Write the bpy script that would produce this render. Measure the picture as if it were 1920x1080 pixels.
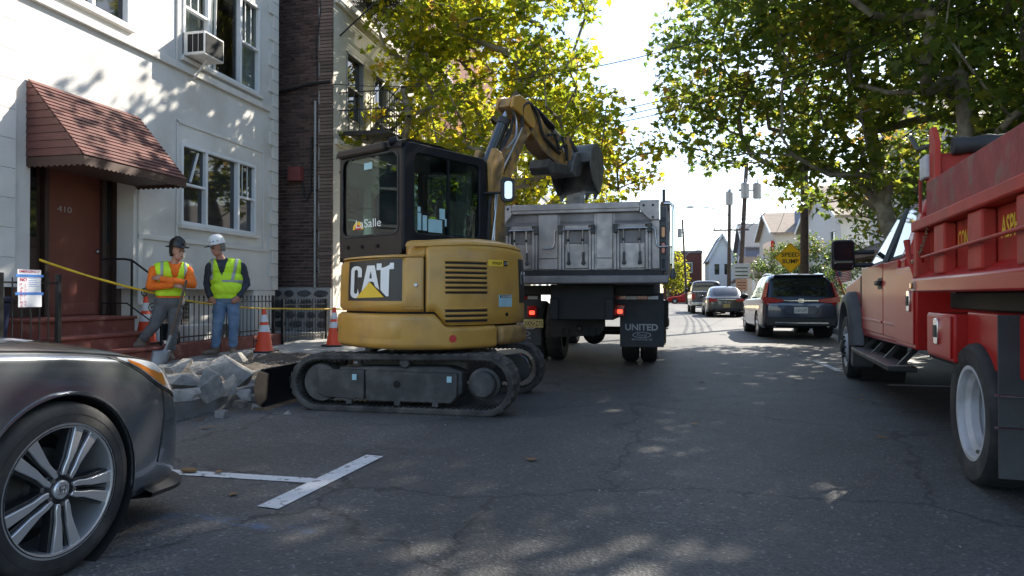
import bpy, bmesh, math, random
import numpy as np
from mathutils import Vector, Matrix, noise
R = math.radians
scene = bpy.context.scene
for o in list(bpy.data.objects): bpy.data.objects.remove(o)
col = scene.collection
# ---------------------------------------------------------------- camera, sky, sun, exposure
cam_d = bpy.data.cameras.new('camera'); cam = bpy.data.objects.new('camera', cam_d); col.objects.link(cam)
cam_d.sensor_width = 36; cam_d.lens = 24.0; cam_d.clip_start = 0.05; cam_d.clip_end = 3000
cam.location = (0, 0, 1.1); cam.rotation_euler = (R(90.58), 0, R(12.0))
scene.camera = cam
SUN_AZ, SUN_EL = 30.0, 37.0        # azimuth clockwise from the street direction (+Y), elevation
w = bpy.data.worlds.new('World'); scene.world = w; w.use_nodes = True
nt = w.node_tree; nt.nodes.clear()
sk = nt.nodes.new('ShaderNodeTexSky'); sk.sky_type = 'NISHITA'; sk.sun_disc = False
sk.sun_elevation = R(SUN_EL); sk.sun_rotation = R(SUN_AZ); sk.air_density = 1.0; sk.dust_density = 0.6; sk.ozone_density = 1.0
bg = nt.nodes.new('ShaderNodeBackground'); bg.inputs[1].default_value = 0.125
wo = nt.nodes.new('ShaderNodeOutputWorld')
nt.links.new(sk.outputs[0], bg.inputs[0]); nt.links.new(bg.outputs[0], wo.inputs[0])
sd = bpy.data.lights.new('sun', 'SUN'); sd.energy = 4.9; sd.angle = R(0.53); sd.color = (1.0, 0.925, 0.80)
sun = bpy.data.objects.new('sun', sd); col.objects.link(sun)
sv = Vector((math.sin(R(SUN_AZ))*math.cos(R(SUN_EL)), math.cos(R(SUN_AZ))*math.cos(R(SUN_EL)), math.sin(R(SUN_EL))))
sun.rotation_euler = sv.to_track_quat('Z', 'Y').to_euler(); sun.location = sv*60
vs = scene.view_settings; vs.view_transform = 'Standard'; vs.look = 'None'; vs.exposure = 1.33; vs.gamma = 1.0; vs.use_curve_mapping = False
scene.render.engine = 'CYCLES'
scene.cycles.max_bounces = 7; scene.cycles.diffuse_bounces = 3; scene.cycles.glossy_bounces = 3
scene.cycles.transmission_bounces = 4; scene.cycles.transparent_max_bounces = 8
random.seed(7); np.random.seed(7)
rnd = random.uniform

# ---------------------------------------------------------------- materials
MATS = {}
def M(name, colr, rough=.6, metal=0., var=.12, vs=6., bump=0., bs=60., coat=0., col2=None, c2s=3., c2t=.55, c2w=.1, spec=.5, det=4, world=False, rv=0., emit=0., island=0.):
    m = bpy.data.materials.new(name); m.use_nodes = True; n = m.node_tree.nodes; l = m.node_tree.links
    b = n['Principled BSDF']; b.inputs['Roughness'].default_value = rough; b.inputs['Metallic'].default_value = metal
    b.inputs['Coat Weight'].default_value = coat; b.inputs['Coat Roughness'].default_value = .06; b.inputs['Specular IOR Level'].default_value = spec
    geo = n.new('ShaderNodeNewGeometry'); tc = n.new('ShaderNodeTexCoord')
    vec = geo.outputs['Position'] if world else tc.outputs['Object']
    def nz(s, d=4):
        t = n.new('ShaderNodeTexNoise'); t.inputs['Scale'].default_value = s; t.inputs['Detail'].default_value = d; l.new(vec, t.inputs['Vector']); return t
    c = (*colr, 1)
    cur = None
    if col2 is not None:
        t = nz(c2s, 6); r = n.new('ShaderNodeMapRange'); r.inputs[1].default_value = c2t-c2w; r.inputs[2].default_value = c2t+c2w; l.new(t.outputs[0], r.inputs[0])
        mx = n.new('ShaderNodeMix'); mx.data_type = 'RGBA'; mx.inputs[6].default_value = c; mx.inputs[7].default_value = (*col2, 1); l.new(r.outputs[0], mx.inputs[0]); cur = mx.outputs[2]
    if var or island:
        hs = n.new('ShaderNodeHueSaturation')
        if cur: l.new(cur, hs.inputs['Color'])
        else: hs.inputs['Color'].default_value = c
        t = nz(vs, det); r = n.new('ShaderNodeMapRange'); r.inputs[1].default_value = .25; r.inputs[2].default_value = .75
        r.inputs[3].default_value = 1-var; r.inputs[4].default_value = 1+var; l.new(t.outputs[0], r.inputs[0])
        val = r.outputs[0]
        if island:
            r2 = n.new('ShaderNodeMapRange'); r2.inputs[3].default_value = 1-island; r2.inputs[4].default_value = 1+island
            oi = n.new('ShaderNodeObjectInfo'); ad = n.new('ShaderNodeMath'); ad.operation = 'ADD'; l.new(geo.outputs['Random Per Island'], ad.inputs[0]); l.new(oi.outputs['Random'], ad.inputs[1])
            fr = n.new('ShaderNodeMath'); fr.operation = 'FRACT'; l.new(ad.outputs[0], fr.inputs[0]); l.new(fr.outputs[0], r2.inputs[0])
            mu = n.new('ShaderNodeMath'); mu.operation = 'MULTIPLY'; l.new(val, mu.inputs[0]); l.new(r2.outputs[0], mu.inputs[1]); val = mu.outputs[0]
        l.new(val, hs.inputs['Value']); cur = hs.outputs[0]
    if cur: l.new(cur, b.inputs['Base Color'])
    else: b.inputs['Base Color'].default_value = c
    if rv:
        t = nz(vs*2.3, 5); r = n.new('ShaderNodeMapRange'); r.inputs[1].default_value = .3; r.inputs[2].default_value = .7; r.inputs[3].default_value = max(0, rough-rv); r.inputs[4].default_value = min(1, rough+rv)
        l.new(t.outputs[0], r.inputs[0]); l.new(r.outputs[0], b.inputs['Roughness'])
    if bump:
        t = nz(bs, 5); bp = n.new('ShaderNodeBump'); bp.inputs['Strength'].default_value = bump; bp.inputs['Distance'].default_value = .01
        l.new(t.outputs[0], bp.inputs['Height']); l.new(bp.outputs[0], b.inputs['Normal'])
    if emit:
        b.inputs['Emission Color'].default_value = c; b.inputs['Emission Strength'].default_value = emit
    MATS[name] = m; return m
def glass_clear(name, tint=(.8, .9, .9), refl=1.0, dirt=.08):
    m = bpy.data.materials.new(name); m.use_nodes = True; n = m.node_tree.nodes; l = m.node_tree.links; n.clear()
    o = n.new('ShaderNodeOutputMaterial'); tr = n.new('ShaderNodeBsdfTransparent'); tr.inputs[0].default_value = (*tint, 1)
    gl = n.new('ShaderNodeBsdfGlossy'); gl.inputs['Roughness'].default_value = .01
    fr = n.new('ShaderNodeLayerWeight'); fr.inputs[0].default_value = .5
    pw = n.new('ShaderNodeMath'); pw.operation = 'POWER'; pw.inputs[1].default_value = 4.0; l.new(fr.outputs['Facing'], pw.inputs[0])
    mu = n.new('ShaderNodeMath'); mu.operation = 'MULTIPLY_ADD'; mu.inputs[1].default_value = .9*refl; mu.inputs[2].default_value = .02*refl; mu.use_clamp = True; l.new(pw.outputs[0], mu.inputs[0])
    mx = n.new('ShaderNodeMixShader'); l.new(mu.outputs[0], mx.inputs[0]); l.new(tr.outputs[0], mx.inputs[1]); l.new(gl.outputs[0], mx.inputs[2])
    df = n.new('ShaderNodeBsdfDiffuse'); df.inputs[0].default_value = (.3, .3, .28, 1)
    t = n.new('ShaderNodeTexNoise'); t.inputs['Scale'].default_value = 3; t.inputs['Detail'].default_value = 6
    r = n.new('ShaderNodeMapRange'); r.inputs[1].default_value = .4; r.inputs[2].default_value = .8; r.inputs[4].default_value = dirt*2; l.new(t.outputs[0], r.inputs[0])
    m2 = n.new('ShaderNodeMixShader'); l.new(r.outputs[0], m2.inputs[0]); l.new(mx.outputs[0], m2.inputs[1]); l.new(df.outputs[0], m2.inputs[2]); l.new(m2.outputs[0], o.inputs[0])
    MATS[name] = m; return m
def leaf_mat(name, c1, c2, c3, trans=.5):
    m = bpy.data.materials.new(name); m.use_nodes = True; n = m.node_tree.nodes; l = m.node_tree.links; n.clear()
    o = n.new('ShaderNodeOutputMaterial'); geo = n.new('ShaderNodeNewGeometry'); cr = n.new('ShaderNodeValToRGB')
    e = cr.color_ramp.elements; e[0].position = 0; e[0].color = (*c1, 1); e[1].position = .93; e[1].color = (*c3, 1)
    k = e.new(.6); k.color = (*c2, 1); k2 = e.new(1.0); k2.color = (.17, .115, .03, 1)
    t = n.new('ShaderNodeTexNoise'); t.inputs['Scale'].default_value = .45; t.inputs['Detail'].default_value = 2; l.new(geo.outputs['Position'], t.inputs['Vector'])
    ma = n.new('ShaderNodeMath'); ma.operation = 'MULTIPLY_ADD'; ma.inputs[1].default_value = 1.1; ma.inputs[2].default_value = -.55; l.new(t.outputs[0], ma.inputs[0])
    mr = n.new('ShaderNodeMath'); mr.operation = 'MULTIPLY_ADD'; mr.inputs[1].default_value = .9; mr.inputs[2].default_value = .03; l.new(geo.outputs['Random Per Island'], mr.inputs[0])
    ad = n.new('ShaderNodeMath'); ad.operation = 'ADD'; ad.use_clamp = True; l.new(mr.outputs[0], ad.inputs[0]); l.new(ma.outputs[0], ad.inputs[1])
    l.new(ad.outputs[0], cr.inputs[0])
    df = n.new('ShaderNodeBsdfPrincipled'); df.inputs['Roughness'].default_value = .5; df.inputs['Specular IOR Level'].default_value = .35; l.new(cr.outputs[0], df.inputs['Base Color'])
    tl = n.new('ShaderNodeBsdfTranslucent'); hs = n.new('ShaderNodeHueSaturation'); hs.inputs['Hue'].default_value = .487; hs.inputs['Value'].default_value = 3.6; hs.inputs['Saturation'].default_value = 1.05
    l.new(cr.outputs[0], hs.inputs['Color']); l.new(hs.outputs[0], tl.inputs[0])
    mx = n.new('ShaderNodeMixShader'); mx.inputs[0].default_value = trans; l.new(df.outputs[0], mx.inputs[1]); l.new(tl.outputs[0], mx.inputs[2]); l.new(mx.outputs[0], o.inputs[0])
    MATS[name] = m; return m

# ---------------------------------------------------------------- mesh helpers
XF = Matrix.Identity(4)
class MB:
    def __init__(s): s.v = []; s.f = []
    def add(s, vs, fs):
        k = len(s.v); s.v += [Vector(p) for p in vs]; s.f += [tuple(i+k for i in f) for f in fs]; return s
    def hexa(s, p):   # 8 points, bottom loop then top loop
        return s.add(p, [(3,2,1,0),(4,5,6,7),(0,1,5,4),(1,2,6,5),(2,3,7,6),(3,0,4,7)])
    def box(s, x0, x1, y0, y1, z0, z1):
        return s.hexa([(x0,y0,z0),(x1,y0,z0),(x1,y1,z0),(x0,y1,z0),(x0,y0,z1),(x1,y0,z1),(x1,y1,z1),(x0,y1,z1)])
    def cbox(s, c, d, rz=0, rx=0, ry=0):
        m = Matrix.Translation(c) @ Matrix.Rotation(rz,4,'Z') @ Matrix.Rotation(ry,4,'Y') @ Matrix.Rotation(rx,4,'X'); a,b,e = d[0]/2,d[1]/2,d[2]/2
        return s.hexa([m@Vector(p) for p in [(-a,-b,-e),(a,-b,-e),(a,b,-e),(-a,b,-e),(-a,-b,e),(a,-b,e),(a,b,e),(-a,b,e)]])
    def beam(s, p0, p1, wd, ht, up=(0,0,1)):
        p0,p1,up = Vector(p0),Vector(p1),Vector(up); d=(p1-p0).normalized(); x=d.cross(up)
        if x.length<1e-5: x=d.cross(Vector((1,0,0)))
        x.normalize(); u=x.cross(d); x*=wd/2; u*=ht/2
        return s.hexa([p0-x-u,p0+x-u,p1+x-u,p1-x-u,p0-x+u,p0+x+u,p1+x+u,p1-x+u])
    def cyl(s, p0, p1, r0, r1=None, n=12, caps=True):
        p0,p1 = Vector(p0),Vector(p1); r1 = r0 if r1 is None else r1; d=(p1-p0).normalized()
        x = d.orthogonal().normalized(); y = d.cross(x); vs=[]
        for p,r in ((p0,r0),(p1,r1)):
            for i in range(n):
                a=2*math.pi*i/n; vs.append(p+x*math.cos(a)*r+y*math.sin(a)*r)
        fs=[(i,(i+1)%n,n+(i+1)%n,n+i) for i in range(n)]
        if caps: fs += [tuple(range(n))[::-1], tuple(range(n,2*n))]
        return s.add(vs,fs)
    def tube(s, pts, r, n=8, closed=False):
        pts=[Vector(p) for p in pts]; N=len(pts); rs = r if isinstance(r,(list,tuple)) else [r]*N; vs=[]; ref=None
        for i,p in enumerate(pts):
            d = (pts[(i+1)%N]-pts[i-1]) if closed else (pts[min(i+1,N-1)]-pts[max(i-1,0)])
            d.normalize()
            if ref is None: ref=d.orthogonal().normalized()
            ref=(ref-d*ref.dot(d)); ref = ref.normalized() if ref.length>1e-6 else d.orthogonal().normalized()
            y=d.cross(ref)
            for k in range(n):
                a=2*math.pi*k/n; vs.append(p+ref*math.cos(a)*rs[i]+y*math.sin(a)*rs[i])
        fs=[]
        for i in range(N if closed else N-1):
            j=(i+1)%N
            for k in range(n): fs.append((i*n+k,i*n+(k+1)%n,j*n+(k+1)%n,j*n+k))
        if not closed: fs += [tuple(range(n))[::-1], tuple(range((N-1)*n,N*n))]
        return s.add(vs,fs)
    def prism(s, poly, o=(0,0,0), u=(1,0,0), v=(0,0,1), w=(0,1,0), d=.01, taper=0):
        o,u,v,w=Vector(o),Vector(u),Vector(v),Vector(w); n=len(poly)
        cx=sum(p[0] for p in poly)/n; cy=sum(p[1] for p in poly)/n
        a=[o+u*p[0]+v*p[1] for p in poly]; b=[o+u*(cx+(p[0]-cx)*(1-taper))+v*(cy+(p[1]-cy)*(1-taper))+w*d for p in poly]
        return s.add(a+b,[tuple(range(n))[::-1],tuple(range(n,2*n))]+[(i,(i+1)%n,n+(i+1)%n,n+i) for i in range(n)])
    def lathe(s, prof, o=(0,0,0), ax=(0,0,1), n=24, a0=0, a1=2*math.pi):
        o,ax=Vector(o),Vector(ax).normalized(); x=ax.orthogonal().normalized(); y=ax.cross(x); full=abs(a1-a0-2*math.pi)<1e-6; vs=[]; m=n if full else n+1
        for r,h in prof:
            for i in range(m):
                a=a0+(a1-a0)*i/n; vs.append(o+ax*h+x*math.cos(a)*r+y*math.sin(a)*r)
        fs=[]
        for j in range(len(prof)-1):
            for i in range(n):
                k=(i+1)%m if full else i+1; fs.append((j*m+i,j*m+k,(j+1)*m+k,(j+1)*m+i))
        return s.add(vs,fs)
    def grid(s, P, flip=False):
        R_,C=len(P),len(P[0]); fs=[]
        for i in range(R_-1):
            for j in range(C-1):
                q=(i*C+j,i*C+j+1,(i+1)*C+j+1,(i+1)*C+j); fs.append(q[::-1] if flip else q)
        return s.add([p for r in P for p in r],fs)
    def ell(s, c, r, n=10, m=7, rot=None):
        c=Vector(c); vs=[]; fs=[]
        for j in range(m+1):
            t=math.pi*j/m
            for i in range(n):
                a=2*math.pi*i/n; p=Vector((math.sin(t)*math.cos(a)*r[0],math.sin(t)*math.sin(a)*r[1],math.cos(t)*r[2]))
                if rot: p=rot@p
                vs.append(c+p)
        for j in range(m):
            for i in range(n): fs.append((j*n+i,(j+1)*n+i,(j+1)*n+(i+1)%n,j*n+(i+1)%n))
        return s.add(vs,fs)
    def xf(s, m): s.v=[m@p for p in s.v]; return s
    def mesh(s, name, mat=None, smooth=38):
        me=bpy.data.meshes.new(name); me.from_pydata([XF@p for p in s.v],[],s.f)
        bm=bmesh.new(); bm.from_mesh(me); bmesh.ops.remove_doubles(bm,verts=bm.verts,dist=1e-5); bmesh.ops.recalc_face_normals(bm,faces=bm.faces); bm.to_mesh(me); bm.free()
        if mat: me.materials.append(MATS[mat])
        if smooth:
            me.polygons.foreach_set('use_smooth',[True]*len(me.polygons)); me.set_sharp_from_angle(angle=R(smooth))
        return me
    def build(s, name, mat, parent=None, bevel=0, smooth=38, seg=2, **kw):
        o=bpy.data.objects.new(name,s.mesh(name,mat,smooth)); col.objects.link(o)
        if parent: o.parent=parent
        if bevel:
            b=o.modifiers.new('bevel','BEVEL'); b.width=bevel; b.segments=seg; b.limit_method='ANGLE'; b.angle_limit=R(40); b.harden_normals=False
        tag(o,**kw); return o
def tag(o, label=None, cat=None, group=None, kind=None):
    if label: o['label']=label
    if cat: o['category']=cat
    if group: o['group']=group
    if kind: o['kind']=kind
    return o
def empty(name, loc=(0,0,0), rz=0, label=None, cat=None, group=None):
    o=bpy.data.objects.new(name,None); col.objects.link(o); o.location=loc; o.rotation_euler=(0,0,rz); o.empty_display_size=.2
    return tag(o,label,cat,group)
def inst(name, me, parent=None, loc=(0,0,0), rot=(0,0,0), sc=(1,1,1)):
    o=bpy.data.objects.new(name,me); col.objects.link(o); o.location=loc; o.rotation_euler=rot; o.scale=sc
    if parent: o.parent=parent
    return o
def kids(o): return [c for c in bpy.data.objects if c.parent==o]
def copy_tree(o, parent=None):
    c=o.copy(); col.objects.link(c)
    if parent: c.parent=parent
    for k in kids(o): copy_tree(k,c)
    return c
def text(s, name, mat, parent, o, u, v, width=None, height=None, depth=.002, bold=0., space=1.0, shear=0.):
    cu=bpy.data.curves.new('t','FONT'); cu.body=s; cu.size=1; cu.extrude=0; cu.offset=bold; cu.space_character=space; cu.shear=shear; cu.resolution_u=3
    ob=bpy.data.objects.new('t',cu); col.objects.link(ob); dg=bpy.context.evaluated_depsgraph_get(); me=bpy.data.meshes.new_from_object(ob.evaluated_get(dg))
    bpy.data.objects.remove(ob); bpy.data.curves.remove(cu)
    a=np.array([p.co[:] for p in me.vertices]); 
    if len(a)==0: return None
    mn,mx_=a.min(0),a.max(0); sx=(width/(mx_[0]-mn[0])) if width else None; sy=(height/(mx_[1]-mn[1])) if height else None
    sx=sx or sy; sy=sy or sx
    u,v=Vector(u).normalized(),Vector(v).normalized(); nn=u.cross(v); o=Vector(o)
    for p in me.vertices:
        q=o+u*((p.co.x-mn[0])*sx)+v*((p.co.y-mn[1])*sy)+nn*depth; p.co=XF@q
    me.name=name; me.materials.clear(); me.materials.append(MATS[mat])
    ob=bpy.data.objects.new(name,me); col.objects.link(ob)
    if parent: ob.parent=parent
    return ob
def rrect(w, h, r, n=4, cx=0, cy=0):
    p=[]
    for sx,sy,a0 in ((1,1,0),(-1,1,90),(-1,-1,180),(1,-1,270)):
        for i in range(n+1):
            a=R(a0+90*i/n); p.append((cx+sx*(w/2-r)+r*math.cos(a), cy+sy*(h/2-r)+r*math.sin(a)))
    return p
def cr(pts, n):   # Catmull-Rom through points (tuples of any dimension)
    P=[np.array(p,float) for p in pts]; out=[]
    for i in range(len(P)-1):
        a=P[i-1] if i>0 else 2*P[i]-P[i+1]; b,c=P[i],P[i+1]; d=P[i+2] if i+2<len(P) else 2*c-b
        for k in range(n):
            t=k/n; out.append(.5*((2*b)+(c-a)*t+(2*a-5*b+4*c-d)*t*t+(3*b-a-3*c+d)*t**3))
    out.append(P[-1]); return out
def ring(poly, inner, mb, o, u, v, w, d):   # frame between two loops of equal length, extruded
    o,u,v,w=Vector(o),Vector(u),Vector(v),Vector(w); n=len(poly)
    A=[o+u*p[0]+v*p[1] for p in poly]; B=[o+u*p[0]+v*p[1] for p in inner]; A2=[p+w*d for p in A]; B2=[p+w*d for p in B]
    f=[]
    for i in range(n):
        j=(i+1)%n; f += [(i,j,n+j,n+i),(2*n+i,3*n+i,3*n+j,2*n+j),(i,2*n+i,2*n+j,j),(n+i,n+j,3*n+j,3*n+i)]
    return mb.add(A+B+A2+B2,f)
def boolean(o, cutters):
    for c in cutters:
        m=o.modifiers.new('cut','BOOLEAN'); m.operation='DIFFERENCE'; m.solver='EXACT'; m.object=c
    dg=bpy.context.evaluated_depsgraph_get(); me=bpy.data.meshes.new_from_object(o.evaluated_get(dg)); o.modifiers.clear(); o.data=me
    me.polygons.foreach_set('use_smooth',[True]*len(me.polygons)); me.set_sharp_from_angle(angle=R(32))
    for c in cutters: bpy.data.objects.remove(c)
# ---------------------------------------------------------------- palette
M('stucco',(.66,.645,.615),.9,var=.07,vs=1.4,bump=.35,bs=70,col2=(.52,.49,.45),c2s=1.1,c2t=.60,c2w=.14)
M('stucco_trim',(.64,.62,.585),.85,var=.09,vs=3,bump=.25,bs=70)
M('white_frame',(.72,.73,.74),.45,var=.05)
M('win_glass',(.018,.022,.025),.04,var=.3,vs=2,spec=.9)
M('curtain',(.55,.54,.50),.9,var=.25,vs=9)
M('roof_red',(.125,.046,.038),.55,var=.22,vs=5,island=.12)
M('canopy_dark',(.06,.03,.022),.6)
M('door_red',(.17,.045,.03),.5,var=.12,vs=4)
M('door_brown',(.055,.03,.024),.55,var=.2)
M('step_red',(.21,.06,.042),.75,var=.25,vs=5,bump=.2,bs=50,col2=(.30,.16,.12),c2s=5,c2t=.66)
M('iron',(.018,.018,.018),.45,var=.2,metal=.3)
M('dark_void',(.012,.012,.012),.9)
M('brick',(.085,.048,.040),.85,var=.25,vs=30,bump=.3,bs=70,island=.45)
M('mortar',(.36,.34,.32),.95,var=.2,vs=30)
M('cream',(.66,.61,.53),.85,var=.08,vs=1.5,bump=.2,bs=60)
M('brick_far',(.17,.06,.045),.9,var=.3,vs=14)
M('stone_dark',(.075,.075,.08),.85,var=.35,vs=10,bump=.4,bs=30,island=.3)
M('conduit',(.30,.29,.28),.5,metal=.4)
M('box_red',(.20,.05,.045),.6,var=.15)
M('concrete',(.34,.33,.31),.9,var=.16,vs=3,bump=.2,bs=80,col2=(.24,.23,.215),c2s=2.2,island=.08)
M('curb',(.20,.20,.20),.9,var=.2,vs=4,bump=.3,bs=60,col2=(.12,.12,.12),c2s=4)
M('rubble',(.26,.245,.222),.95,var=.35,vs=16,bump=.9,bs=45,col2=(.20,.19,.175),c2s=4,c2t=.56,island=.12)
M('dirt',(.070,.057,.046),.95,var=.35,vs=12,bump=.8,bs=40)
M('paint_white',(.60,.60,.60),.85,var=.12,vs=9,bump=.3,bs=90,col2=(.16,.16,.165),c2s=22,c2t=.62,c2w=.05)
M('rubber',(.022,.022,.023),.75,var=.25,vs=12,bump=.15,bs=60,col2=(.05,.048,.045),c2s=7)
M('rubber_track',(.032,.030,.028),.85,var=.3,vs=14,bump=.3,bs=70,col2=(.10,.092,.082),c2s=5,c2t=.54,c2w=.16)
M('steel_dark',(.055,.054,.052),.6,metal=.3,var=.25,vs=8,bump=.1,col2=(.10,.095,.088),c2s=6)
M('cat_yellow',(.49,.26,.048),.38,var=.10,vs=5,coat=.1,rv=.10,bump=.03,bs=9,col2=(.36,.20,.06),c2s=3.0,c2t=.60,c2w=.12)
M('cat_worn',(.36,.20,.055),.55,var=.22,vs=9,col2=(.10,.075,.05),c2s=5,c2t=.56,c2w=.14)
M('cab_black',(.007,.008,.012),.5,var=.2,spec=.22)
M('cab_brown',(.026,.019,.017),.5,var=.2,spec=.3)
M('decal_black',(.02,.018,.017),.4)
M('decal_white',(.75,.75,.74),.45,var=.04)
M('decal_yellow',(.80,.52,.03),.45,var=.04)
M('decal_grey',(.42,.42,.42),.6)
M('red_dot',(.55,.035,.025),.5)
M('chrome',(.72,.73,.74),.14,metal=1,var=.05)
M('steel',(.45,.45,.46),.35,metal=1,var=.12)
M('worn_bucket',(.12,.118,.115),.5,metal=.5,var=.3,vs=9,bump=.2,col2=(.16,.155,.15),c2s=6)
M('blade_rust',(.17,.105,.06),.75,var=.3,vs=9,bump=.3)
M('seat_black',(.015,.015,.016),.7)
M('sticker',(.35,.55,.60),.6)
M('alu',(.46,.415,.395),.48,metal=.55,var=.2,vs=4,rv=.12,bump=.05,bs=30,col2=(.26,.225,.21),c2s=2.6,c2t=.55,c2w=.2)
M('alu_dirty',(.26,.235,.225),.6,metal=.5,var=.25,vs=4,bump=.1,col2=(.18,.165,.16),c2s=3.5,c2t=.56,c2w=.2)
M('chassis',(.014,.014,.014),.6,var=.3)
M('flap',(.045,.047,.05),.7,var=.2,vs=10)
M('lens_red',(.42,.012,.01),.2,var=.05,coat=.5)
M('lens_red_on',(.9,.06,.03),.3,var=0,emit=1.2)
M('lens_amber',(.55,.17,.02),.2,var=.05,coat=.5)
M('lens_clear',(.62,.63,.62),.12,var=.05,coat=.5)
M('plate_yellow',(.62,.48,.17),.5)
M('truck_red',(.40,.018,.015),.34,var=.07,vs=2,coat=.06,spec=.28)
M('truck_red_worn',(.42,.040,.028),.55,var=.16,vs=5,spec=.2,bump=.06,col2=(.24,.06,.045),c2s=3,c2t=.6,c2w=.2)
M('board_red',(.27,.055,.05),.8,var=.2,vs=8,bump=.3,bs=40,col2=(.22,.13,.10),c2s=5,c2t=.6)
M('tarp',(.03,.03,.032),.7,var=.3,bump=.4,bs=20)
M('letter_gold',(.75,.50,.05),.5)
M('wheel_white',(.52,.52,.54),.5,var=.15,vs=6,col2=(.36,.35,.34),c2s=5)
M('plastic_black',(.02,.02,.021),.55,var=.15)
M('plastic_grey',(.07,.072,.075),.6,var=.15)
M('car_grey',(.20,.212,.23),.25,metal=.72,var=.03,coat=1.0)
M('car_blue',(.035,.045,.075),.28,metal=.6,var=.04,coat=.9)
M('car_dark',(.075,.08,.082),.3,metal=.6,var=.04,coat=.9)
M('car_brown',(.10,.09,.085),.35,metal=.5,var=.05,coat=.8)
M('car_glass',(.012,.014,.016),.03,var=.1,spec=.8)
M('alloy',(.66,.66,.67),.32,metal=.7,var=.08)
M('alloy_dark',(.05,.05,.053),.4,metal=.6,var=.1)
M('pole_wood',(.085,.06,.045),.9,var=.3,vs=6,bump=.5,bs=30)
M('metal_grey',(.36,.37,.37),.5,metal=.4,var=.1)
M('wire',(.012,.012,.012),.6)
M('sign_yellow',(.95,.56,.004),.45,var=.03)
M('sign_white',(.62,.62,.58),.5,var=.1)
M('sign_orange',(.62,.36,.22),.5,var=.1)
M('paper',(.72,.73,.76),.8,var=.06)
M('paper_red',(.5,.03,.10),.7)
M('tape_blue',(.06,.2,.55),.5)
M('tape_yellow',(.70,.45,.02),.45,var=.15,vs=14)
M('bin_blue',(.012,.02,.06),.45)
M('cone_orange',(.80,.075,.02),.5,var=.08)
M('cone_white',(.72,.72,.72),.4)
M('skin',(.44,.235,.165),.5,var=.08,vs=18)
M('skin2',(.42,.20,.145),.5,var=.10,vs=18)
M('hair',(.018,.014,.012),.7)
M('hair_grey',(.16,.15,.145),.7)
M('hivis',(.56,.86,.03),.75,var=.12,vs=9,bump=.35,bs=11)
M('hivis_stripe',(.34,.36,.36),.5,var=.1)
M('shirt_orange',(.82,.165,.012),.85,var=.12,vs=9,bump=.4,bs=12)
M('shirt_navy',(.035,.04,.058),.85,var=.2,vs=9,bump=.4,bs=12)
M('shirt_dark',(.03,.03,.03),.85)
M('jeans',(.105,.175,.29),.85,var=.22,vs=7,bump=.4,bs=14,col2=(.17,.25,.36),c2s=4)
M('pants_grey',(.105,.105,.11),.9,var=.2,vs=8,bump=.4,bs=14)
M('boot_tan',(.19,.14,.10),.8,var=.25)
M('boot_dark',(.07,.055,.045),.8,var=.25)
M('hat_black',(.015,.015,.015),.35)
M('hat_white',(.78,.78,.77),.35,var=.06)
M('wood_handle',(.11,.075,.05),.7)
M('shovel_steel',(.26,.26,.26),.5,metal=.6,var=.2)
M('ac_white',(.66,.65,.62),.5)
M('bark',(.17,.145,.115),.9,var=.3,vs=5,bump=.6,bs=14,col2=(.30,.28,.22),c2s=3.5)
M('siding_white',(.66,.66,.64),.7,var=.05)
M('siding_blue',(.17,.20,.28),.7,var=.05)
M('siding_cream',(.58,.54,.46),.7,var=.06)
M('roof_tan',(.30,.235,.185),.9,var=.2,vs=3)
M('roof_brown',(.13,.09,.07),.9,var=.2,vs=3)
M('roof_grey',(.20,.20,.20),.9,var=.2,vs=3)
M('flag_red',(.55,.02,.03),.7); M('flag_white',(.75,.75,.75),.7); M('flag_blue',(.02,.03,.12),.7)
M('grass',(.05,.075,.025),.95,var=.4,vs=8,bump=.5,bs=50)
M('leaf_dry',(.20,.115,.05),.8,var=.2)
glass_clear('cab_glass',(.50,.60,.61),1.0,.03)
glass_clear('win_clear',(.5,.55,.55),1.2,.03)
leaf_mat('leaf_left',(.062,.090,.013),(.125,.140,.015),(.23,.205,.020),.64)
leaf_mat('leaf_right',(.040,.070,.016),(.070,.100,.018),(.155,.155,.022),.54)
leaf_mat('leaf_far',(.03,.06,.015),(.05,.085,.02),(.10,.11,.02),.4)
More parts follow.
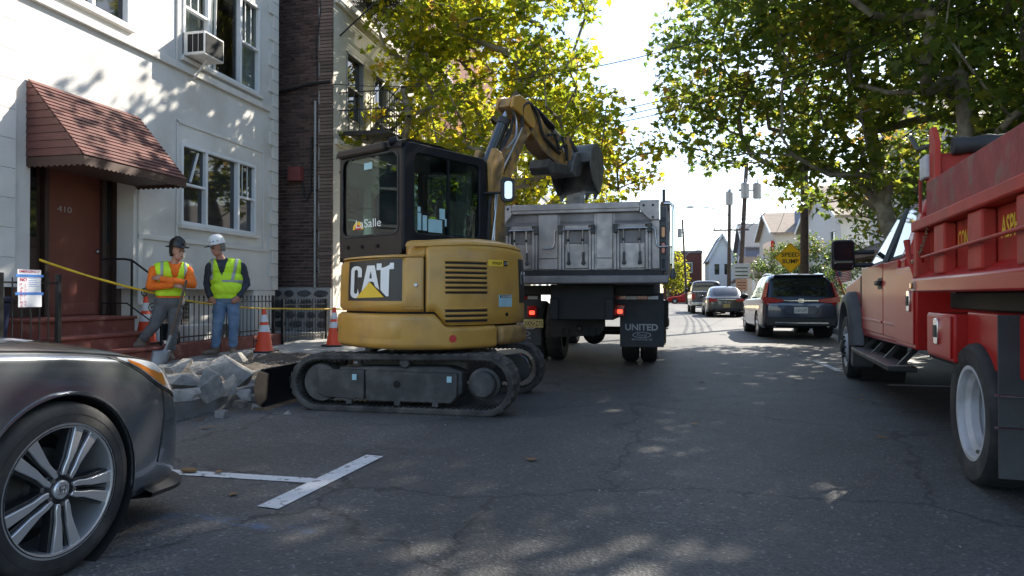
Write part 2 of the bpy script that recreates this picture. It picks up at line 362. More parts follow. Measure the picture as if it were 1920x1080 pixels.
def asphalt():
    m=bpy.data.materials.new('asphalt'); m.use_nodes=True; n=m.node_tree.nodes; l=m.node_tree.links; b=n['Principled BSDF']; b.inputs['Specular IOR Level'].default_value=.5
    g=n.new('ShaderNodeNewGeometry'); P=g.outputs['Position']
    def noise_(s,d=5,rough=.5):
        t=n.new('ShaderNodeTexNoise'); t.inputs['Scale'].default_value=s; t.inputs['Detail'].default_value=d; t.inputs['Roughness'].default_value=rough; l.new(P,t.inputs['Vector']); return t
    def mr(src,a,b_,c,d):
        r=n.new('ShaderNodeMapRange'); r.inputs[1].default_value=a; r.inputs[2].default_value=b_; r.inputs[3].default_value=c; r.inputs[4].default_value=d; l.new(src,r.inputs[0]); return r.outputs[0]
    def mul(a,b_,op='MULTIPLY'):
        q=n.new('ShaderNodeMath'); q.operation=op
        for i,s in enumerate((a,b_)):
            if isinstance(s,(int,float)): q.inputs[i].default_value=s
            else: l.new(s,q.inputs[i])
        return q.outputs[0]
    v=n.new('ShaderNodeTexVoronoi'); v.inputs['Scale'].default_value=75; l.new(P,v.inputs['Vector'])
    sep=n.new('ShaderNodeSeparateColor'); l.new(v.outputs['Color'],sep.inputs[0])
    agg=mr(sep.outputs[0],.0,1.,.72,1.32); sp=mr(sep.outputs[1],.92,.98,0,1.1)
    big=mr(noise_(.35,6,.6).outputs[0],.3,.7,.66,1.32); mid=mr(noise_(2.6,6,.65).outputs[0],.3,.72,.85,1.18)
    # older strip along the left parking lane is paler
    sx=n.new('ShaderNodeSeparateXYZ'); l.new(P,sx.inputs[0]); wob=mul(noise_(.8).outputs[0],.9); xx=mul(sx.outputs[0],wob,'ADD')
    strip=mr(xx,-1.55,-1.35,1.22,1.0)
    # cracks
    dn=noise_(1.6,5,.7); vm=n.new('ShaderNodeVectorMath'); vm.operation='MULTIPLY_ADD'; vm.inputs[1].default_value=(.55,.55,.55); l.new(dn.outputs['Color'],vm.inputs[0]); l.new(P,vm.inputs[2])
    vc=n.new('ShaderNodeTexVoronoi'); vc.feature='DISTANCE_TO_EDGE'; vc.inputs['Scale'].default_value=.42; l.new(vm.outputs[0],vc.inputs['Vector'])
    ck=mr(vc.outputs['Distance'],.0,.011,.35,1.0); ckm=mr(noise_(.5,3).outputs[0],.52,.60,1,0)
    ckf=mul(mul(ck,1.0,'SUBTRACT'),ckm); ckf=mul(ckf,1.0,'ADD'); 
    seam=mr(mul(mul(xx,1.42,'ADD'),0,'ADD'),-.0,.0,1,1)
    val=mul(mul(mul(agg,big),mul(mid,strip)),ckf); val=mul(val,mul(sp,1.0,'ADD'))
    vp=n.new('ShaderNodeTexVoronoi'); vp.distance='CHEBYCHEV'; vp.inputs['Scale'].default_value=.28; vp.inputs['Randomness'].default_value=.9; l.new(P,vp.inputs['Vector']); sp2=n.new('ShaderNodeSeparateColor'); l.new(vp.outputs['Color'],sp2.inputs[0]); val=mul(val,mr(sp2.outputs[0],0,1,.84,1.14))
    ln=n.new('ShaderNodeMath'); ln.operation='SINE'; l.new(mul(xx,3.4),ln.inputs[0]); val=mul(val,mr(ln.outputs[0],-1,1,.93,1.06))
    oil=mr(noise_(5.5,3,.5).outputs[0],.66,.73,1,.72); val=mul(val,oil)
    cm=n.new('ShaderNodeVectorMath'); cm.operation='SCALE'; cm.inputs[0].default_value=(.070,.068,.066); l.new(val,cm.inputs['Scale'])
    # faint blue utility spray mark near the parking bay
    yy=mul(sx.outputs[1],mul(noise_(1.1,3).outputs[0],.5),'ADD'); dy=mul(mul(yy,3.22,'SUBTRACT'),0,'ADD'); dy=mul(dy,dy); mk=mr(dy,.0,.004,1,0); mx_=mul(mr(sx.outputs[0],-2.75,-2.5,0,1),mr(sx.outputs[0],-1.75,-1.35,1,0)); mk=mul(mul(mk,mx_),mr(noise_(9,4,.7).outputs[0],.45,.62,0,.5))
    mb=n.new('ShaderNodeMix'); mb.data_type='RGBA'; l.new(mk,mb.inputs[0]); l.new(cm.outputs[0],mb.inputs[6]); mb.inputs[7].default_value=(.05,.13,.26,1); l.new(mb.outputs[2],b.inputs['Base Color'])
    b.inputs['Roughness'].default_value=.68
    bp=n.new('ShaderNodeBump'); bp.inputs['Strength'].default_value=.55; bp.inputs['Distance'].default_value=.006; l.new(mul(v.outputs['Distance'],ck),bp.inputs['Height']); l.new(bp.outputs[0],b.inputs['Normal'])
    MATS['asphalt']=m
asphalt()
# ---------------------------------------------------------------- ground, road, pavements
def rect(name, x0,x1,y0,y1,z,mat,nx=1,ny=1,**kw):
    g=[[(x0+(x1-x0)*i/nx, y0+(y1-y0)*j/ny, z) for j in range(ny+1)] for i in range(nx+1)]
    return MB().grid(g,True).build(name,mat,smooth=0,**kw)
rect('ground',-900,900,-300,1600,-.02,'dirt',kind='structure')
rect('road',-4.1,4.9,-30,140,0,'asphalt',kind='structure')
rect('cross_street',-80,80,84,92,.004,'asphalt',kind='structure')
CX=-4.1
sw=rect('sidewalk_left',-7.35,CX-.16,-8,90,.10,'dirt',kind='structure')
slabm=None
def slab(w,l,name='paving_slab'):
    mb=MB().box(-w/2,w/2,-l/2,l/2,0,.05); return mb.mesh(name,'concrete')
m1=slab(1.47,1.47)
for j in range(26):
    for i in range(2):
        y=-7+1.5*j+.75; x=CX-.18-.75-1.5*i
        if i==0 and 5.2<y<9.6: continue        # torn-up stretch
        inst('paving_slab',m1,sw,(x,y,.102+rnd(-.004,.004)),(rnd(-.004,.004),rnd(-.004,.004),0))
swr=rect('sidewalk_right',5.06,8.2,-8,60,.10,'dirt',kind='structure')
for j in range(40):
    for i in range(2):
        inst('paving_slab',m1,swr,(5.08+.75+1.5*i,-7+1.5*j+.75,.102+rnd(-.004,.004)))
# kerbs
kl=empty('kerb_left'); kl['kind']='structure'; kr=empty('kerb_right'); kr['kind']='structure'
kb=MB().prism([(-.08,-.2),(.08,-.2),(.075,.10),(.055,.145),(-.08,.152)],(0,0,0),(1,0,0),(0,0,1),(0,1,0),1.485); km=kb.mesh('kerb_stone','curb')
for j in range(40):
    inst('kerb_stone',km,kl,(CX-.08,-6+1.5*j+.1,rnd(-.006,.006)),(0,0,rnd(-.006,.006)))
    inst('kerb_stone',km,kr,(4.98,-6+1.5*j,0),(0,0,math.pi)).location.y += 1.485
# painted parking T and the bay line beside the right-hand trucks
tm=MB(); tm.box(-3.95,-1.98,3.66,3.76,.004,.0045); tm.build('parking_line','paint_white',smooth=0,label='white painted bay line running to the kerb beside the grey car',cat='road marking')
MB().hexa([(-2.03,3.20,.005),(-1.90,3.18,.005),(-1.82,4.36,.005),(-1.95,4.38,.005),(-2.03,3.20,.0055),(-1.90,3.18,.0055),(-1.82,4.36,.0055),(-1.95,4.38,.0055)]).build('parking_mark','paint_white',smooth=0,label='short white painted bar crossing the end of the bay line',cat='road marking')
rect('bay_line',2.52,2.62,10.6,12.2,.004,'paint_white',label='white painted bay line on the road ahead of the red truck front wheel',cat='road marking')
MB().box(2.75,4.8,9.05,9.16,.004,.0045).build('bay_line','paint_white',smooth=0,label='white painted line across the bay under the red truck',cat='road marking')
# ---------------------------------------------------------------- wall helper
def wall_cells(mb, a0,a1,z0,z1, holes, f):
    """rectangular wall with rectangular holes; f(a0,a1,z0,z1) adds a box"""
    As=sorted({a0,a1,*[h[0] for h in holes],*[h[1] for h in holes]}); As=[a for a in As if a0<=a<=a1]
    for i in range(len(As)-1):
        p,q=As[i],As[i+1]; hs=sorted([h for h in holes if h[0]<q-1e-6 and h[1]>p+1e-6],key=lambda h:h[2]); z=z0
        for h in hs:
            if h[2]>z+1e-6: f(p,q,z,h[2])
            z=max(z,h[3])
        if z<z1-1e-6: f(p,q,z,z1)
    return mb
def window_x(parent, X, y0,y1,z0,z1, cols=(1,), sash=(), s=1, dep=.10, frame='white_frame', fw=.055, name='window', grid=(), glass='win_glass', curtain=None):
    """window in a wall facing s*x; columns are relative widths; sash: columns with a meeting rail"""
    wd=MB(); x0=X-s*dep; x1=X+s*.02; xa,xb=min(x0,x1),max(x0,x1)
    wd.box(xa,xb,y0,y1,z0,z0+fw).box(xa,xb,y0,y1,z1-fw,z1).box(xa,xb,y0,y0+fw,z0+fw,z1-fw).box(xa,xb,y1-fw,y1,z0+fw,z1-fw)
    win=wd.build(name,frame,parent,bevel=.006)
    T=sum(cols); y=y0+fw; W=y1-y0-2*fw; gx=X-s*dep*.7
    for i,c in enumerate(cols):
        wy=W*c/T; ya,yb=y,y+wy; y=yb
        if i<len(cols)-1: MB().box(xa+.004,xb-.004,yb-.03,yb+.03,z0+fw,z1-fw).build('mullion',frame,win,bevel=.004); 
        if i>0: ya+=.03
        if i<len(cols)-1: yb-=.03
        zz=[(z0+fw,z1-fw)]
        if i in sash:
            zm=(z0+z1)/2; MB().box(xa+.01,xb-.012,ya,yb,zm-.022,zm+.022).build('meeting_rail',frame,win,bevel=.003); zz=[(z0+fw,zm-.022),(zm+.022,z1-fw)]
        for k,(za,zb) in enumerate(zz):
            gxx=gx+(s*.02 if k else 0)
            MB().add([(gxx,ya,za),(gxx,yb,za),(gxx,yb,zb),(gxx,ya,zb)],[(0,1,2,3)]).build('pane',glass,win,smooth=0)
            if i in grid and (k==1 or len(zz)==1):
                g=MB()
                for q in (1,2): g.box(gxx-.006,gxx+.012,ya+(yb-ya)*q/3-.008,ya+(yb-ya)*q/3+.008,za,zb)
                g.build('muntin',frame,win,smooth=0)
    return win
# ---------------------------------------------------------------- white stucco house (left)
X=-7.9
wb=empty('stucco_house',(0,0,0),0,'white stucco apartment house with red shingled door canopy at the left','building')
holes=[(7.3,9.08,.0,3.05),(10.14,12.34,2.3,3.70),(10.17,12.47,5.15,6.95),(7.4,8.97,5.19,6.95),(3.4,5.4,2.3,3.7),(3.4,5.4,5.19,6.95)]
mb=MB(); wall_cells(mb,1.0,13.12,1.2,9.6,holes,lambda a,b,c,d: mb.box(X-.3,X,a,b,c,d)); mb.build('wall','stucco',wb,smooth=0)
mb=MB().box(-18,X-.3,12.82,13.12,1.2,9.6).box(-18,X-.9,1.0,1.3,0,9.6).box(-18,X-.1,1.0,13.12,9.6,9.75); mb.build('side_wall','stucco',wb,smooth=0)
MB().box(X-1.6,X-.31,1.0,13.1,0,.14).box(X-.62,X-.32,9.15,13.1,.1,1.2).build('basement_wall','stucco_trim',wb,smooth=0)
MB().box(X-.32,X-.05,1.0,7.0,.1,1.2).build('basement_wall','stucco_trim',wb,smooth=0)
MB().box(X-.30,X+.0,12.30,13.08,.1,1.195).build('pillar','stucco_trim',wb,bevel=.01)
MB().box(X-2.2,X-1.6,1.0,13.1,0,9.5).build('inner_wall','dark_void',wb,smooth=0)
# bands, raised panels
for (a,b,c,d,p) in [(9.16,12.72,1.98,2.06,.035),(7.20,12.78,4.90,5.02,.06),(1.0,6.6,4.90,5.02,.06),(10.02,10.06,2.06,4.05,.02),(10.02,12.62,4.00,4.06,.02),(12.58,12.62,2.06,4.0,.02),(10.0,10.03,5.02,7.3,.03),(9.16,9.25,.95,3.1,.03),(1,13.1,9.25,9.5,.12)]:
    MB().box(X+.002,X+p,a,b,c,d).build('moulding','stucco_trim',wb,bevel=.008)
qm=[MB().box(0,.035,-l,0,0,.262).mesh('quoin','stucco_trim') for l in (.20,.32)]
for k in range(30):
    o=inst('quoin',qm[k%2],wb,(X+.002,13.125,1.21+k*.275))
qm2=[MB().box(0,.05,0,l,0,.365).mesh('quoin','stucco_trim') for l in (.30,.48)]
for k in range(23):
    inst('quoin',qm2[k%2],wb,(X+.002,6.62+(.18 if k%2==0 else 0)-.05,1.2+k*.37))
    for q in range(4): inst('facing_block',MATS.setdefault('_fb',None) or MATS.__setitem__('_fb',MB().box(0,.02,0,1.18,0,.36).mesh('facing_block','stucco_trim')) or MATS['_fb'],wb,(X+.002,1.75+q*1.2+(.3 if k%2 else 0)-.2,1.2+k*.37)) if not any(h[0]-1.2<1.55+q*1.2+.3<h[1]+.1 and h[2]-.37<1.2+k*.37<h[3] for h in holes) and 1.55+q*1.2+.3+1.18<6.8 else None
w1=window_x(wb,X,10.14,12.34,2.3,3.70,(1,1.55,.85),(0,2),grid=(2,))
MB().beam((X-.03,10.42,3.06),(X-.03,10.62,3.6),.03,.03).build('prop_stick','white_frame',w1)
w2=window_x(wb,X,10.17,12.47,5.15,6.95,(1,1.55,.95),(0,2),grid=(0,2),glass='win_clear')
for a,b in ((10.2,10.84),(11.98,12.44)): MB().grid([[(X-.16+.012*(k%2),a+(b-a)*k/24,z) for z in (5.18,6.92)] for k in range(25)]).build('blind','curtain',w2)
MB().box(X-.5,X-.48,10.2,12.45,5.16,6.94).build('room_back','door_brown',w2,smooth=0)
w3=window_x(wb,X,7.4,8.97,5.19,6.95,(1.3,1),(0,1))
window_x(wb,X,3.4,5.4,2.3,3.7,(1,1.5,1),(0,2)); window_x(wb,X,3.4,5.4,5.19,6.95,(1,1.5,1),(0,2))
MB().grid([[(X-.066+.02*math.sin(k*1.9),10.98+.035*k+.02*(j/8)*k*.4,5.25+1.6*j/8) for j in range(9)] for k in range(6)]).build('curtain','curtain',w2)
for (a,b,z) in [(10.08,12.40,2.3),(10.1,12.53,5.15),(7.34,9.03,5.19)]:
    MB().box(X-.02,X+.07,a,b,z-.07,z-.002).build('sill','stucco_trim',wb,bevel=.01)
# entrance recess and doors
MB().box(X-.9,X-.3,7.2,7.3,.1,3.2).box(X-.9,X-.3,9.08,9.18,.1,3.2).box(X-.9,X-.3,7.2,9.18,3.05,3.2).build('entrance_lining','door_brown',wb,smooth=0)
MB().box(X-.50,X-.44,7.3,9.08,.75,3.05).build('entrance_screen','door_brown',wb,smooth=0)
dr=MB().box(X-.44,X-.38,7.91,8.84,.80,2.95).build('door','door_red',wb,bevel=.008)
text('410','house_number','decal_grey',dr,(X-.378,8.08,2.28),(0,1,0),(0,0,1),height=.085,width=.24)
MB().ell((X-.35,8.76,1.75),(.03,.03,.03)).build('door_knob','steel',dr)
MB().box(X-.38,X-.372,8.0,8.75,.82,.98).build('kick_plate','step_red',dr,bevel=.004)
d2=MB().box(X-.44,X-.40,7.34,7.83,.80,2.95).build('side_panel','door_brown',wb,bevel=.008)
MB().box(X-.40,X-.39,7.42,7.76,1.9,2.85).build('pane','win_glass',d2); MB().box(X-.40,X-.385,7.40,7.78,1.0,1.75).build('panel','door_brown',d2,bevel=.01)
d3=MB().box(X-.44,X-.40,8.92,9.07,.80,2.95).build('side_panel','door_brown',wb,bevel=.008); MB().box(X-.40,X-.39,8.94,9.05,1.9,2.85).build('pane','win_glass',d3)
MB().box(X-.44,X-.33,8.845,8.91,.80,3.04).box(X-.44,X-.33,7.84,7.905,.80,3.04).build('door_frame','door_brown',wb,bevel=.006)
# canopy: sheathing, one shingle course per object, side cladding, valance
cy0,cy1=7.24,9.14; ctop=Vector((X+.01,0,3.87)); cbot=Vector((-7.03,0,2.86)); sl=cbot-ctop
cp=MB().prism([(X+.005,3.85),(-7.045,2.84),(-7.045,2.78),(X+.005,2.78)],(0,cy0+.012,0),(1,0,0),(0,0,1),(0,1,0),cy1-cy0-.024).build('door_canopy','canopy_dark',wb,smooth=0)
nrm=Vector((-sl.z,0,sl.x)); nrm=Vector((abs(sl.z),0,abs(sl.x))).normalized(); nc=18
for k in range(nc):
    a=ctop+sl*(k/nc); b=ctop+sl*((k+1.12)/nc); e=cy1-cy0
    MB().hexa([a+Vector((0,cy0,0)),b+nrm*.004+Vector((0,cy0,0)),b+nrm*.004+Vector((0,cy1,0)),a+Vector((0,cy1,0)),
               a+nrm*.006+Vector((0,cy0,0)),b+nrm*.022+Vector((0,cy0,0)),b+nrm*.022+Vector((0,cy1,0)),a+nrm*.006+Vector((0,cy1,0))]).build('shingle_course','roof_red',cp,smooth=0)
for yy,s in ((cy0,-1),(cy1,1)):
    for k in range(10):
        z0=2.87+k*.098; z1=z0+.094; xa=lambda z: X+.01+(3.87-z)/(3.87-2.86)*(-7.03-X-.01)
        if z1>3.84: z1=3.84
        MB().add([(X+.006,yy+s*.012,z0),(xa(z0),yy+s*.012,z0),(xa(z1),yy+s*.003,z1),(X+.006,yy+s*.003,z1)],[(0,1,2,3)]).build('cladding_board','roof_red',cp,smooth=0)
val=MB(); N=26
for i in range(N):
    y=cy0+(cy1-cy0)*i/N; y2=cy0+(cy1-cy0)*(i+1)/N
    val.prism([(y,2.85),(y2,2.85),(y2,2.745),((y+y2)/2,2.725),(y,2.745)],(-7.035,0,0),(0,1,0),(0,0,1),(1,0,0),.014)
for yy in (cy0,cy1-.012):
    for i in range(10):
        x=X+(-7.035-X)*i/10; x2=X+(-7.035-X)*(i+1)/10
        val.prism([(x,2.86),(x2,2.86),(x2,2.75),((x+x2)/2,2.725),(x,2.75)],(0,yy,0),(1,0,0),(0,0,1),(0,1,0),.012)
val.build('valance','canopy_dark',cp,smooth=0)
# porch and steps
st=empty('entrance_steps',(0,0,0),0,'dark red painted masonry entrance steps under the canopy','steps')
for k,(x,z,zb) in enumerate([(-7.38,.80,.60),(-7.12,.58,.39),(-6.86,.375,.10)]):
    MB().box(-8.7,x,6.98,8.52+.0*k,zb-.1 if k<2 else .1,z-.045).build('riser','step_red',st,bevel=.008)
    MB().box(-8.7 if k==0 else x-.3,x+.03,6.96,8.54,z-.044,z).build('tread','step_red',st,bevel=.012)
MB().box(-7.95,-6.9,8.545,9.06,.1,.36).build('cheek_block','step_red',st,bevel=.012)
# low red wall with railing in front of the basement
lw=empty('area_wall',(0,0,0),0,'low red painted wall carrying the black basement railing','wall')
for k in range(3): MB().box(-7.26,-7.02,9.08+k*.93,9.99+k*.93,.1,.37+.0*k).build('coping_stone','step_red',lw,bevel=.012)
def railing(name,label,pts_y,x,z0,z1,step,finial=True,posts=(),mat='iron',axis='y'):
    e=empty(name,(0,0,0),0,label,'railing')
    y0,y1=pts_y
    def bx(a,b,h,c,d): return MB().box(x-h,x+h,a,b,c,d) if axis=='y' else MB().box(a,b,x-h,x+h,c,d)
    for z in (z0+.07,z1-.10): bx(y0,y1,.012,z,z+.022).build('rail',mat,e)
    pk=MB().cyl((0,0,0),(0,0,z1-z0-.03),.0075,n=6)
    if finial: pk.lathe([(.001,z1-z0+.03),(.016,z1-z0-.005),(.006,z1-z0-.035),(.015,z1-z0-.045),(.015,z1-z0-.055),(.0,z1-z0-.055)],n=6)
    me=pk.mesh('picket',mat); n=int((y1-y0)/step)
    for i in range(n+1):
        p=y0+i*(y1-y0)/n; inst('picket',me,e,(x,p,z0) if axis=='y' else (p,x,z0))
    for p in posts: bx(p-.025,p+.025,.025,z0-.1,z1+.02).build('post',mat,e,bevel=.004)
    return e
railing('area_railing','black spear-topped railing along the basement behind the two workers',(9.12,11.72),-7.13,.37,1.07,.115,True,(9.10,11.74))
railing('yard_railing','black iron yard railing at far left carrying the paper notice',(4.6,6.93),-7.1,.17,1.33,.115,False,(6.2,6.95))
railing('side_railing','black railing beside the rubble stone foundation of the brick building',(11.85,13.6),-7.0,.2,1.0,.11,True,(11.85,13.6))
hr=empty('stair_handrail',(0,0,0),0,'black iron stair handrail with scroll beside the red steps','handrail')
MB().tube([(-7.95,8.5,1.62),(-7.55,8.5,1.62),(-7.42,8.5,1.60),(-7.05,8.5,1.36),(-6.93,8.5,1.26)],.016).build('top_rail','iron',hr)
MB().tube([(-7.95,8.5,.98),(-7.5,8.5,.98),(-6.93,8.5,.62)],.011).build('lower_rail','iron',hr)
for p,z in ((-7.42,1.6),(-6.93,1.27)): MB().box(p-.012,p+.012,8.488,8.512,.2,z).build('post','iron',hr)
sc=[(-7.2+.0*t+(.085*(1-t/14))*math.cos(t*.75),8.5,1.13+(.085*(1-t/14))*math.sin(t*.75)) for t in range(14)]
MB().tube(sc,.007,6).build('scroll','iron',hr)
MB().tube([(q[0]+.12,q[1],q[2]-.22) for q in sc],.007,6).build('scroll','iron',hr)
# basement window and stored panel behind the railing
MB().box(X-.33,X-.25,9.9,10.75,.25,1.08).build('basement_frame','white_frame',wb,bevel=.01)
MB().box(X-.245,X-.24,9.98,10.67,.34,1.0).build('basement_pane','win_glass',wb,smooth=0)
MB().box(-7.75,-7.45,9.75,10.4,.15,.60).build('utility_box','ac_white',bevel=.01,label='pale utility box standing behind the basement railing',cat='box')
MB().box(-7.72,-7.42,10.5,11.0,.15,.58).build('planter_box','plastic_grey',bevel=.01,label='dark grey storage box behind the basement railing',cat='box')
# window air conditioner
ac=empty('air_conditioner',(X,10.42,5.18),0,'white window air conditioner under the upper floor window','air conditioner')
MB().box(-.1,.42,-.25,.28,.0,.40).build('casing','ac_white',ac,bevel=.01)
MB().box(.421,.428,-.22,.25,.03,.37).build('rear_coil','dark_void',ac,smooth=0)
for k in range(3): MB().box(.10+k*.105,.19+k*.105,.281,.287,.05,.35).build('louver','dark_void',ac,smooth=0)
for k in range(3): MB().box(.10+k*.105,.19+k*.105,-.257,-.251,.05,.35).build('louver','dark_void',ac,smooth=0)
MB().beam((.3,.0,-.005),(.03,.0,-.33),.025,.025).build('bracket','stucco_trim',ac)
# ---------------------------------------------------------------- brick and cream apartment building
bb=empty('brick_building',(0,0,0),0,'dark brick apartment building with cream street front and fire escapes','building')
BY=13.9; FX=-7.0
MB().box(-20,FX-.02,BY+.012,BY+.3,.1,14).build('side_wall','mortar',bb,smooth=0)
bm_=[MB().box(0,l,-.022,0,0,.064).mesh('brick','brick') for l in (.205,.10)]
rest=MB(); cnt=0; row=0; z=1.28
while z<9.4:
    x=FX-.36-.0; seq=0
    if row%2: x-=.0
    k=row%2
    while x>-9.0:
        l=1 if (row%6==5) else (1 if (k and x>FX-.4) else 0); L=(.205,.10)[l]; k=0
        if cnt<300 and x-L>-8.6: inst('brick',bm_[l],bb,(x-L,BY+.012,z)); cnt+=1
        else: rest.box(x-L,x,BY-.010,BY+.012,z,z+.064)
        x-=L+.015
    row+=1; z+=.078
rest.build('brickwork','brick',bb,smooth=0,kind='stuff')
# corner pier of paler brick
M('brick_pier',(.15,.105,.085),.9,var=.3,vs=20,bump=.3,island=.3)
pm=[MB().box(0,l,-.04,.02,0,.064).mesh('pier_brick','brick_pier') for l in (.34,.30)]
for k in range(106): inst('pier_brick',pm[(k//4)%2],bb,(FX-.0-(.34,.30)[(k//4)%2],BY-.0,1.28+k*.078))
# rubble stone foundation
MB().box(-9.4,FX-.02,BY-.05,BY+.01,.1,1.26).build('foundation','mortar',bb,smooth=0)
rs=random.Random(3)
def stone_poly(w,h):
    n=9; return [(w*(.5+.5*math.cos(2*math.pi*i/n)*rs.uniform(.8,1.05)),h*(.5+.5*math.sin(2*math.pi*i/n)*rs.uniform(.8,1.05))) for i in range(n)]
z=.14
while z<1.15:
    x=FX-.04
    hh=rs.uniform(.2,.3)
    while x>-9.2:
        w_=rs.uniform(.22,.42); MB().prism(stone_poly(w_-.03,min(hh,1.25-z)-.03),(x-w_,BY-.05,z),(1,0,0),(0,0,1),(0,-1,0),rs.uniform(.025,.05),.15).build('foundation_stone','stone_dark',bb,smooth=25); x-=w_
    z+=hh
MB().box(-8.6,-7.05,13.2,13.84,.1,.3).build('door_slab','concrete',bb,bevel=.02)
# conduit, meter box, cables on the brick wall
cd=MB().tube([(-7.40,BY-.05,1.25),(-7.40,BY-.05,5.4)],.03).build('conduit','conduit',bb)
for z in (1.6,2.5,3.4,4.4): MB().box(-7.45,-7.35,BY-.06,BY-.02,z,z+.04).build('clamp','iron',cd)
MB().box(-7.98,-7.68,BY-.22,BY-.03,3.62,3.93).build('meter_box','box_red',bb,bevel=.01)
MB().tube([(-7.7,BY-.06,3.65),(-7.66,BY-.06,3.3),(-7.58,BY-.06,3.2),(-7.50,BY-.06,3.4),(-7.48,BY-.06,4.6)],.018).build('cable','wire',bb)
MB().tube([(-8.3,BY-.06,5.65),(-7.9,BY-.07,5.70),(-7.55,BY-.07,5.78),(-7.05,BY-.06,5.8)],.035).build('cable','wire',bb)
MB().tube([(-7.35,BY-.05,5.8),(-7.38,BY-.07,6.6),(-7.28,BY-.05,7.4),(-7.3,BY-.06,7.9)],.012).build('cable','wire',bb)
# cream street front
bh=[(14.55,15.5,5.15,6.75),(16.1,16.95,5.15,6.75),(17.9,19.2,5.15,6.75),(14.55,15.5,8.2,9.8),(16.1,16.95,8.2,9.8),(17.9,19.2,8.2,9.8),(14.5,15.5,2.0,3.7),(16.0,17.0,2.0,3.7),(17.8,19.0,.2,2.6),(14.55,15.5,11.2,12.8),(16.1,16.95,11.2,12.8),(17.9,19.2,11.2,12.8)]
mb=MB(); wall_cells(mb,BY+.02,20.2,.1,14,bh,lambda a,b,c,d: mb.box(FX-.3,FX,a,b,c,d)); mb.build('street_wall','cream',bb,smooth=0)
MB().box(-9,FX-.31,BY+.3,20.1,.1,.15).box(-8.6,-8.4,BY+.3,20.1,.1,14).build('inner_wall','dark_void',bb,smooth=0)
for h in bh: window_x(bb,FX,*h,(1,),(0,),dep=.16,frame='conduit',fw=.05)
for zz in (4.45,7.6,10.7): MB().box(FX+.002,FX+.08,BY+.05,20.2,zz,zz+.12).build('moulding','cream',bb,bevel=.01)
MB().box(-20,FX+.2,BY,20.2,14,14.4).build('cornice','cream',bb)
def fire_escape(z, y0,y1, up):
    e=empty('fire_escape',(0,0,0),0,up,'fire escape'); x0,x1=FX+.1,FX+1.15
    for i in range(22): 
        x=x0+(x1-x0)*i/21; MB().box(x-.012,x+.012,y0,y1,z,z+.03).build('floor_bar','iron',e,smooth=0)
    for y in (y0,(y0+y1)/2,y1): MB().box(x0-.1,x1,y-.02,y+.02,z-.06,z-.005).build('bearer','iron',e,smooth=0)
    for y in (y0+.02,y1-.02): MB().tube([(FX,y,z-.9),(x1-.1,y,z-.06)],.02,6).build('bracket','iron',e)
    pm=MB().cyl((0,0,0),(0,0,.92),.009,n=5).mesh('baluster','iron')
    n=int((y1-y0)/.14)
    for i in range(n+1): inst('baluster',pm,e,(x1,y0+(y1-y0)*i/n,z))
    for y in (y0,y1):
        for i in range(1,8): inst('baluster',pm,e,(x0+(x1-x0)*i/8,y,z))
    for hh in (.9,.5): MB().tube([(FX,y0,z+hh),(x1,y0,z+hh),(x1,y1,z+hh),(FX,y1,z+hh)],.016,6).build('guard_rail','iron',e)
    # stair to the level above
    a=Vector((x0+.3,y0+.6,z)); b=Vector((x0+.3,y1-.5,z+3.1))
    for dx in (0,.5): MB().beam(a+Vector((dx,0,0)),b+Vector((dx,0,0)),.03,.12).build('stringer','iron',e); MB().tube([a+Vector((dx,0,.8)),b+Vector((dx,0,.8))],.014,6).build('stair_rail','iron',e)
    for i in range(13):
        p=a+(b-a)*(i/13); MB().box(p.x,p.x+.5,p.y-.08,p.y+.08,p.z,p.z+.02).build('stair_tread','iron',e,smooth=0)
fire_escape(4.75,14.2,19.3,'black iron fire escape landing just above the excavator cab'); fire_escape(7.85,14.2,19.3,'black iron fire escape landing high on the cream front, upper one')
# farther buildings on the left behind the tree
def block(name,label,x0,x1,y0,y1,h,mat,wins,face,par='white_frame',roofmat='roof_grey'):
    e=empty(name,(0,0,0),0,label,'building'); mb=MB()
    if face=='+x':
        wall_cells(mb,y0,y1,0,h,wins,lambda a,b,c,d: mb.box(x1-.25,x1,a,b,c,d)); mb.box(x0,x1-.25,y0,y0+.25,0,h).box(x0,x1-.25,y1-.25,y1,0,h)
        mb.build('wall',mat,e,smooth=0)
        for q in wins: window_x(e,x1,*q,(1,),(0,),dep=.12)
    else:
        wall_cells(mb,y0,y1,0,h,wins,lambda a,b,c,d: mb.box(x0,x0+.25,a,b,c,d)); mb.box(x0+.25,x1,y0,y0+.25,0,h).box(x0+.25,x1,y1-.25,y1,0,h)
        mb.build('wall',mat,e,smooth=0)
        for q in wins: window_x(e,x0,*q,(1,),(0,),s=-1,dep=.12)
    MB().box(x0-.1,x1+.1,y0-.1,y1+.1,h,h+.35).build('roof',roofmat,e,bevel=.03)
    return e
wn=[(y,y+1.0,z,z+1.6) for y in (22.5,25,27.5) for z in (1.2,4.2,7.2)]
block('brick_rowhouse','red brick row house half hidden behind the yellow-green street tree',-18,-7.2,20.8,30,11,'brick_far',wn,'+x')
wn=[(y,y+1.0,z,z+1.6) for y in (32,35,38) for z in (1.2,4.2,7.2)]
block('pale_rowhouse','pale row house beyond the brick one behind the street tree',-18,-7.4,30.6,41,9.5,'siding_cream',wn,'+x')
wn=[(y,y+1.0,z,z+1.6) for y in (43,46,49) for z in (1.2,4.2)]
block('grey_rowhouse','low grey row house far down the left pavement',-18,-7.4,42,52,7.5,'siding_white',wn,'+x')
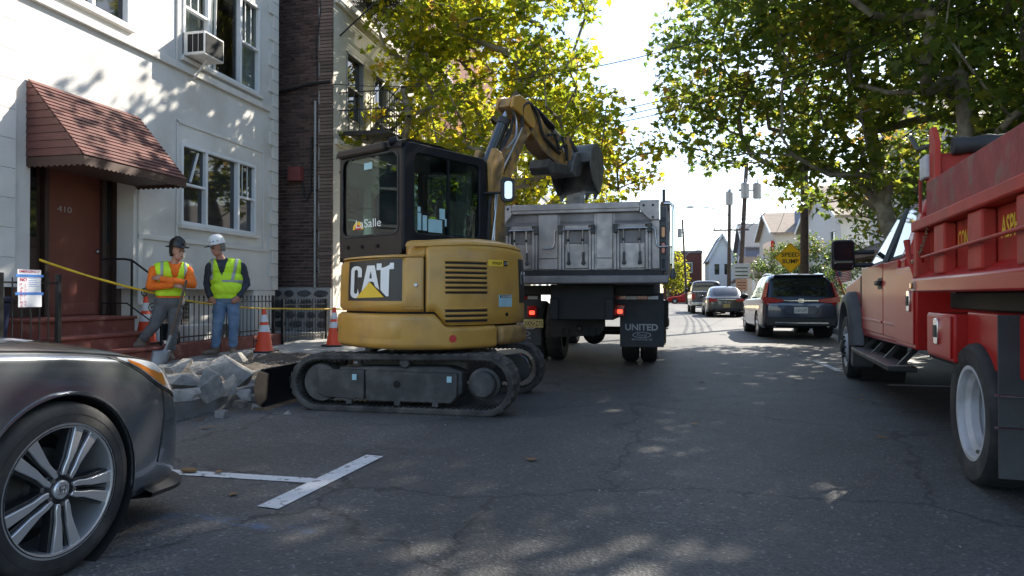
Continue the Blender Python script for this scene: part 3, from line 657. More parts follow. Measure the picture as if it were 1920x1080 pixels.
# ---------------------------------------------------------------- trees
LEAF=np.array([(0,0),(.10,.10),(.42,.02),(.30,.22),(.50,.48),(.24,.46),(.17,.62),(0,.92),(-.17,.62),(-.24,.46),(-.50,.48),(-.30,.22),(-.42,.02),(-.10,.10)],float)
LEAF[:,1]-=.0
OVAL=np.array([(0,0),(.2,.25),(.22,.55),(0,1.),(-.22,.55),(-.2,.25)],float)
def leaves_mesh(name, C, size, rng, mat, shape=LEAF, droop=.5):
    N=len(C); K=len(shape)
    az=rng.uniform(0,2*np.pi,N); tl=rng.normal(-.5*droop-.25,.55,N); rl=rng.normal(0,.6,N); sz=size*rng.uniform(.65,1.25,N)
    d=np.stack([np.cos(az)*np.cos(tl),np.sin(az)*np.cos(tl),np.sin(tl)],1)
    s=np.stack([-np.sin(az),np.cos(az),np.zeros(N)],1); nn=np.cross(s,d)
    s2=s*np.cos(rl)[:,None]+nn*np.sin(rl)[:,None]; n2=np.cross(s2,d)
    x=shape[:,0][None,:,None]; y=shape[:,1][None,:,None]; cup=(np.abs(shape[:,0])*-.35+ -.18*shape[:,1]**2)[None,:,None]
    V=C[:,None,:]+sz[:,None,None]*(s2[:,None,:]*x+d[:,None,:]*y+n2[:,None,:]*cup)
    me=bpy.data.meshes.new(name); me.vertices.add(N*K); me.vertices.foreach_set('co',V.reshape(-1).astype(np.float32))
    me.loops.add(N*K); me.loops.foreach_set('vertex_index',np.arange(N*K,dtype=np.int32))
    me.polygons.add(N); me.polygons.foreach_set('loop_start',np.arange(0,N*K,K,dtype=np.int32)); 
    me.update(calc_edges=True); me.validate(); me.materials.append(MATS[mat]); return me
def tree(name, label, base, blobs, nclump, per, size, seed, mat, trunk_r=.22, first=3.0, lean=(0,0), cr_=.5, gap=.45, shape=LEAF, cat='tree', group=None, bark='bark', clip=None, fork=None):
    rng=np.random.default_rng(seed); e=empty(name,base,0,label,cat,group)
    vol=np.array([b[3]*b[4]*b[5] for b in blobs]); pr=vol/vol.sum(); pts=[]
    off=Vector((seed*7.3,seed*3.1,0))
    tries=0
    while len(pts)<nclump and tries<nclump*30:
        tries+=1
        b=blobs[rng.choice(len(blobs),p=pr)]; q=rng.normal(size=3); q/=np.linalg.norm(q); r=rng.uniform(.12,1)**.42
        p=np.array(b[:3])+q*r*np.array(b[3:])
        if noise.noise(Vector(p)*.75+off)*.5+.5<gap-.12*(1-r): continue
        if clip and not clip(p+np.array(base)): continue
        if pts and np.min(np.sum((np.array(pts)-p)**2,1))<(.30*cr_)**2*4: continue
        pts.append(p)
    pts=np.array(pts)
    # skeleton
    tr=[np.array((0,0,-.3)),np.array((lean[0]*.2,lean[1]*.2,first*.4)),np.array((lean[0]*.6,lean[1]*.6,first*.75)),np.array((lean[0],lean[1],first))]
    if fork:
        tr+= [np.array(f) for f in fork]
    nodes=list(tr); par=[-1]+list(range(len(tr)-1)); load=[0]*len(nodes)
    top=tr[3]; order=np.argsort(np.linalg.norm(pts-top,axis=1)); leafnode=[]
    arr=np.array(nodes)
    for i in order:
        p=pts[i]; c=np.arange(2,len(nodes)); A=np.array(nodes)[2:]
        dv=p-A; dist=np.linalg.norm(dv,axis=1); cost=dist+ .9*np.maximum(0,A[:,2]-p[2]+.2)+.12*np.linalg.norm(A-top,axis=1)
        k=int(c[np.argmin(cost)]); a=np.array(nodes[k]); L=np.linalg.norm(p-a); m=max(1,int(L/.7)); prev=k
        for j in range(1,m+1):
            t=j/m; q=a+(p-a)*t+np.array([0,0,.12*L*math.sin(math.pi*t)])+(rng.normal(0,.05*L,3) if j<m else 0)
            nodes.append(q); par.append(prev); prev=len(nodes)-1
        leafnode.append(prev)
    cnt=np.zeros(len(nodes))
    for k in leafnode: cnt[k]+=1
    for k in range(len(nodes)-1,0,-1): cnt[par[k]]+=cnt[k]
    tot=max(cnt[0],1); rad=np.maximum(.012,trunk_r*(cnt/tot)**.47)
    tb=MB(); lb=MB()
    for k in range(1,len(nodes)):
        r0=min(rad[par[k]],rad[k]*1.25) if par[k]>2 else rad[par[k]]; n=12 if rad[k]>.1 else (7 if rad[k]>.04 else 4)
        (tb if k<len(tr) else lb).cyl(nodes[par[k]],nodes[k],r0*(1.25 if k==1 else 1),rad[k],n,caps=False)
    t=tb.build('trunk',bark,e,smooth=60); lb.build('limbs',bark,e,smooth=60)
    # leaves: clusters round each clump centre, hollow-ish so they catch light
    C=[]
    for p in pts:
        n=int(per*rng.uniform(.55,1.35)); q=rng.normal(size=(n,3)); q/=np.linalg.norm(q,axis=1)[:,None]; r=rng.uniform(.1,1,n)**.5
        C.append(p+q*r[:,None]*np.array([cr_*1.15,cr_*1.15,cr_*.8])*rng.uniform(.75,1.3))
    C=np.concatenate(C)
    if clip: C=C[[bool(clip(c+np.array(base))) for c in C]]
    cr=bpy.data.objects.new('crown',leaves_mesh('crown',C,size,rng,mat,shape)); col.objects.link(cr); cr.parent=e; cr['kind']='stuff'
    return e
# left street tree between building and dump truck
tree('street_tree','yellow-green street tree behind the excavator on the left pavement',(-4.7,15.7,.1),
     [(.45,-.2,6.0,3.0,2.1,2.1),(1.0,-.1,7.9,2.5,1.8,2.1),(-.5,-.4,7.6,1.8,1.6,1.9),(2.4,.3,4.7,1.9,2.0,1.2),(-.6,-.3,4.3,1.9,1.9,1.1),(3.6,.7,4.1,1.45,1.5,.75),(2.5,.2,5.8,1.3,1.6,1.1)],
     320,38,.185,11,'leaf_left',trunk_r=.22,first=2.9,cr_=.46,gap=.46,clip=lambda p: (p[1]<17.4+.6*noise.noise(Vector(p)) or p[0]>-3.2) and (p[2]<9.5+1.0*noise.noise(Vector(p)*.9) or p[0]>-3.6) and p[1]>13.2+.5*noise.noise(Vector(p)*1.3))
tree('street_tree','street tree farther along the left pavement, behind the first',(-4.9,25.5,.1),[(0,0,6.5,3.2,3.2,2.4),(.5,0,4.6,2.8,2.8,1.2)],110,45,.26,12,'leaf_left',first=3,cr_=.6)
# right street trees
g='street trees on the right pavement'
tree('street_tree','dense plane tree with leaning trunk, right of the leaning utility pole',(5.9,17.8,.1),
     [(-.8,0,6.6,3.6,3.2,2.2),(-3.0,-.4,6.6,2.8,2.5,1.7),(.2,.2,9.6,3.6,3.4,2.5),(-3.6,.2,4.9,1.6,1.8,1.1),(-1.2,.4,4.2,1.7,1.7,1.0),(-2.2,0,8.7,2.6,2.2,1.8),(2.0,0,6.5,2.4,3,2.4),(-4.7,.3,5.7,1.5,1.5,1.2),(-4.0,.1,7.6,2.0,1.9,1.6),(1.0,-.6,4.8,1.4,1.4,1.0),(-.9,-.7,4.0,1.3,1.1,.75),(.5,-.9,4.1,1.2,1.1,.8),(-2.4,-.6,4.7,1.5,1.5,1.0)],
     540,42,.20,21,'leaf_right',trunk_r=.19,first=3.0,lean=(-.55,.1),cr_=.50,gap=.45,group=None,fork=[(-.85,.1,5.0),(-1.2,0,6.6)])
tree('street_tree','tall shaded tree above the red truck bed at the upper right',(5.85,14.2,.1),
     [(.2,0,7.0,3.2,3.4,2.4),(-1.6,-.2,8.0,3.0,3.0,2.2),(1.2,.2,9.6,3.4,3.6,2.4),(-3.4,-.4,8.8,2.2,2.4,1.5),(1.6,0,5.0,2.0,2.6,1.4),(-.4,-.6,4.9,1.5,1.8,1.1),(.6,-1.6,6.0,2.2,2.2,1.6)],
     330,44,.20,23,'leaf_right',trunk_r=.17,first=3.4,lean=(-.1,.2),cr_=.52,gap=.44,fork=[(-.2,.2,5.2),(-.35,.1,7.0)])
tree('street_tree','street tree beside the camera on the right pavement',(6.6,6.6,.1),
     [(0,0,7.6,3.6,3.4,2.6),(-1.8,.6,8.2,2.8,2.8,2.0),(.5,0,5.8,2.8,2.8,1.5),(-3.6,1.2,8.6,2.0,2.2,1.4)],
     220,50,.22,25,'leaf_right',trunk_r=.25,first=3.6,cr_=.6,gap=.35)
# ---------------------------------------------------------------- mini excavator
ex=empty('mini_excavator',(-2.3,6.86,0),0,'yellow mini excavator with black cab and raised boom parked at the kerb','excavator')
# undercarriage (tracks lie across the street)
def stadium(hl,r,n=14):
    p=[]
    for i in range(n+1): a=R(-90+180*i/n); p.append((hl+r*math.cos(a), r+r*math.sin(a)))
    for i in range(n+1): a=R(90+180*i/n); p.append((-hl+r*math.cos(a), r+r*math.sin(a)))
    return p
lug=MB().hexa([(-.028,-.155,-.012),(.028,-.155,-.012),(.05,.155,-.012),(-.006,.155,-.012),(-.024,-.15,.005),(.024,-.15,.005),(.046,.15,.005),(-.002,.15,.005)]).mesh('tread_lug','rubber_track')
def track(yc, near):
    hl,r,w_=.82,.272,.30; e=empty('track',(-.045,yc,0)); e.parent=ex
    o=stadium(hl,r); 
    # slightly higher sprocket end, flattened idler end
    def sh(p): 
        x,z=p; t=(x+hl+r)/(2*(hl+r)); return (x, z*(.98+.06*t))
    o=[sh(p) for p in o]; c=(0,r)
    inn=[sh(q) for q in [( (hl if p[0]>0 else -hl) + (p[0]-(hl if p[0]>0 else -hl))*(r-.055)/r, r+(p[1]-r)*(r-.055)/r) for p in stadium(hl,r)]]
    belt=ring(o,inn,MB(),(0,-w_/2,0),(1,0,0),(0,0,1),(0,1,0),w_).build('rubber_belt','rubber_track',e,bevel=.012,smooth=50)
    # lugs along the belt
    P=[Vector((p[0],0,p[1])) for p in o]; P.append(P[0]); seg=[(P[i+1]-P[i]).length for i in range(len(P)-1)]; T=sum(seg); n=52
    for k in range(n):
        s=T*k/n; i=0
        while s>seg[i]: s-=seg[i]; i+=1
        q=P[i]+(P[i+1]-P[i])*(s/seg[i]); d=(P[i+1]-P[i]).normalized(); a=math.atan2(d.z,d.x)
        ob=inst('tread_lug',lug,e,q,(0,-a+math.pi,0),(1,1 if k%2 else -1,1))
        if q.z<.03: ob.scale=(1,ob.scale[1],.45)
    il=MB()   # inner drive lugs
    for k in range(96):
        s=T*k/96; i=0
        while s>seg[i]: s-=seg[i]; i+=1
        q=P[i]+(P[i+1]-P[i])*(s/seg[i]); d=(P[i+1]-P[i]).normalized(); nn=Vector((-d.z,0,d.x)); q=q+nn*.060
        il.cbox((q.x,0,q.z),(.012,.27,.010),0,0,-math.atan2(d.z,d.x))
    il.build('drive_lugs','rubber_track',e,smooth=0,kind='stuff')
    s=-1 if near else 1; yf=s*.13
    # frame, cover plates
    MB().prism([(-.62,.12),(.52,.12),(.60,.20),(.60,.40),(.45,.44),(-.62,.42)],(0,-.10,0),(1,0,0),(0,0,1),(0,1,0),.20).build('track_frame','steel_dark',e,bevel=.02)
    MB().prism([(-.82,.16),(-.74,.13),(-.35,.115),(-.35,.40),(-.82,.39)],(0,yf,0),(1,0,0),(0,0,1),(0,-s,0),.06).build('idler_guard','steel_dark',e,bevel=.01)
    fp=MB().prism([(-.335,.105),(.50,.105),(.56,.17),(.56,.385),(-.335,.39)],(0,yf+s*.004,0),(1,0,0),(0,0,1),(0,-s,0),.06).build('side_plate','steel_dark',e,bevel=.012)
    MB().cyl((-.02,yf+s*.005,.27),(-.02,yf+s*.009,.27),.035,n=16).build('hole','dark_void',fp)
    for x in (-.5,-.02,.35): MB().box(x-.03,x+.03,yf-.01,yf+.03,.07,.115).build('roller_lug','steel_dark',e,bevel=.006)
    for x in (-.44,.49): MB().box(x-.025,x+.02,yf+s*.011,yf+s*.006,.30,.355).build('sticker','sticker',e,smooth=0)
    MB().cyl((.05,yf,.47),(.05,0,.47),.05,n=18).build('carrier_roller','steel_dark',e,bevel=.01)
    MB().lathe([(.0,.0),(.175,.0),(.185,.02),(.185,.2),(0,.2)],(-.80,-.10,.265),(0,1,0),28).build('idler','steel_dark',e)
    sp=MB().lathe([(.0,-.02),(.105,-.02),(.12,-.005),(.12,.05),(.15,.06),(.15,.14),(.12,.16),(0,.16)],(.80,s*.13,.285),(0,-s,0),28).build('sprocket','cat_worn' if False else 'steel_dark',e)
    if not near:  # inner motor guard plate, visible from the street
        MB().prism([(.50,.17),(.62,.13),(.86,.13),(.95,.19),(.98,.30),(.93,.41),(.84,.45),(.62,.42),(.50,.40)],(0,-.155,0),(1,0,0),(0,0,1),(0,1,0),.05).build('motor_guard','car_dark',e,bevel=.015)
    return e
for ob in (track(-.74,True),track(.74,False)): pass
MB().box(-.55,.55,-.62,.62,.28,.50).build('car_body','steel_dark',ex,bevel=.04)
MB().lathe([(0,.48),(.42,.48),(.42,.55),(.36,.55),(.36,.62),(0,.62)],(0,0,0),(0,0,1),28).build('slew_ring','steel_dark',ex)
# dozer blade at the kerb end
bl=MB()
prof=[(-1.40,.02),(-1.44,.02),(-1.475,.10),(-1.485,.20),(-1.47,.30),(-1.43,.385),(-1.385,.385),(-1.42,.30),(-1.432,.2),(-1.425,.1)]
blade=MB().prism(prof,(0,-.93,0),(1,0,0),(0,0,1),(0,1,0),1.86).build('dozer_blade','cab_black',ex,smooth=30)
MB().prism([(-1.36,.10),(-1.34,.345),(-1.43,.37),(-1.47,.3),(-1.485,.2),(-1.475,.1),(-1.43,.03)],(0,-.965,0),(1,0,0),(0,0,1),(0,1,0),.03).build('end_plate','blade_rust',blade,bevel=.006)
MB().prism([(-1.36,.10),(-1.34,.345),(-1.43,.37),(-1.47,.3),(-1.485,.2),(-1.475,.1),(-1.43,.03)],(0,.935,0),(1,0,0),(0,0,1),(0,1,0),.03).build('end_plate','blade_rust',blade,bevel=.006)
MB().hexa([(-1.49,-.975,.0),(-1.33,-.975,.0),(-1.33,.975,.0),(-1.49,.975,.0),(-1.475,-.975,.028),(-1.345,-.975,.014),(-1.345,.975,.014),(-1.475,.975,.028)]).build('cutting_edge','blade_rust',blade,smooth=0)
for y in (-.42,.42): MB().beam((-1.40,y,.2),(-.4,y,.33),.1,.12).build('blade_arm','steel_dark',ex,bevel=.01)
# -------- upper structure, local frame x = right, y = forward
XF=Matrix.Rotation(R(-27),4,'Z')
PC=cr([(-.84,-.30),(-.76,-.56),(-.58,-.76),(-.30,-.88),(0,-.93),(.35,-.91),(.64,-.76),(.83,-.50),(.91,-.16),(.91,.15),(.85,.42),(.72,.60)],12)
PL=np.r_[0,np.cumsum([np.linalg.norm(PC[i+1]-PC[i]) for i in range(len(PC)-1)])]; PL/=PL[-1]; PC=np.array(PC)
def B(s,z,off=0.):
    x=np.interp(s,PL,PC[:,0]); y=np.interp(s,PL,PC[:,1]); x2=np.interp(s+.004,PL,PC[:,0])-np.interp(s-.004,PL,PC[:,0]); y2=np.interp(s+.004,PL,PC[:,1])-np.interp(s-.004,PL,PC[:,1])
    t=Vector((x2,y2,0)).normalized(); nn=Vector((t.y,-t.x,0)); k=1-.05*max(0,z-1.0)**1.5
    return Vector((x*k,y*k,z))+nn*off
def patch(s0,s1,z0,z1,off,ns=30,nz=8,rim=.05,round_=.0):
    """closed-looking panel on the body curve; z0,z1 numbers or functions of s"""
    f0=z0 if callable(z0) else (lambda s:z0); f1=z1 if callable(z1) else (lambda s:z1); mb=MB(); rows=[]
    vv=[-1]+[i/nz for i in range(nz+1)]+[2]
    for v in vv:
        row=[]
        for i in range(-1,ns+2):
            ss=s0+(s1-s0)*min(max(i,0),ns)/ns; a,b=f0(ss),f1(ss); vz=min(max(v,0),1); z=a+(b-a)*vz
            o=off-(rim if (i<0 or i>ns or v<0 or v>1) else 0)
            if round_ and not (i<0 or i>ns or v<0 or v>1):
                dz=min(z-a,b-z); ds=min(ss-s0,s1-ss)*2.7
                for d in (dz,ds):
                    if d<round_: o-= round_-math.sqrt(max(0,round_**2-(round_-d)**2))
            row.append(B(ss,z,o))
        rows.append(row)
    return mb.grid(rows)
PLAIN=MB()
# floor / core
core=[(PC[i][0]*.93,PC[i][1]*.93) for i in range(0,len(PC),6)]+[(-.2,.72),(-.84,.72)]
MB().prism(core,(0,0,.62),(1,0,0),(0,1,0),(0,0,1),.80).build('deck','cab_black',ex,smooth=0)
cw=patch(.0,.79,.60,lambda s: .925 if s<.585 else (.925-.115*min(1,(s-.585)/.03)),.022,80,12,.08,.035).build('counterweight','cat_yellow',ex,smooth=60)
patch(.12,.50,.66,.90,.026,30,4,.02,.01).build('counterweight_boss','cat_yellow',cw,smooth=60)
patch(.795,1.0,.62,.80,.03,20,6,.08,.03).build('counterweight_corner','cat_worn',cw,smooth=60)
MB().cyl(B(.632,.70,.0),B(.632,.70,.026),.035,n=24).build('reflector','red_dot',cw)
MB().cyl(B(.17,.75,.0),B(.17,.75,.03),.028,n=20).build('lifting_eye','dark_void',cw)
hd=patch(.03,.553,.945,lambda s:1.435+.03*s,.0,60,12,.06,.03).build('engine_door','cat_yellow',ex,smooth=60)
patch(.498,.552,.97,1.44,.004,12,8,.02,.008).build('door_post','cat_yellow',hd,smooth=60)
dp=patch(.262,.492,1.045,lambda s:1.42+.015*(s-.26)/.23,.0035,24,6,.003).build('logo_panel','decal_black',hd,smooth=60)
MB().lathe([(0,.012),(.014,.012),(.02,.006),(.02,0)],B(.532,1.19,.002),B(.532,1.19,1)-B(.532,1.19,0),18).build('lock','steel',hd)
def logo(poly,name,mat,s0,s1,z0,z1,off,par):
    us=np.linspace(0,1,5); ss=[s0+(s1-s0)*q for q in (0,.32,.58,.80,1.)]
    v=[B(float(np.interp(p[0],us,ss)),z0+(z1-z0)*p[1],off) for p in poly]; return MB().add(v,[tuple(range(len(v)))]).build(name,mat,par,smooth=0)
def arcp(cx,cy,rx,ry,a0,a1,n=8): return [(cx+rx*math.cos(R(a0+(a1-a0)*i/n)),cy+ry*math.sin(R(a0+(a1-a0)*i/n))) for i in range(n+1)]
Cc=[(.275,.58)]+[(.275,.70)]+arcp(.17,.74,.105,.12,0,180)+arcp(.17,.18,.105,.12,180,300)+[(.155,.30)][:0]+[(.225,.20)]+[(.205,.30)]+arcp(.17,.22,.032,.05,0,-180,5)+arcp(.17,.72,.032,.05,180,0,5)+[(.205,.58)]
logo(Cc,'letter_c','decal_white',.262,.492,1.045,1.43,.009,dp)
logo([(.275,.22),(.375,.86),(.515,.86),(.615,.27),(.53,.35),(.505,.45),(.455,.47),(.415,.46),(.36,.34)],'letter_a','decal_white',.262,.492,1.045,1.43,.009,dp)
logo([(.422,.545),(.470,.545),(.446,.72)],'letter_a_counter','decal_black',.262,.492,1.045,1.43,.011,dp)
logo([(.555,.90),(.87,.91),(.87,.76),(.79,.755),(.785,.11),(.74,.11),(.64,.26),(.635,.745),(.555,.74)],'letter_t','decal_white',.262,.492,1.045,1.43,.0092,dp)
logo([(.19,.065),(.71,.09),(.44,.46)],'logo_triangle','decal_yellow',.262,.492,1.045,1.43,.016,dp)
# grille cover
gtop=lambda s: 1.555+.03*math.sin(math.pi*min(1,max(0,(s-.55)/.42)))
gc=patch(.558,.985,lambda s:.945-.125*min(1,max(0,(s-.585)/.03)),gtop,.012,70,14,.08,.03).build('grille_cover','cat_yellow',ex,smooth=60)
# crowned top of the cover
rows=[]
for k,(q,dz) in enumerate([(1.0,-.012),(.985,.015),(.95,.035),(.85,.055),(.6,.065),(.3,.065)]):
    rows.append([ (lambda p: Vector((.10+(p.x-.10)*q,.0+(p.y)*q,gtop(s)+dz)))(B(s,gtop(s),.0)) for s in np.linspace(.50,.985,34)])
MB().grid(rows).build('hood_top','cat_yellow',gc,smooth=60)
rows=[[Vector((p.x*q,p.y*q,1.45+dz)) for p in [B(s,1.45,-.01) for s in np.linspace(.03,.553,30)]] for q,dz in ((1,0),(.985,.018),(.9,.028),(.7,.03))]
MB().grid(rows).build('door_top','cat_yellow',hd,smooth=60)
MB().hexa([B(.50,1.44,-.02),B(.56,1.44,-.02),Vector((.45,-.50,1.44)),Vector((.12,-.50,1.44)),B(.50,1.55,-.10),B(.56,1.575,-.02),Vector((.45,-.50,1.62)),Vector((.12,-.50,1.62))]).build('hood_shoulder','cat_yellow',gc,bevel=.03)
for (z0,z1,n) in ((1.105,1.425,7),(.845,.985,3)):
    pt=(z1-z0)/n
    for k in range(n):
        za=z0+k*pt; patch(.612,.745,za+.006,za+pt*.52,.0155,14,2,.012).build('grille_slot','dark_void',gc,smooth=0)
        patch(.608,.749,za+pt*.55,za+pt*.98,.024,14,4,.016,.008).build('grille_bar','cat_yellow',gc,smooth=60)
patch(.752,.838,1.375,1.435,.016,8,2,.004).build('dealer_plate','decal_yellow',gc,smooth=0)
patch(.815,.836,1.378,1.432,.0175,4,2,.002).build('dealer_plate_end','decal_black',gc,smooth=0)
def btext(s_,name,mat,sa,sb,z0,hgt,off,par,bold=.0):
    p0,p1=B(sa,z0,off),B(sb,z0,off); u=p1-p0; return text(s_,name,mat,par,p0,u,(0,0,1),width=u.length,height=hgt,depth=.003,bold=bold)
btext('FOLEY','dealer_name','decal_black',.766,.808,1.392,.026,.020,gc,.02); btext('CAT','dealer_name','decal_white',.818,.834,1.395,.02,.021,gc)
cp_=patch(.792,.853,.985,1.10,.016,8,3,.004).build('caution_sticker','sticker',gc,smooth=0); patch(.796,.849,1.072,1.096,.0175,6,2,.002).build('caution_header','decal_black',cp_,smooth=0)
btext('CAUTION','caution_word','decal_white',.799,.846,1.076,.016,.020,cp_,.02)
for k,t in enumerate(('DIESEL FUEL','KEEP AWAY FROM','MOVING PARTS','READ MANUAL')): btext(t,'caution_text','decal_grey',.803 if k else .812,.843 if k else .834,1.055-.018*k,.008,.019,cp_)
MB().cyl(B(.828,.91,.0),B(.828,.91,.018),.02,n=16).build('plug','dark_void',gc)
sdp=patch(.90,.975,1.02,1.46,.015,8,6,.004).build('side_decal','decal_black',gc,smooth=0); btext('CAT','side_letters','decal_white',.908,.968,1.2,.14,.018,sdp,.03)
# cab
cab=MB().box(-.9,.09,-.5,.7,1.30,1.50).build('cab_base','cab_black',ex,bevel=.02)
ring(rrect(.99,1.16,.07,5,-.405,2.05),rrect(.89,.83,.09,5,-.405,2.125),MB(),(0,-.53,0),(1,0,0),(0,0,1),(0,1,0),.05).build('rear_frame','cab_brown',ex,bevel=.012)
rg=MB().prism(rrect(.92,.86,.09,5,-.405,2.125),(0,-.515,0),(1,0,0),(0,0,1),(0,1,0),.006).build('rear_window','cab_glass',ex,smooth=0)
ring(rrect(.905,.845,.085,5,-.405,2.125),rrect(.865,.805,.08,5,-.405,2.125),MB(),(0,-.537,0),(1,0,0),(0,0,1),(0,1,0),.012).build('window_seal','rubber',rg)
text('LaSalle','owner_name','decal_white',rg,(-.63,-.524,1.80),(1,0,0),(0,0,1),width=.40,height=.085,depth=0)
MB().prism([(.0,.0)]+[(.085*math.cos(R(a)),.085*math.sin(R(a))) for a in range(0,181,15)],(-.60,-.520,1.785),(1,0,0),(0,0,1),(0,1,0),.002).build('owner_emblem','decal_yellow',rg,smooth=0)
MB().prism([(.0,.0)]+[(.05*math.cos(R(a)),.05*math.sin(R(a))) for a in range(0,181,15)],(-.60,-.5225,1.785),(1,0,0),(0,0,1),(0,1,0),.002).build('owner_emblem_inner','red_dot',rg,smooth=0)
for x in (-.75,-.52,-.27): MB().cyl((x,-.535,1.60),(x,-.548,1.60),.018,n=10).build('frame_bolt','cab_black',ex)
MB().box(-.50,-.37,-.522,-.519,2.40,2.47).build('permit_sticker','sticker',rg,smooth=0)
ring(rrect(1.24,1.13,.09,5,.09,2.06),rrect(.97,.80,.07,5,.10,2.125),MB(),(.08,0,0),(0,1,0),(0,0,1),(1,0,0),.045).build('side_frame','cab_black',ex,bevel=.014)
sg=MB().prism(rrect(1.0,.83,.08,5,.10,2.125),(.095,0,0),(0,1,0),(0,0,1),(1,0,0),.006).build('side_window','cab_glass',ex,smooth=0)
MB().box(.103,.118,.085,.115,1.72,2.53).build('window_rail','cab_black',sg)
for (a,b,c,d) in [(-.33,-.28,1.755,1.93),(-.26,-.20,1.755,1.91),(-.18,.02,1.745,1.88),(.06,.085,1.82,1.90),(-.33,-.29,1.94,1.99),(-.02,.06,1.89,2.0)]: MB().box(.1025,.104,a,b,c,d).build('safety_sticker','sticker',sg,smooth=0)
MB().box(-.915,-.875,-.52,.70,1.45,1.74).box(-.915,-.875,-.52,-.44,1.74,2.6).box(-.915,-.875,.62,.70,1.74,2.6).box(-.915,-.875,.12,.17,1.74,2.6).build('door_frame','cab_black',ex,bevel=.012)
MB().box(-.90,-.895,-.44,.62,1.74,2.55).build('door_window','cab_glass',ex,smooth=0)
MB().box(-.90,.10,.67,.72,1.45,1.62).box(-.90,-.84,.67,.72,1.62,2.55).box(.04,.10,.67,.72,1.62,2.55).build('front_frame','cab_black',ex,bevel=.012)
MB().box(-.84,.04,.69,.695,1.62,2.55).build('front_window','cab_glass',ex,smooth=0)
roof=[[Vector((-.405+(x+.0)*(.52),y,z+.025*(1-x*x))) for x in np.linspace(-1,1,11)] for y,z in ((-.56,2.56),(-.55,2.62),(-.45,2.655),(.0,2.65),(.45,2.60),(.68,2.55),(.735,2.50))]
ro=MB().grid(roof); ro.build('cab_roof','cab_black',ex,smooth=60)
MB().box(-.88,-.12,-.585,-.50,2.55,2.64).build('roof_visor','cab_brown',ex,bevel=.025)
MB().cyl((-.05,-.57,2.62),(.02,-.52,2.64),.04,n=12).build('work_lamp','cab_black',ex)
st_=MB().box(-.66,-.18,-.22,.28,1.50,1.72).build('seat_cushion','seat_black',ex,bevel=.04,seg=3)
MB().prism(rrect(.48,.50,.10,5,-.42,1.95),(0,-.27,0),(1,0,0),(0,0,1),(0,1,0),.12).build('seat_back','seat_black',ex,bevel=.03,seg=3)
MB().prism(rrect(.36,.28,.08,5,-.42,2.27),(0,-.25,0),(1,0,0),(0,0,1),(0,1,0),.10).build('headrest','seat_black',ex,bevel=.03,seg=3)
MB().box(-.84,.04,-.42,.64,1.49,1.51).build('cab_floor','cab_black',ex)
for x in (-.75,-.08): MB().tube([(x,.25,1.6),(x,.28,1.9),(x,.3,2.02)],.02).build('joystick','seat_black',ex)
for a,b in (((-.60,1),(-.60,2))): pass
# boom, stick, bucket in the plane x = 0
def plate(poly,x0,x1,name,mat,par=ex,bev=.012,**k): return MB().prism(poly,(x0,0,0),(0,1,0),(0,0,1),(1,0,0),x1-x0).build(name,mat,par,bevel=bev,**k)
XF=Matrix.Rotation(R(-27),4,'Z')@Matrix.Translation((0,.95,0))@Matrix.Rotation(R(11),4,'Z')
plate([(-.33,.70),(.15,.70),(.17,1.25),(-.25,1.3)],-.16,.16,'swing_bracket','cat_worn')
bo=plate([(-.15,.75),(.17,.75),(.15,2.1),(.27,2.45),(.46,2.72),(.70,3.03),(.88,3.19),(.89,3.30),(.80,3.36),(.66,3.28),(.28,2.84),(-.05,2.50),(-.15,2.3),(-.15,1.6)],-.085,.085,'boom','cat_worn')
plate([(.80,3.16),(.88,3.19),(.89,3.30),(.80,3.36),(.74,3.27)],.086,.096,'boom_nose','steel_dark',bo,.004)
MB().cyl((-.12,.80,3.27),(.12,.80,3.27),.06,n=18).build('boom_pin','steel_dark',bo)
for x in (-.14,.07): plate([(-.24,2.25),(-.08,2.25),(.05,2.64),(-.03,2.74),(-.16,2.77),(-.26,2.60)],x,x+.07,'cylinder_ear','cat_worn',bo)
st=plate([(.27,3.36),(.33,3.47),(.5,3.53),(.82,3.56),(1.05,3.49),(1.26,3.36),(1.55,3.24),(1.85,3.13),(2.08,3.06),(2.10,2.95),(1.98,2.90),(1.65,2.92),(1.3,2.98),(1.08,3.03),(.90,3.15),(.7,3.19),(.5,3.30)],-.075,.075,'stick','cat_worn')
plate([(.95,3.09),(1.10,3.0),(1.30,2.95),(1.65,2.89),(1.98,2.87),(1.98,2.91),(1.65,2.93),(1.3,2.99),(1.08,3.045)],-.10,.10,'stick_underside','blade_rust',st,.004)
for x in (-.125,.085): plate([(.26,3.34),(.31,3.48),(.46,3.54),(.72,3.50),(.90,3.30),(.84,3.20),(.70,3.22),(.5,3.30)],x,x+.04,'pivot_cheek','cat_yellow',st)
sc_=MB().cyl((0,-.14,2.62),(0,.25,3.18),.06,n=20).build('stick_cylinder','car_dark',ex,smooth=50); MB().cyl((0,.24,3.17),(0,.37,3.38),.03,n=14).build('cylinder_rod','chrome',sc_); MB().cyl((0,.21,3.12),(0,.26,3.195),.07,n=20).build('cylinder_gland','steel_dark',sc_); MB().cyl((-.07,.37,3.39),(.07,.37,3.39),.05,n=14).build('cylinder_eye','steel_dark',sc_); MB().cyl((-.11,-.14,2.62),(.11,-.14,2.62),.055,n=14).build('cylinder_foot','steel_dark',sc_)
bc=MB().cyl((0,1.10,3.52),(0,1.65,3.40),.052,n=18).build('bucket_cylinder','cab_black',ex,smooth=50); MB().cyl((0,1.64,3.40),(0,2.02,3.30),.027,n=12).build('cylinder_rod','chrome',bc)
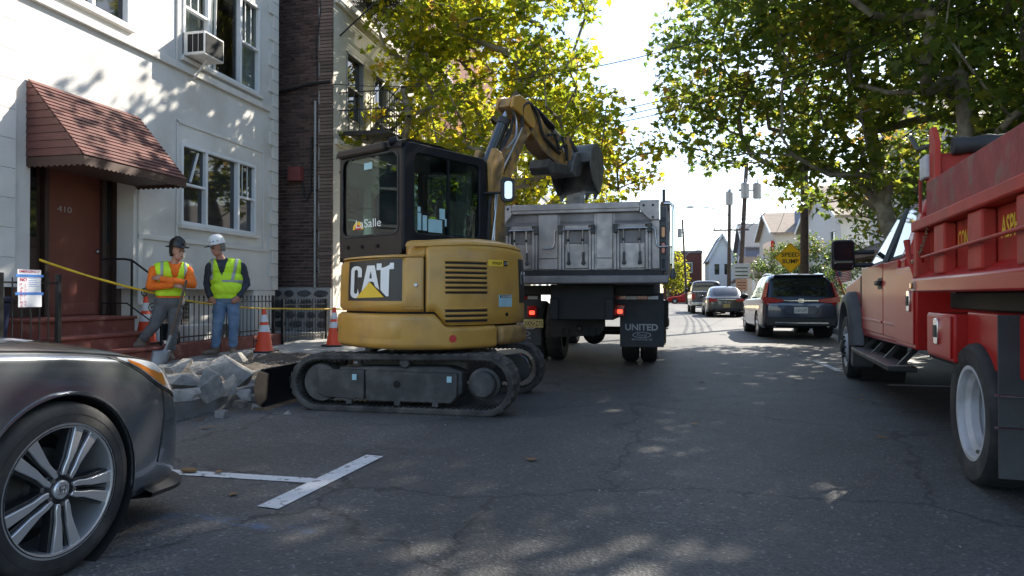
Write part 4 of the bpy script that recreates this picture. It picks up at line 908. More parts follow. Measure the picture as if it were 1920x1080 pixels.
for x in (-.11,.075):
    plate([(1.97,3.34),(2.06,3.36),(2.14,3.0),(2.05,2.95)],x,x+.035,'bucket_link','cat_worn',ex,.008)
    plate([(2.0,3.28),(2.04,3.34),(2.36,3.18),(2.32,3.1)],x*1.2,x*1.2+.03,'bucket_link','steel_dark',ex,.006)
hz=lambda pts,r=.013,m='rubber': MB().tube(cr(pts,5),r,8).build('hydraulic_hose',m,ex,smooth=60)
hz([(.09,-.14,1.2),(.105,-.13,2.1),(.11,-.06,2.42),(.10,.30,2.84),(.10,.56,3.16)],.016,'steel'); hz([(.05,-.22,1.2),(.07,-.22,1.9),(.07,-.18,2.2),(.05,.05,2.72),(.0,.4,3.10)],.024)
hz([(-.05,-.24,1.2),(-.07,-.24,1.9),(-.05,-.1,2.5),(-.05,.3,3.0),(-.05,.5,3.25)],.024); hz([(.10,.56,3.16),(.11,.55,3.40),(.11,.75,3.50),(.11,.98,3.40),(.11,1.12,3.20),(.11,1.35,3.12),(.10,1.7,3.05)],.022)
hz([(.11,1.3,3.22),(.12,1.5,3.26),(.12,1.62,3.10),(.12,1.85,3.2),(.10,1.95,3.0)],.02); hz([(.11,1.4,3.30),(.13,1.55,3.18),(.13,1.7,3.27),(.13,1.9,2.98)],.016); hz([(.10,-.24,1.5),(.13,-.18,1.95),(.13,-.13,2.2),(.12,-.05,2.42)],.012,'steel')
hz([(.06,.36,3.36),(.07,.46,3.22),(.08,.42,3.02),(.05,.25,2.84)],.016,'steel'); hz([(.02,.1,2.75),(.05,.28,2.98),(.04,.42,3.2),(.03,.5,3.34)],.02)
plate([(2.0,2.96),(2.14,3.14),(2.32,3.18),(2.38,3.04),(2.28,2.82),(2.10,2.78),(1.95,2.82)],-.17,.17,'quick_coupler','worn_bucket',ex,.015)
plate([(1.26,2.90),(1.20,2.78),(1.30,2.70),(1.55,2.74),(1.95,2.79),(2.0,2.92),(1.7,2.90),(1.4,2.88)],-.14,.14,'thumb','steel_dark',ex,.015)
bp=[(2.28,3.12),(2.35,3.24),(2.50,3.32),(2.68,3.28),(2.79,3.14),(2.80,2.94),(2.74,2.76),(2.64,2.60)]
rows=[[Vector((x,p[0],p[1])) for x in (-.32,.32)] for p in [tuple(q) for q in cr(bp,3)]]
bk=MB().grid(rows).build('bucket','worn_bucket',ex,smooth=60); sm=bk.modifiers.new('t','SOLIDIFY'); sm.thickness=.022
for x in (-.33,.308): plate(bp+[(2.55,2.62),(2.36,2.78),(2.27,2.96)],x,x+.022,'bucket_side','worn_bucket',bk,.004)
MB().box(-.308,.308,2.28,2.40,3.02,3.16).build('bucket_beam','worn_bucket',bk,bevel=.01)
for k in range(5):
    x=-.27+.135*k; MB().hexa([(x-.035,2.62,2.62),(x+.035,2.62,2.62),(x+.035,2.69,2.64),(x-.035,2.69,2.64),(x-.02,2.57,2.52),(x+.02,2.57,2.52),(x+.02,2.59,2.51),(x-.02,2.59,2.51)]).build('bucket_tooth','worn_bucket',bk,bevel=.004)
u=Vector((0,.55,.68)).normalized()
text('LaSalle','boom_lettering','decal_black',bo,(.089,.0,2.36),u,(0,-u.z,u.y),width=.50,height=.11,shear=.25,depth=.001)
MB().prism([(0,0),(.13,.16),(.06,.20),(-.06,.05)],(.0865,-.02,2.34),(0,1,0),(0,0,1),(1,0,0),.001).build('boom_emblem','decal_yellow',bo,smooth=0)
XF=Matrix.Rotation(R(-27),4,'Z')
# boom lettering and mirror
mi=ring(rrect(.15,.28,.05,5,0,0),rrect(.085,.20,.03,5,0.012,0),MB(),(.36,.78,2.27),(.78,.62,0),(0,0,1),(-.62,.78,0),.05).build('mirror_housing','plastic_black',ex,bevel=.012)
MB().prism(rrect(.085,.20,.03,5,.012,0),(.345,.80,2.27),(.78,.62,0),(0,0,1),(-.62,.78,0),.004).build('mirror_glass','chrome',mi,smooth=0)
MB().tube([(.11,.66,2.24),(.30,.77,2.24)],.014).build('mirror_arm','plastic_black',mi)
XF=Matrix.Identity(4)
# concrete lump dropping from the bucket into the dump body
def rock(name,mat,c,r,seed,rot=None,sub=2,jit=.28,**kw):
    rs=random.Random(seed); off=Vector((seed*3.7,seed*1.9,0)); bm=bmesh.new()
    for k in range(11):
        p=Vector((rs.uniform(-1,1),rs.uniform(-1,1),rs.uniform(-1,1))); m_=max(abs(p.x),abs(p.y),abs(p.z)); p/=m_ if rs.random()<.85 else 1.2; bm.verts.new(p)
    g=bmesh.ops.convex_hull(bm,input=bm.verts); bmesh.ops.delete(bm,geom=[v for v in bm.verts if not v.link_faces],context='VERTS')
    bmesh.ops.subdivide_edges(bm,edges=bm.edges,cuts=2 if sub<3 else 4,use_grid_fill=True); bmesh.ops.triangulate(bm,faces=bm.faces); bm.normal_update()
    rt=rot or Matrix.Rotation(rs.uniform(0,6.3),3,'Z')@Matrix.Rotation(rs.uniform(-.35,.35),3,'X')
    for v in bm.verts:
        q=v.co.copy(); v.co=q+v.normal*(noise.noise(q*3.0+off)*.035+noise.noise(q*7+off)*.03+noise.noise(q*15+off)*.02)
        v.co=rt@Vector((v.co.x*r[0],v.co.y*r[1],v.co.z*r[2]))
    me=bpy.data.meshes.new(name); bm.to_mesh(me); bm.free(); me.materials.append(MATS[mat]); me.polygons.foreach_set('use_smooth',[False]*len(me.polygons))
    o=bpy.data.objects.new(name,me); col.objects.link(o); o.location=c; return tag(o,**kw)
# ---------------------------------------------------------------- wheels
def wheel(parent, c, s, r, w_, rr, style='truck', rim='wheel_white', steer=0, name='wheel'):
    """c centre, s = +1/-1 outward direction along x"""
    e=empty(name,c,steer); e.parent=parent
    t=MB().lathe([(rr,-w_*.44),(r*.80,-w_*.5),(r*.93,-w_*.5),(r*.985,-w_*.40),(r,-w_*.28),(r,w_*.28),(r*.985,w_*.40),(r*.93,w_*.5),(r*.80,w_*.5),(rr+.012,w_*.46),(rr,w_*.42)],(0,0,0),(s,0,0),64 if r<.36 or rr>.2 else 40).build('tyre','rubber',e,smooth=40)
    if style in('truck',):
        g=MB()
        for k in range(3):
            x=(-.5+.5*k)*w_*.36*1.0; g.lathe([(r+.0005,x-.006),(r+.0005,x+.006)],(0,0,0),(1,0,0),40)
        g.build('tread_groove','dark_void',t,smooth=0)
    if style=='dished':     # outer wheel of a dual pair: deep dish
        MB().lathe([(rr+.012,.42*w_),(rr+.014,.47*w_),(rr-.006,.46*w_),(rr-.016,.38*w_),(rr-.018,.30*w_),(rr-.045,.20*w_),(rr-.05,.02*w_),(rr-.032,-.06*w_),(rr-.032,-.18*w_),(rr-.06,-.26*w_),(rr-.08,-.36*w_),(rr*.45,-.40*w_),(0,-.40*w_)],(0,0,0),(s,0,0),48).build('rim',rim,e,smooth=35)
        MB().lathe([(rr*.42,-.40*w_),(rr*.40,-.15*w_),(rr*.2,-.1*w_),(0,-.1*w_)],(0,0,0),(s,0,0),24).build('hub',rim,e)
        for k in range(5): 
            a=2*math.pi*k/5+.3; MB().cyl((-s*.39*w_,rr*.62*math.cos(a),rr*.62*math.sin(a)),(-s*.36*w_,rr*.62*math.cos(a),rr*.62*math.sin(a)),.035,n=12).build('hand_hole','dark_void',e)
        for k in range(8):
            a=2*math.pi*k/8; MB().cyl((-s*.40*w_,rr*.40*math.cos(a)*1.12,rr*.40*math.sin(a)*1.12),(-s*.30*w_,rr*.40*math.cos(a)*1.12,rr*.40*math.sin(a)*1.12),.014,n=6).build('lug_nut','steel_dark',e)
        MB().cyl((s*.30*w_,0-.10,-rr+.04+.0),(s*.36*w_,-.05,-rr+.05),.012,n=8).build('balance_weight','steel_dark',e)
    elif style=='convex':   # front steer wheel
        MB().lathe([(rr+.012,.42*w_),(rr+.012,.47*w_),(rr-.01,.45*w_),(rr-.03,.30*w_),(rr*.80,.22*w_),(rr*.60,.50*w_),(rr*.42,.56*w_),(rr*.40,.50*w_),(0,.5*w_)],(0,0,0),(s,0,0),40).build('rim',rim,e,smooth=35)
        MB().lathe([(rr*.36,.50*w_),(rr*.34,.70*w_),(rr*.2,.76*w_),(0,.76*w_)],(0,0,0),(s,0,0),20).build('hub','plastic_black',e)
        for k in range(10):
            a=2*math.pi*k/10; MB().cyl((s*.52*w_,rr*.52*math.cos(a),rr*.52*math.sin(a)),(s*.66*w_,rr*.52*math.cos(a),rr*.52*math.sin(a)),.016,n=6).build('lug_nut','plastic_black',e)
        for k in range(5):
            a=2*math.pi*k/5+.2; MB().ell((s*.34*w_,rr*.73*math.cos(a),rr*.73*math.sin(a)),(.012,.045,.045)).build('hand_hole','dark_void',e)
    elif style=='car':
        MB().lathe([(rr,.44*w_),(rr+.008,.46*w_),(rr-.012,.46*w_),(rr-.02,.30*w_),(rr-.035,-.1*w_),(rr-.05,-.1*w_),(0,-.1*w_)],(0,0,0),(s,0,0),32).build('rim','alloy_dark',e,smooth=35)
        for k in range(5):
            a=2*math.pi*k/5+.3; d=Vector((0,math.cos(a),math.sin(a)));q=Vector((0,-d.z,d.y)); o=Vector((s*.40*w_,0,0))
            MB().hexa([o+d*.03-q*.03,o+d*.03+q*.03,o+d*(rr-.015)+q*.045,o+d*(rr-.015)-q*.045]+[p+Vector((s*.02,0,0)) for p in (o+d*.03-q*.022,o+d*.03+q*.022,o+d*(rr-.015)+q*.03,o+d*(rr-.015)-q*.03)]).build('spoke','alloy',e,smooth=0)
        MB().cyl((s*.36*w_,0,0),(s*.48*w_,0,0),.035,n=14).build('centre_cap','alloy',e)
    else:
        MB().lathe([(rr,.4*w_),(rr-.03,.2*w_),(0,.2*w_)],(0,0,0),(s,0,0),24).build('rim',rim,e)
    return e
# ---------------------------------------------------------------- silver dump truck
dt=empty('dump_truck',(-1.05,9.30,0),R(-1.2),'dump truck with bare aluminium body seen from behind, lamps lit','truck')
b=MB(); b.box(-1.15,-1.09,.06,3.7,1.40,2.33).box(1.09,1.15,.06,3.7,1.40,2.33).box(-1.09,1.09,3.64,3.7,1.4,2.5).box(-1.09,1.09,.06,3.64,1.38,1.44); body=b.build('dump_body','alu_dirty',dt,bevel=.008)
for s in (-1,1):
    for k in range(5): MB().box(s*1.15,s*1.21,.5+k*.75,.62+k*.75,1.42,2.3).build('side_rib','alu',body,bevel=.008)
    MB().box(s*1.155,s*1.22,.06,3.7,2.28,2.36).build('top_rail','alu',body,bevel=.008)
tg=MB().box(-1.14,1.08,0.015,.05,1.44,2.22).build('tailgate','alu',dt,smooth=0)
MB().box(-.925,.83,-.06,.05,2.212,2.345).build('tailgate_top_rail','alu',tg,bevel=.012)
MB().box(-.925,.83,-.075,-.06,2.26,2.30).build('tailgate_rail_rib','alu',tg,bevel=.005)
for pts in ([(-1.145,2.34),(-.926,2.34),(-.926,2.20),(-1.02,2.08),(-1.145,2.08)],[(.83,2.36),(1.08,2.36),(1.08,2.10),(.96,2.10),(.83,2.225)]):
    cpl=MB().prism(pts,(0,-.075,0),(1,0,0),(0,0,1),(0,1,0),.012).build('corner_plate','alu',tg,bevel=.003)
    x0=pts[0][0]; 
    for (dx,dz) in ((.05,-.05),(.17,-.05),(.06 if x0<0 else .17,-.21)): MB().lathe([(0,.012),(.014,.010),(.018,0)],(x0+dx,-.075,2.34+dz),(0,-1,0),12).build('bolt','steel_dark',cpl)
for (a,b_) in ((-.573,-.262),(.225,.485)):   # flat panels between the chutes
    p=MB().box(a+.02,b_-.02,-.012,.014,1.60,2.21).build('gate_panel','alu',tg,bevel=.006); MB().box(a+.02,b_-.02,-.02,.014,1.45,1.59).build('gate_kick_plate','alu',tg,bevel=.006)
MB().box(.985,1.085,-.03,.014,1.45,2.10).build('gate_edge_post','alu',tg,bevel=.006); MB().box(-1.145,-1.02,-.03,.014,1.45,2.08).build('gate_edge_post','alu',tg,bevel=.006)
for (a,b_,hs) in ((-1.01,-.56,-1),(-.26,.22,-1),(.485,.975,1)):
    # recessed shelf above the chute
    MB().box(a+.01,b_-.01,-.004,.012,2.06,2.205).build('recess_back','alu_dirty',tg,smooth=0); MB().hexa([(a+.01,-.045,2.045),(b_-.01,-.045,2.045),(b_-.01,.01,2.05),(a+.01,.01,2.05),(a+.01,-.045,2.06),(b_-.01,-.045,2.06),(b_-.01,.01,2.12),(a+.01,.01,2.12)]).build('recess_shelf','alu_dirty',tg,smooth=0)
    for x in (a,b_-.075): MB().box(x,x+.035,-.055,.012,1.44,2.0).build('chute_guide','alu',tg,bevel=.005); MB().box(x+.038,x+.073,-.04,.012,1.44,2.04).build('chute_guide','alu',tg,bevel=.005)
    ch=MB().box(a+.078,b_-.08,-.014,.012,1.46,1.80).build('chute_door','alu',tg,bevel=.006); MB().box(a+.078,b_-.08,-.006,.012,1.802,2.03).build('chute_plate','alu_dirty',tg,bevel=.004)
    MB().box(a+.075,b_-.075,-.05,.0,1.99,2.045).build('chute_header','alu',tg,bevel=.006)
    for x in (a-.005,b_-.045): MB().box(x,x+.055,-.095,-.02,1.93,2.05).build('shaft_bracket','steel_dark',tg,bevel=.008)
    if hs<0: hp=[(b_,-.075,1.99),(a-.02,-.075,1.985),(a-.05,-.075,1.97),(a-.06,-.08,1.80),(a-.075,-.085,1.75),(a-.11,-.085,1.735),(a-.22,-.085,1.735)]
    else: hp=[(a,-.075,1.99),(b_+.02,-.075,1.995),(b_+.05,-.075,1.97),(b_+.07,-.08,1.78),(b_+.09,-.085,1.74),(b_+.13,-.085,1.735),(b_+.22,-.085,1.74)]
    MB().tube(hp,.013,8).build('chute_handle','steel',tg,smooth=60)
    for x in (a+.13,b_-.15):
        lv=MB().cyl((x,-.075,1.99),(x-.005,-.06,1.86),.010,n=8).build('lever_rod','steel',tg); MB().ell((x-.006,-.06,1.845),(.022,.02,.022)).build('lever_joint','steel_dark',lv); MB().cyl((x-.006,-.06,1.85),(x+.003,-.05,1.66),.008,n=8).build('lever_rod','steel',lv); MB().box(x-.012,x+.018,-.065,-.035,1.55,1.68).build('turnbuckle','steel_dark',lv,bevel=.005); MB().ell((x+.003,-.05,1.535),(.028,.02,.03)).build('lever_foot','steel_dark',lv)
MB().box(-1.2,1.205,-.09,.3,1.25,1.362).build('apron','alu_dirty',dt,bevel=.02)
MB().box(-1.16,1.12,-.02,.2,1.362,1.44).build('gate_hinge_bar','chassis',dt,smooth=0)
# light column at the right corner
cl=MB().box(1.09,1.19,-.02,.10,1.42,2.30).build('light_column','alu_dirty',dt,bevel=.01); MB().box(1.095,1.17,-.035,-.02,1.42,2.27).build('column_face','plastic_grey',cl,bevel=.006)
MB().cyl((1.13,-.036,2.10),(1.13,-.046,2.10),.034,n=18).build('round_lamp','plastic_black',cl)
for z,m in ((1.93,'lens_amber'),(1.72,'lens_red')):
    MB().prism(rrect(.068,.185,.033,6,1.132,z),(0,-.036,0),(1,0,0),(0,0,1),(0,-1,0),.012).build('lamp_surround','plastic_black',cl); MB().prism(rrect(.044,.14,.021,6,1.132,z),(0,-.048,0),(1,0,0),(0,0,1),(0,-1,0),.008).build('lamp_lens',m,cl,bevel=.003)
MB().box(1.115,1.15,-.04,.0,1.45,1.58).build('gate_latch','chassis',cl,bevel=.006); MB().box(1.10,1.16,-.03,.05,2.28,2.34).build('gate_hinge','blade_rust',cl,bevel=.006)
MB().tube([(1.14,-.0,2.25),(1.14,0,2.50)],.02,8).build('tarp_post','steel_dark',cl)
tp=MB().tube([(1.14,-.03,2.31),(1.22,-.03,2.31),(1.255,-.03,2.28),(1.262,-.03,2.2),(1.258,-.03,1.45)],.02,10).build('tarp_arm','chrome',dt,smooth=60); MB().lathe([(0,0),(.03,0),(.04,.05),(.03,.1),(.022,.14),(0,.14)],(1.256,-.03,1.31),(0,0,1),14).build('arm_motor','plastic_grey',tp)
# chassis, bumper, lamps, plate, flaps
MB().box(-.45,-.33,.3,7.2,.75,1.05).box(.33,.45,.3,7.2,.75,1.05).box(-.45,.45,.35,.5,.75,1.25).box(-1.05,1.0,.7,.95,1.1,1.24).build('chassis_rails','chassis',dt,bevel=.01)
hb=MB().prism([(-.52,.46),(.2,.50),(.28,.62),(.28,.90),(-.52,.90)],(0,.85,0),(1,0,0),(0,0,1),(0,1,0),.05).build('hitch_plate','chassis',dt,bevel=.01)
MB().box(-.36,.06,.82,.85,.91,1.0).build('light_bar','plastic_grey',dt,bevel=.006)
for x in (-.33,-.17,0.0): MB().cyl((x,.82,.96),(x,.805,.96),.026,n=14).build('marker_lamp','lens_red_on' if False else 'lens_red',dt)
for x in (-.30,.10): MB().tube([(x-.05,.84,.60),(x-.05,.80,.52),(x,.79,.48),(x+.05,.80,.52),(x+.05,.84,.60)],.012,8).build('tow_hook','chassis',hb)
MB().lathe([(0,.06),(.03,.05),(.05,.02),(.06,0)],(-.1,.85,.60),(0,-1,0),14).build('pintle','steel_dark',hb)
MB().cyl((.08,.84,.80),(.08,.82,.80),.025,n=12).build('trailer_socket','plastic_grey',hb)
for (x0,x1,z0,z1) in ((.43,.57,.79,.96),(-.885,-.735,.765,.935)):
    l_=MB().box(x0,x1,.80,.90,z0,z1).build('tail_lamp','lens_red',dt,bevel=.015); MB().prism(rrect((x1-x0)*.55,(z1-z0)*.35,.015,4,(x0+x1)/2,z0+(z1-z0)*.40),(0,.797,0),(1,0,0),(0,0,1),(0,1,0),.004).build('lit_bulb','lens_red_on',l_)
pl=MB().box(-.935,-.635,.78,.785,.61,.735).build('licence_plate','plate_yellow',dt,bevel=.003); text('XKN•Z75','plate_number','decal_black',pl,(-.925,.779,.633),(1,0,0),(0,0,1),width=.28,height=.075,bold=.01)
text('NEW JERSEY','plate_state','decal_black',pl,(-.86,.779,.715),(1,0,0),(0,0,1),width=.15,height=.012); text('GARDEN STATE','plate_state','decal_black',pl,(-.86,.779,.617),(1,0,0),(0,0,1),width=.15,height=.010)
for (x0,x1) in ((.49,1.125),(-1.31,-.70)):
    fl=MB().box(x0,x1,.95,.965,.335,1.13).build('mud_flap','flap',dt,smooth=0); wx=x1-x0
    text('UNITED','flap_name','decal_grey',fl,(x0+.12*wx,.949,.575),(1,0,0),(0,0,1),width=.75*wx,height=.098,bold=.03)
    MB().prism([(wx*.5+x0+.135*math.cos(R(a)),.51+.045*math.sin(R(a))) for a in range(0,360,15)],(0,.948,0),(1,0,0),(0,0,1),(0,1,0),.002).build('flap_badge','decal_grey',fl,smooth=0)
    MB().prism([(wx*.5+x0+.123*math.cos(R(a)),.51+.037*math.sin(R(a))) for a in range(0,360,15)],(0,.9465,0),(1,0,0),(0,0,1),(0,1,0),.002).build('flap_badge_field','flap',fl,smooth=0)
    text('Ford','flap_badge_word','decal_grey',fl,(x0+.5*wx-.075,.9455,.487),(1,0,0),(0,0,1),width=.15,height=.045,shear=.3)
    text('SECAUCUS, NJ','flap_town','decal_grey',fl,(x0+.27*wx,.949,.425),(1,0,0),(0,0,1),width=.46*wx,height=.032,bold=.01)
    for k in range(4): MB().box(x0-.06+k*.155,x0-.06+(k+1)*.155-.004,.938,.945,1.035,1.085).build('reflective_tape','lens_red' if k%2==0 else 'decal_white',fl,smooth=0)
for s in (-1,1):
    for x,st_ in ((.92,'dished'),(.62,'plain')): wheel(dt,(s*x-.05,2.35,.5),s,.50,.26,.29,st_)
    wheel(dt,(s*.98,6.3,.5),s,.50,.27,.29,'convex')
MB().cyl((-.9,2.35,.5),(.8,2.35,.5),.07,n=12).build('axle','chassis',dt); MB().ell((-.05,2.35,.48),(.2,.22,.22)).build('differential','chassis',dt)
cabm=MB().box(-1.0,1.0,4.1,6.0,.9,1.75).build('cab','plastic_grey',dt,bevel=.06); MB().prism([(4.15,1.7),(6.0,1.7),(5.6,2.42),(4.2,2.42)],(-.95,0,0),(0,1,0),(0,0,1),(1,0,0),1.9).build('cab_roof','plastic_grey',cabm,bevel=.05); MB().prism([(4.4,1.75),(5.8,1.75),(5.5,2.3),(4.4,2.3)],(-.956,0,0),(0,1,0),(0,0,1),(1,0,0),1.912).build('cab_window','car_glass',cabm,smooth=0)
MB().box(-.85,.85,6.0,7.3,.9,1.6).build('hood','plastic_grey',dt,bevel=.12)
for s in (-1,1):
    mr_=MB().box(s*1.05,s*1.28,5.3,5.42,1.72,2.12).build('mirror','plastic_black',dt,bevel=.04); MB().tube([(s*.95,5.4,1.8),(s*1.1,5.38,1.8)],.02).build('mirror_arm','plastic_black',mr_)
    MB().box(s*1.07,s*1.26,5.294,5.299,1.75,2.09).build('mirror_glass','chrome',mr_,smooth=0)
for k in range(5): MB().box(1.06,1.14,3.75,3.95,.55+k*.07,.58+k*.07).build('side_step','steel_dark',dt)
MB().cyl((1.02,3.85,.5),(1.02,3.85,1.0),.16,n=16).build('fuel_tank','chassis',dt)
rock('concrete_lump','rubble',(-1.16,9.95,2.52),(.13,.12,.22),77,Matrix.Identity(3),3,label='pale concrete lump dropping from the excavator bucket into the silver dump body',cat='concrete')
rock('load','rubble',(-.7,11.2,1.9),(.8,1.2,.35),78,Matrix.Identity(3),3,label='broken concrete lying inside the silver dump truck body',cat='concrete')
# ---------------------------------------------------------------- red dump truck (right)
rt=empty('red_truck',(2.97,4.32,0),R(-7.2),'red dump truck with wooden side boards at the right kerb','truck')
arch=[(5.45+.56*math.cos(R(a)),.41+.56*math.sin(R(a))) for a in range(160,19,-10)]
prof=[(2.3,.62),(4.86,.58)]+arch+[(6.1,.55),(6.42,.60),(6.46,1.12),(6.36,1.24),(5.6,1.31),(4.75,1.40),(2.3,1.46)]
bd=MB().prism(prof,(-1.08,0,0),(0,1,0),(0,0,1),(1,0,0),2.16).build('cab_body','truck_red',rt,bevel=.05,seg=3)
MB().lathe([(.545,-.0),(.545,.5)],(-1.07,5.45,.41),(1,0,0),28).build('wheel_well','dark_void',bd)
MB().lathe([(.545,-.0),(.545,-.5)],(1.07,5.45,.41),(1,0,0),28).build('wheel_well','dark_void',bd)
# greenhouse
def gh(y,z,x): return Vector((x,y,z))
G=MB().hexa([(-1.06,2.32,1.44),(1.06,2.32,1.44),(1.06,4.55,1.40),(-1.06,4.55,1.40),(-.86,2.45,2.02),(.86,2.45,2.02),(.86,3.65,2.0),(-.86,3.65,2.0)]).build('cab_roof','truck_red',rt,bevel=.05,seg=3)
def side_quad(s,pts,off,name,mat,par):   # points (y,z) on the sloped cab side
    v=[]
    for y,z in pts:
        t=(z-1.42)/.58; x=1.06-.20*t; v.append((s*(x+off),y,z))
    return MB().add(v,[tuple(range(len(v)))]).build(name,mat,par,smooth=0)
for s in (-1,1):
    side_quad(s,[(2.52,1.46),(4.50,1.42),(3.66,1.97),(2.52,1.99)],.004,'window_surround','plastic_black',G)
    wg=side_quad(s,[(3.34,1.475),(4.30,1.455),(3.62,1.93),(3.34,1.94)],.008,'front_window','car_glass',G)
    side_quad(s,[(2.60,1.485),(3.22,1.475),(3.22,1.94),(2.60,1.95)],.008,'rear_window','car_glass',G)
    MB().tube([(s*1.075,3.28,1.44),(s*.868,3.28,1.98)],.03,6).build('door_pillar','plastic_grey',G)
    for (a,b_,nm) in ((3.32,4.74,'front_door'),(2.55,3.30,'rear_door')):
        dd=MB().box(s*1.075,s*1.098,a,b_,.68,1.43-.0*(a)).build(nm,'truck_red',rt,bevel=.018,seg=3)
        MB().box(s*1.098,s*1.108,a+.05,b_-.05,.80,.83).build('body_crease','truck_red',dd,bevel=.006)
        if nm=='front_door':
            h_=MB().box(s*1.10,s*1.14,a+.06,a+.26,1.20,1.25).build('handle','plastic_black',dd,bevel=.012); MB().box(s*1.0985,s*1.102,a+.04,a+.28,1.16,1.28).build('handle_cup','plastic_black',dd,bevel=.01)
    MB().box(s*1.08,s*1.10,4.80,4.835,.95,1.34).build('fender_vent','plastic_black',rt,bevel=.008)
    MB().box(s*1.081,s*1.094,4.79,4.95,.78,.80).build('badge','chrome',rt,smooth=0)
    # wide grey flare
    fl=MB(); rows=[]
    for a in range(175,-1,-7):
        ca,sa=math.cos(R(a)),math.sin(R(a)); y=5.45; z=.41
        rows.append([(s*1.07,y+.70*ca,z+.74*sa),(s*1.16,y+.69*ca,z+.73*sa),(s*1.215,y+.64*ca,z+.68*sa),(s*1.22,y+.575*ca,z+.60*sa),(s*1.18,y+.545*ca,z+.565*sa),(s*1.0,y+.545*ca,z+.565*sa)])
    fl.grid(rows); f_=fl.build('fender_flare','plastic_grey',rt,smooth=50)
    MB().prism([(4.70,.45),(4.88,.45),(4.93,.24),(4.80,.20),(4.74,.26)],(s*1.20,0,0),(0,1,0),(0,0,1),(-s,0,0),.24).build('flare_flap','plastic_grey',f_,bevel=.01)
    # running board
    rb=MB().box(s*.98,s*1.22,2.35,4.72,.40,.45).build('running_board','plastic_black',rt,bevel=.012); MB().box(s*1.02,s*1.224,2.4,4.70,.45,.456).build('step_plate','steel',rb,smooth=0)
    for y in (2.5,3.2,3.9,4.5): MB().beam((s*.95,y,.62),(s*1.12,y,.42),.06,.04).build('bracket','chassis',rb)
    # mirrors
    m=MB().prism(rrect(.25,.36,.05,4,s*1.36,1.57),(0,4.22,0),(1,0,0),(0,0,1),(0,1,0),.12).build('mirror','plastic_black',rt,bevel=.03,seg=3)
    MB().prism(rrect(.21,.22,.03,4,s*1.36,1.62),(0,4.212,0),(1,0,0),(0,0,1),(0,1,0),.006).build('mirror_glass','car_glass',m,smooth=0); MB().prism(rrect(.21,.08,.02,4,s*1.36,1.45),(0,4.212,0),(1,0,0),(0,0,1),(0,1,0),.006).build('mirror_glass','car_glass',m,smooth=0)
    for z in (1.45,1.60): MB().tube([(s*1.24,4.27,z),(s*1.03,4.25,z)],.026,8).build('mirror_arm','plastic_black',m)
    # service compartment behind the cab and tool box under the bed
    sb=MB().box(s*.7,s*1.16,1.52,2.30,.66,1.34).build('side_compartment','truck_red',rt,bevel=.015); MB().box(s*1.16,s*1.172,1.56,2.27,.70,1.30).build('compartment_door','truck_red',sb,bevel=.01)
    def latch(y,z,x,par):
        l_=MB().prism(rrect(.10,.17,.02,3,y,z),(x,0,0),(0,1,0),(0,0,1),(s,0,0),.012).build('latch','chrome',par,bevel=.003); MB().box(x+s*.012,x+s*.02,y-.028,y+.028,z-.04,z+.04).build('latch_paddle','steel_dark',l_)
    latch(1.70,1.05,s*1.172,sb)
    tb=MB().box(s*.75,s*1.22,.20,.86,.68,.98).build('tool_box','truck_red',rt,bevel=.012); MB().box(s*1.22,s*1.232,.24,.82,.70,.965).build('tool_box_door','truck_red',tb,bevel=.008); latch(.55,.86,s*1.232,tb)
    MB().box(s*.7,s*1.15,-1.6,.2,.68,1.0).build('inner_fender','truck_red',rt,bevel=.012)
MB().box(-.9,.9,4.6,4.62,.0+.7,.9).build('floor_crossmember','chassis',rt)
MB().hexa([(-1.0,4.50,1.41),(1.0,4.50,1.41),(1.0,4.56,1.41),(-1.0,4.56,1.41),(-.83,3.68,1.97),(.83,3.68,1.97),(.83,3.74,1.97),(-.83,3.74,1.97)]).build('windscreen','car_glass',rt,smooth=0)
MB().box(-.95,.95,6.40,6.50,.75,1.15).build('grille','chrome',rt,bevel=.02); MB().box(-1.1,1.1,6.42,6.62,.45,.72).build('front_bumper','chrome',rt,bevel=.04)
# frame and wheels
MB().box(-.45,-.35,-1.7,6.2,.6,.85).box(.35,.45,-1.7,6.2,.6,.85).box(-1.0,1.0,-1.6,1.2,1.0,1.12).box(-.9,.9,1.2,2.3,.55,.68).build('chassis_rails','chassis',rt,bevel=.01)
for s in (-1,1):
    wheel(rt,(s*1.085,0,.41),s,.41,.23,.262,'dished'); wheel(rt,(s*.82,0,.41),s,.41,.22,.255,'plain'); wheel(rt,(s*1.09,5.45,.41),s,.41,.225,.255,'convex')
MB().cyl((-.9,0,.41),(.9,0,.41),.06,n=10).build('axle','chassis',rt)
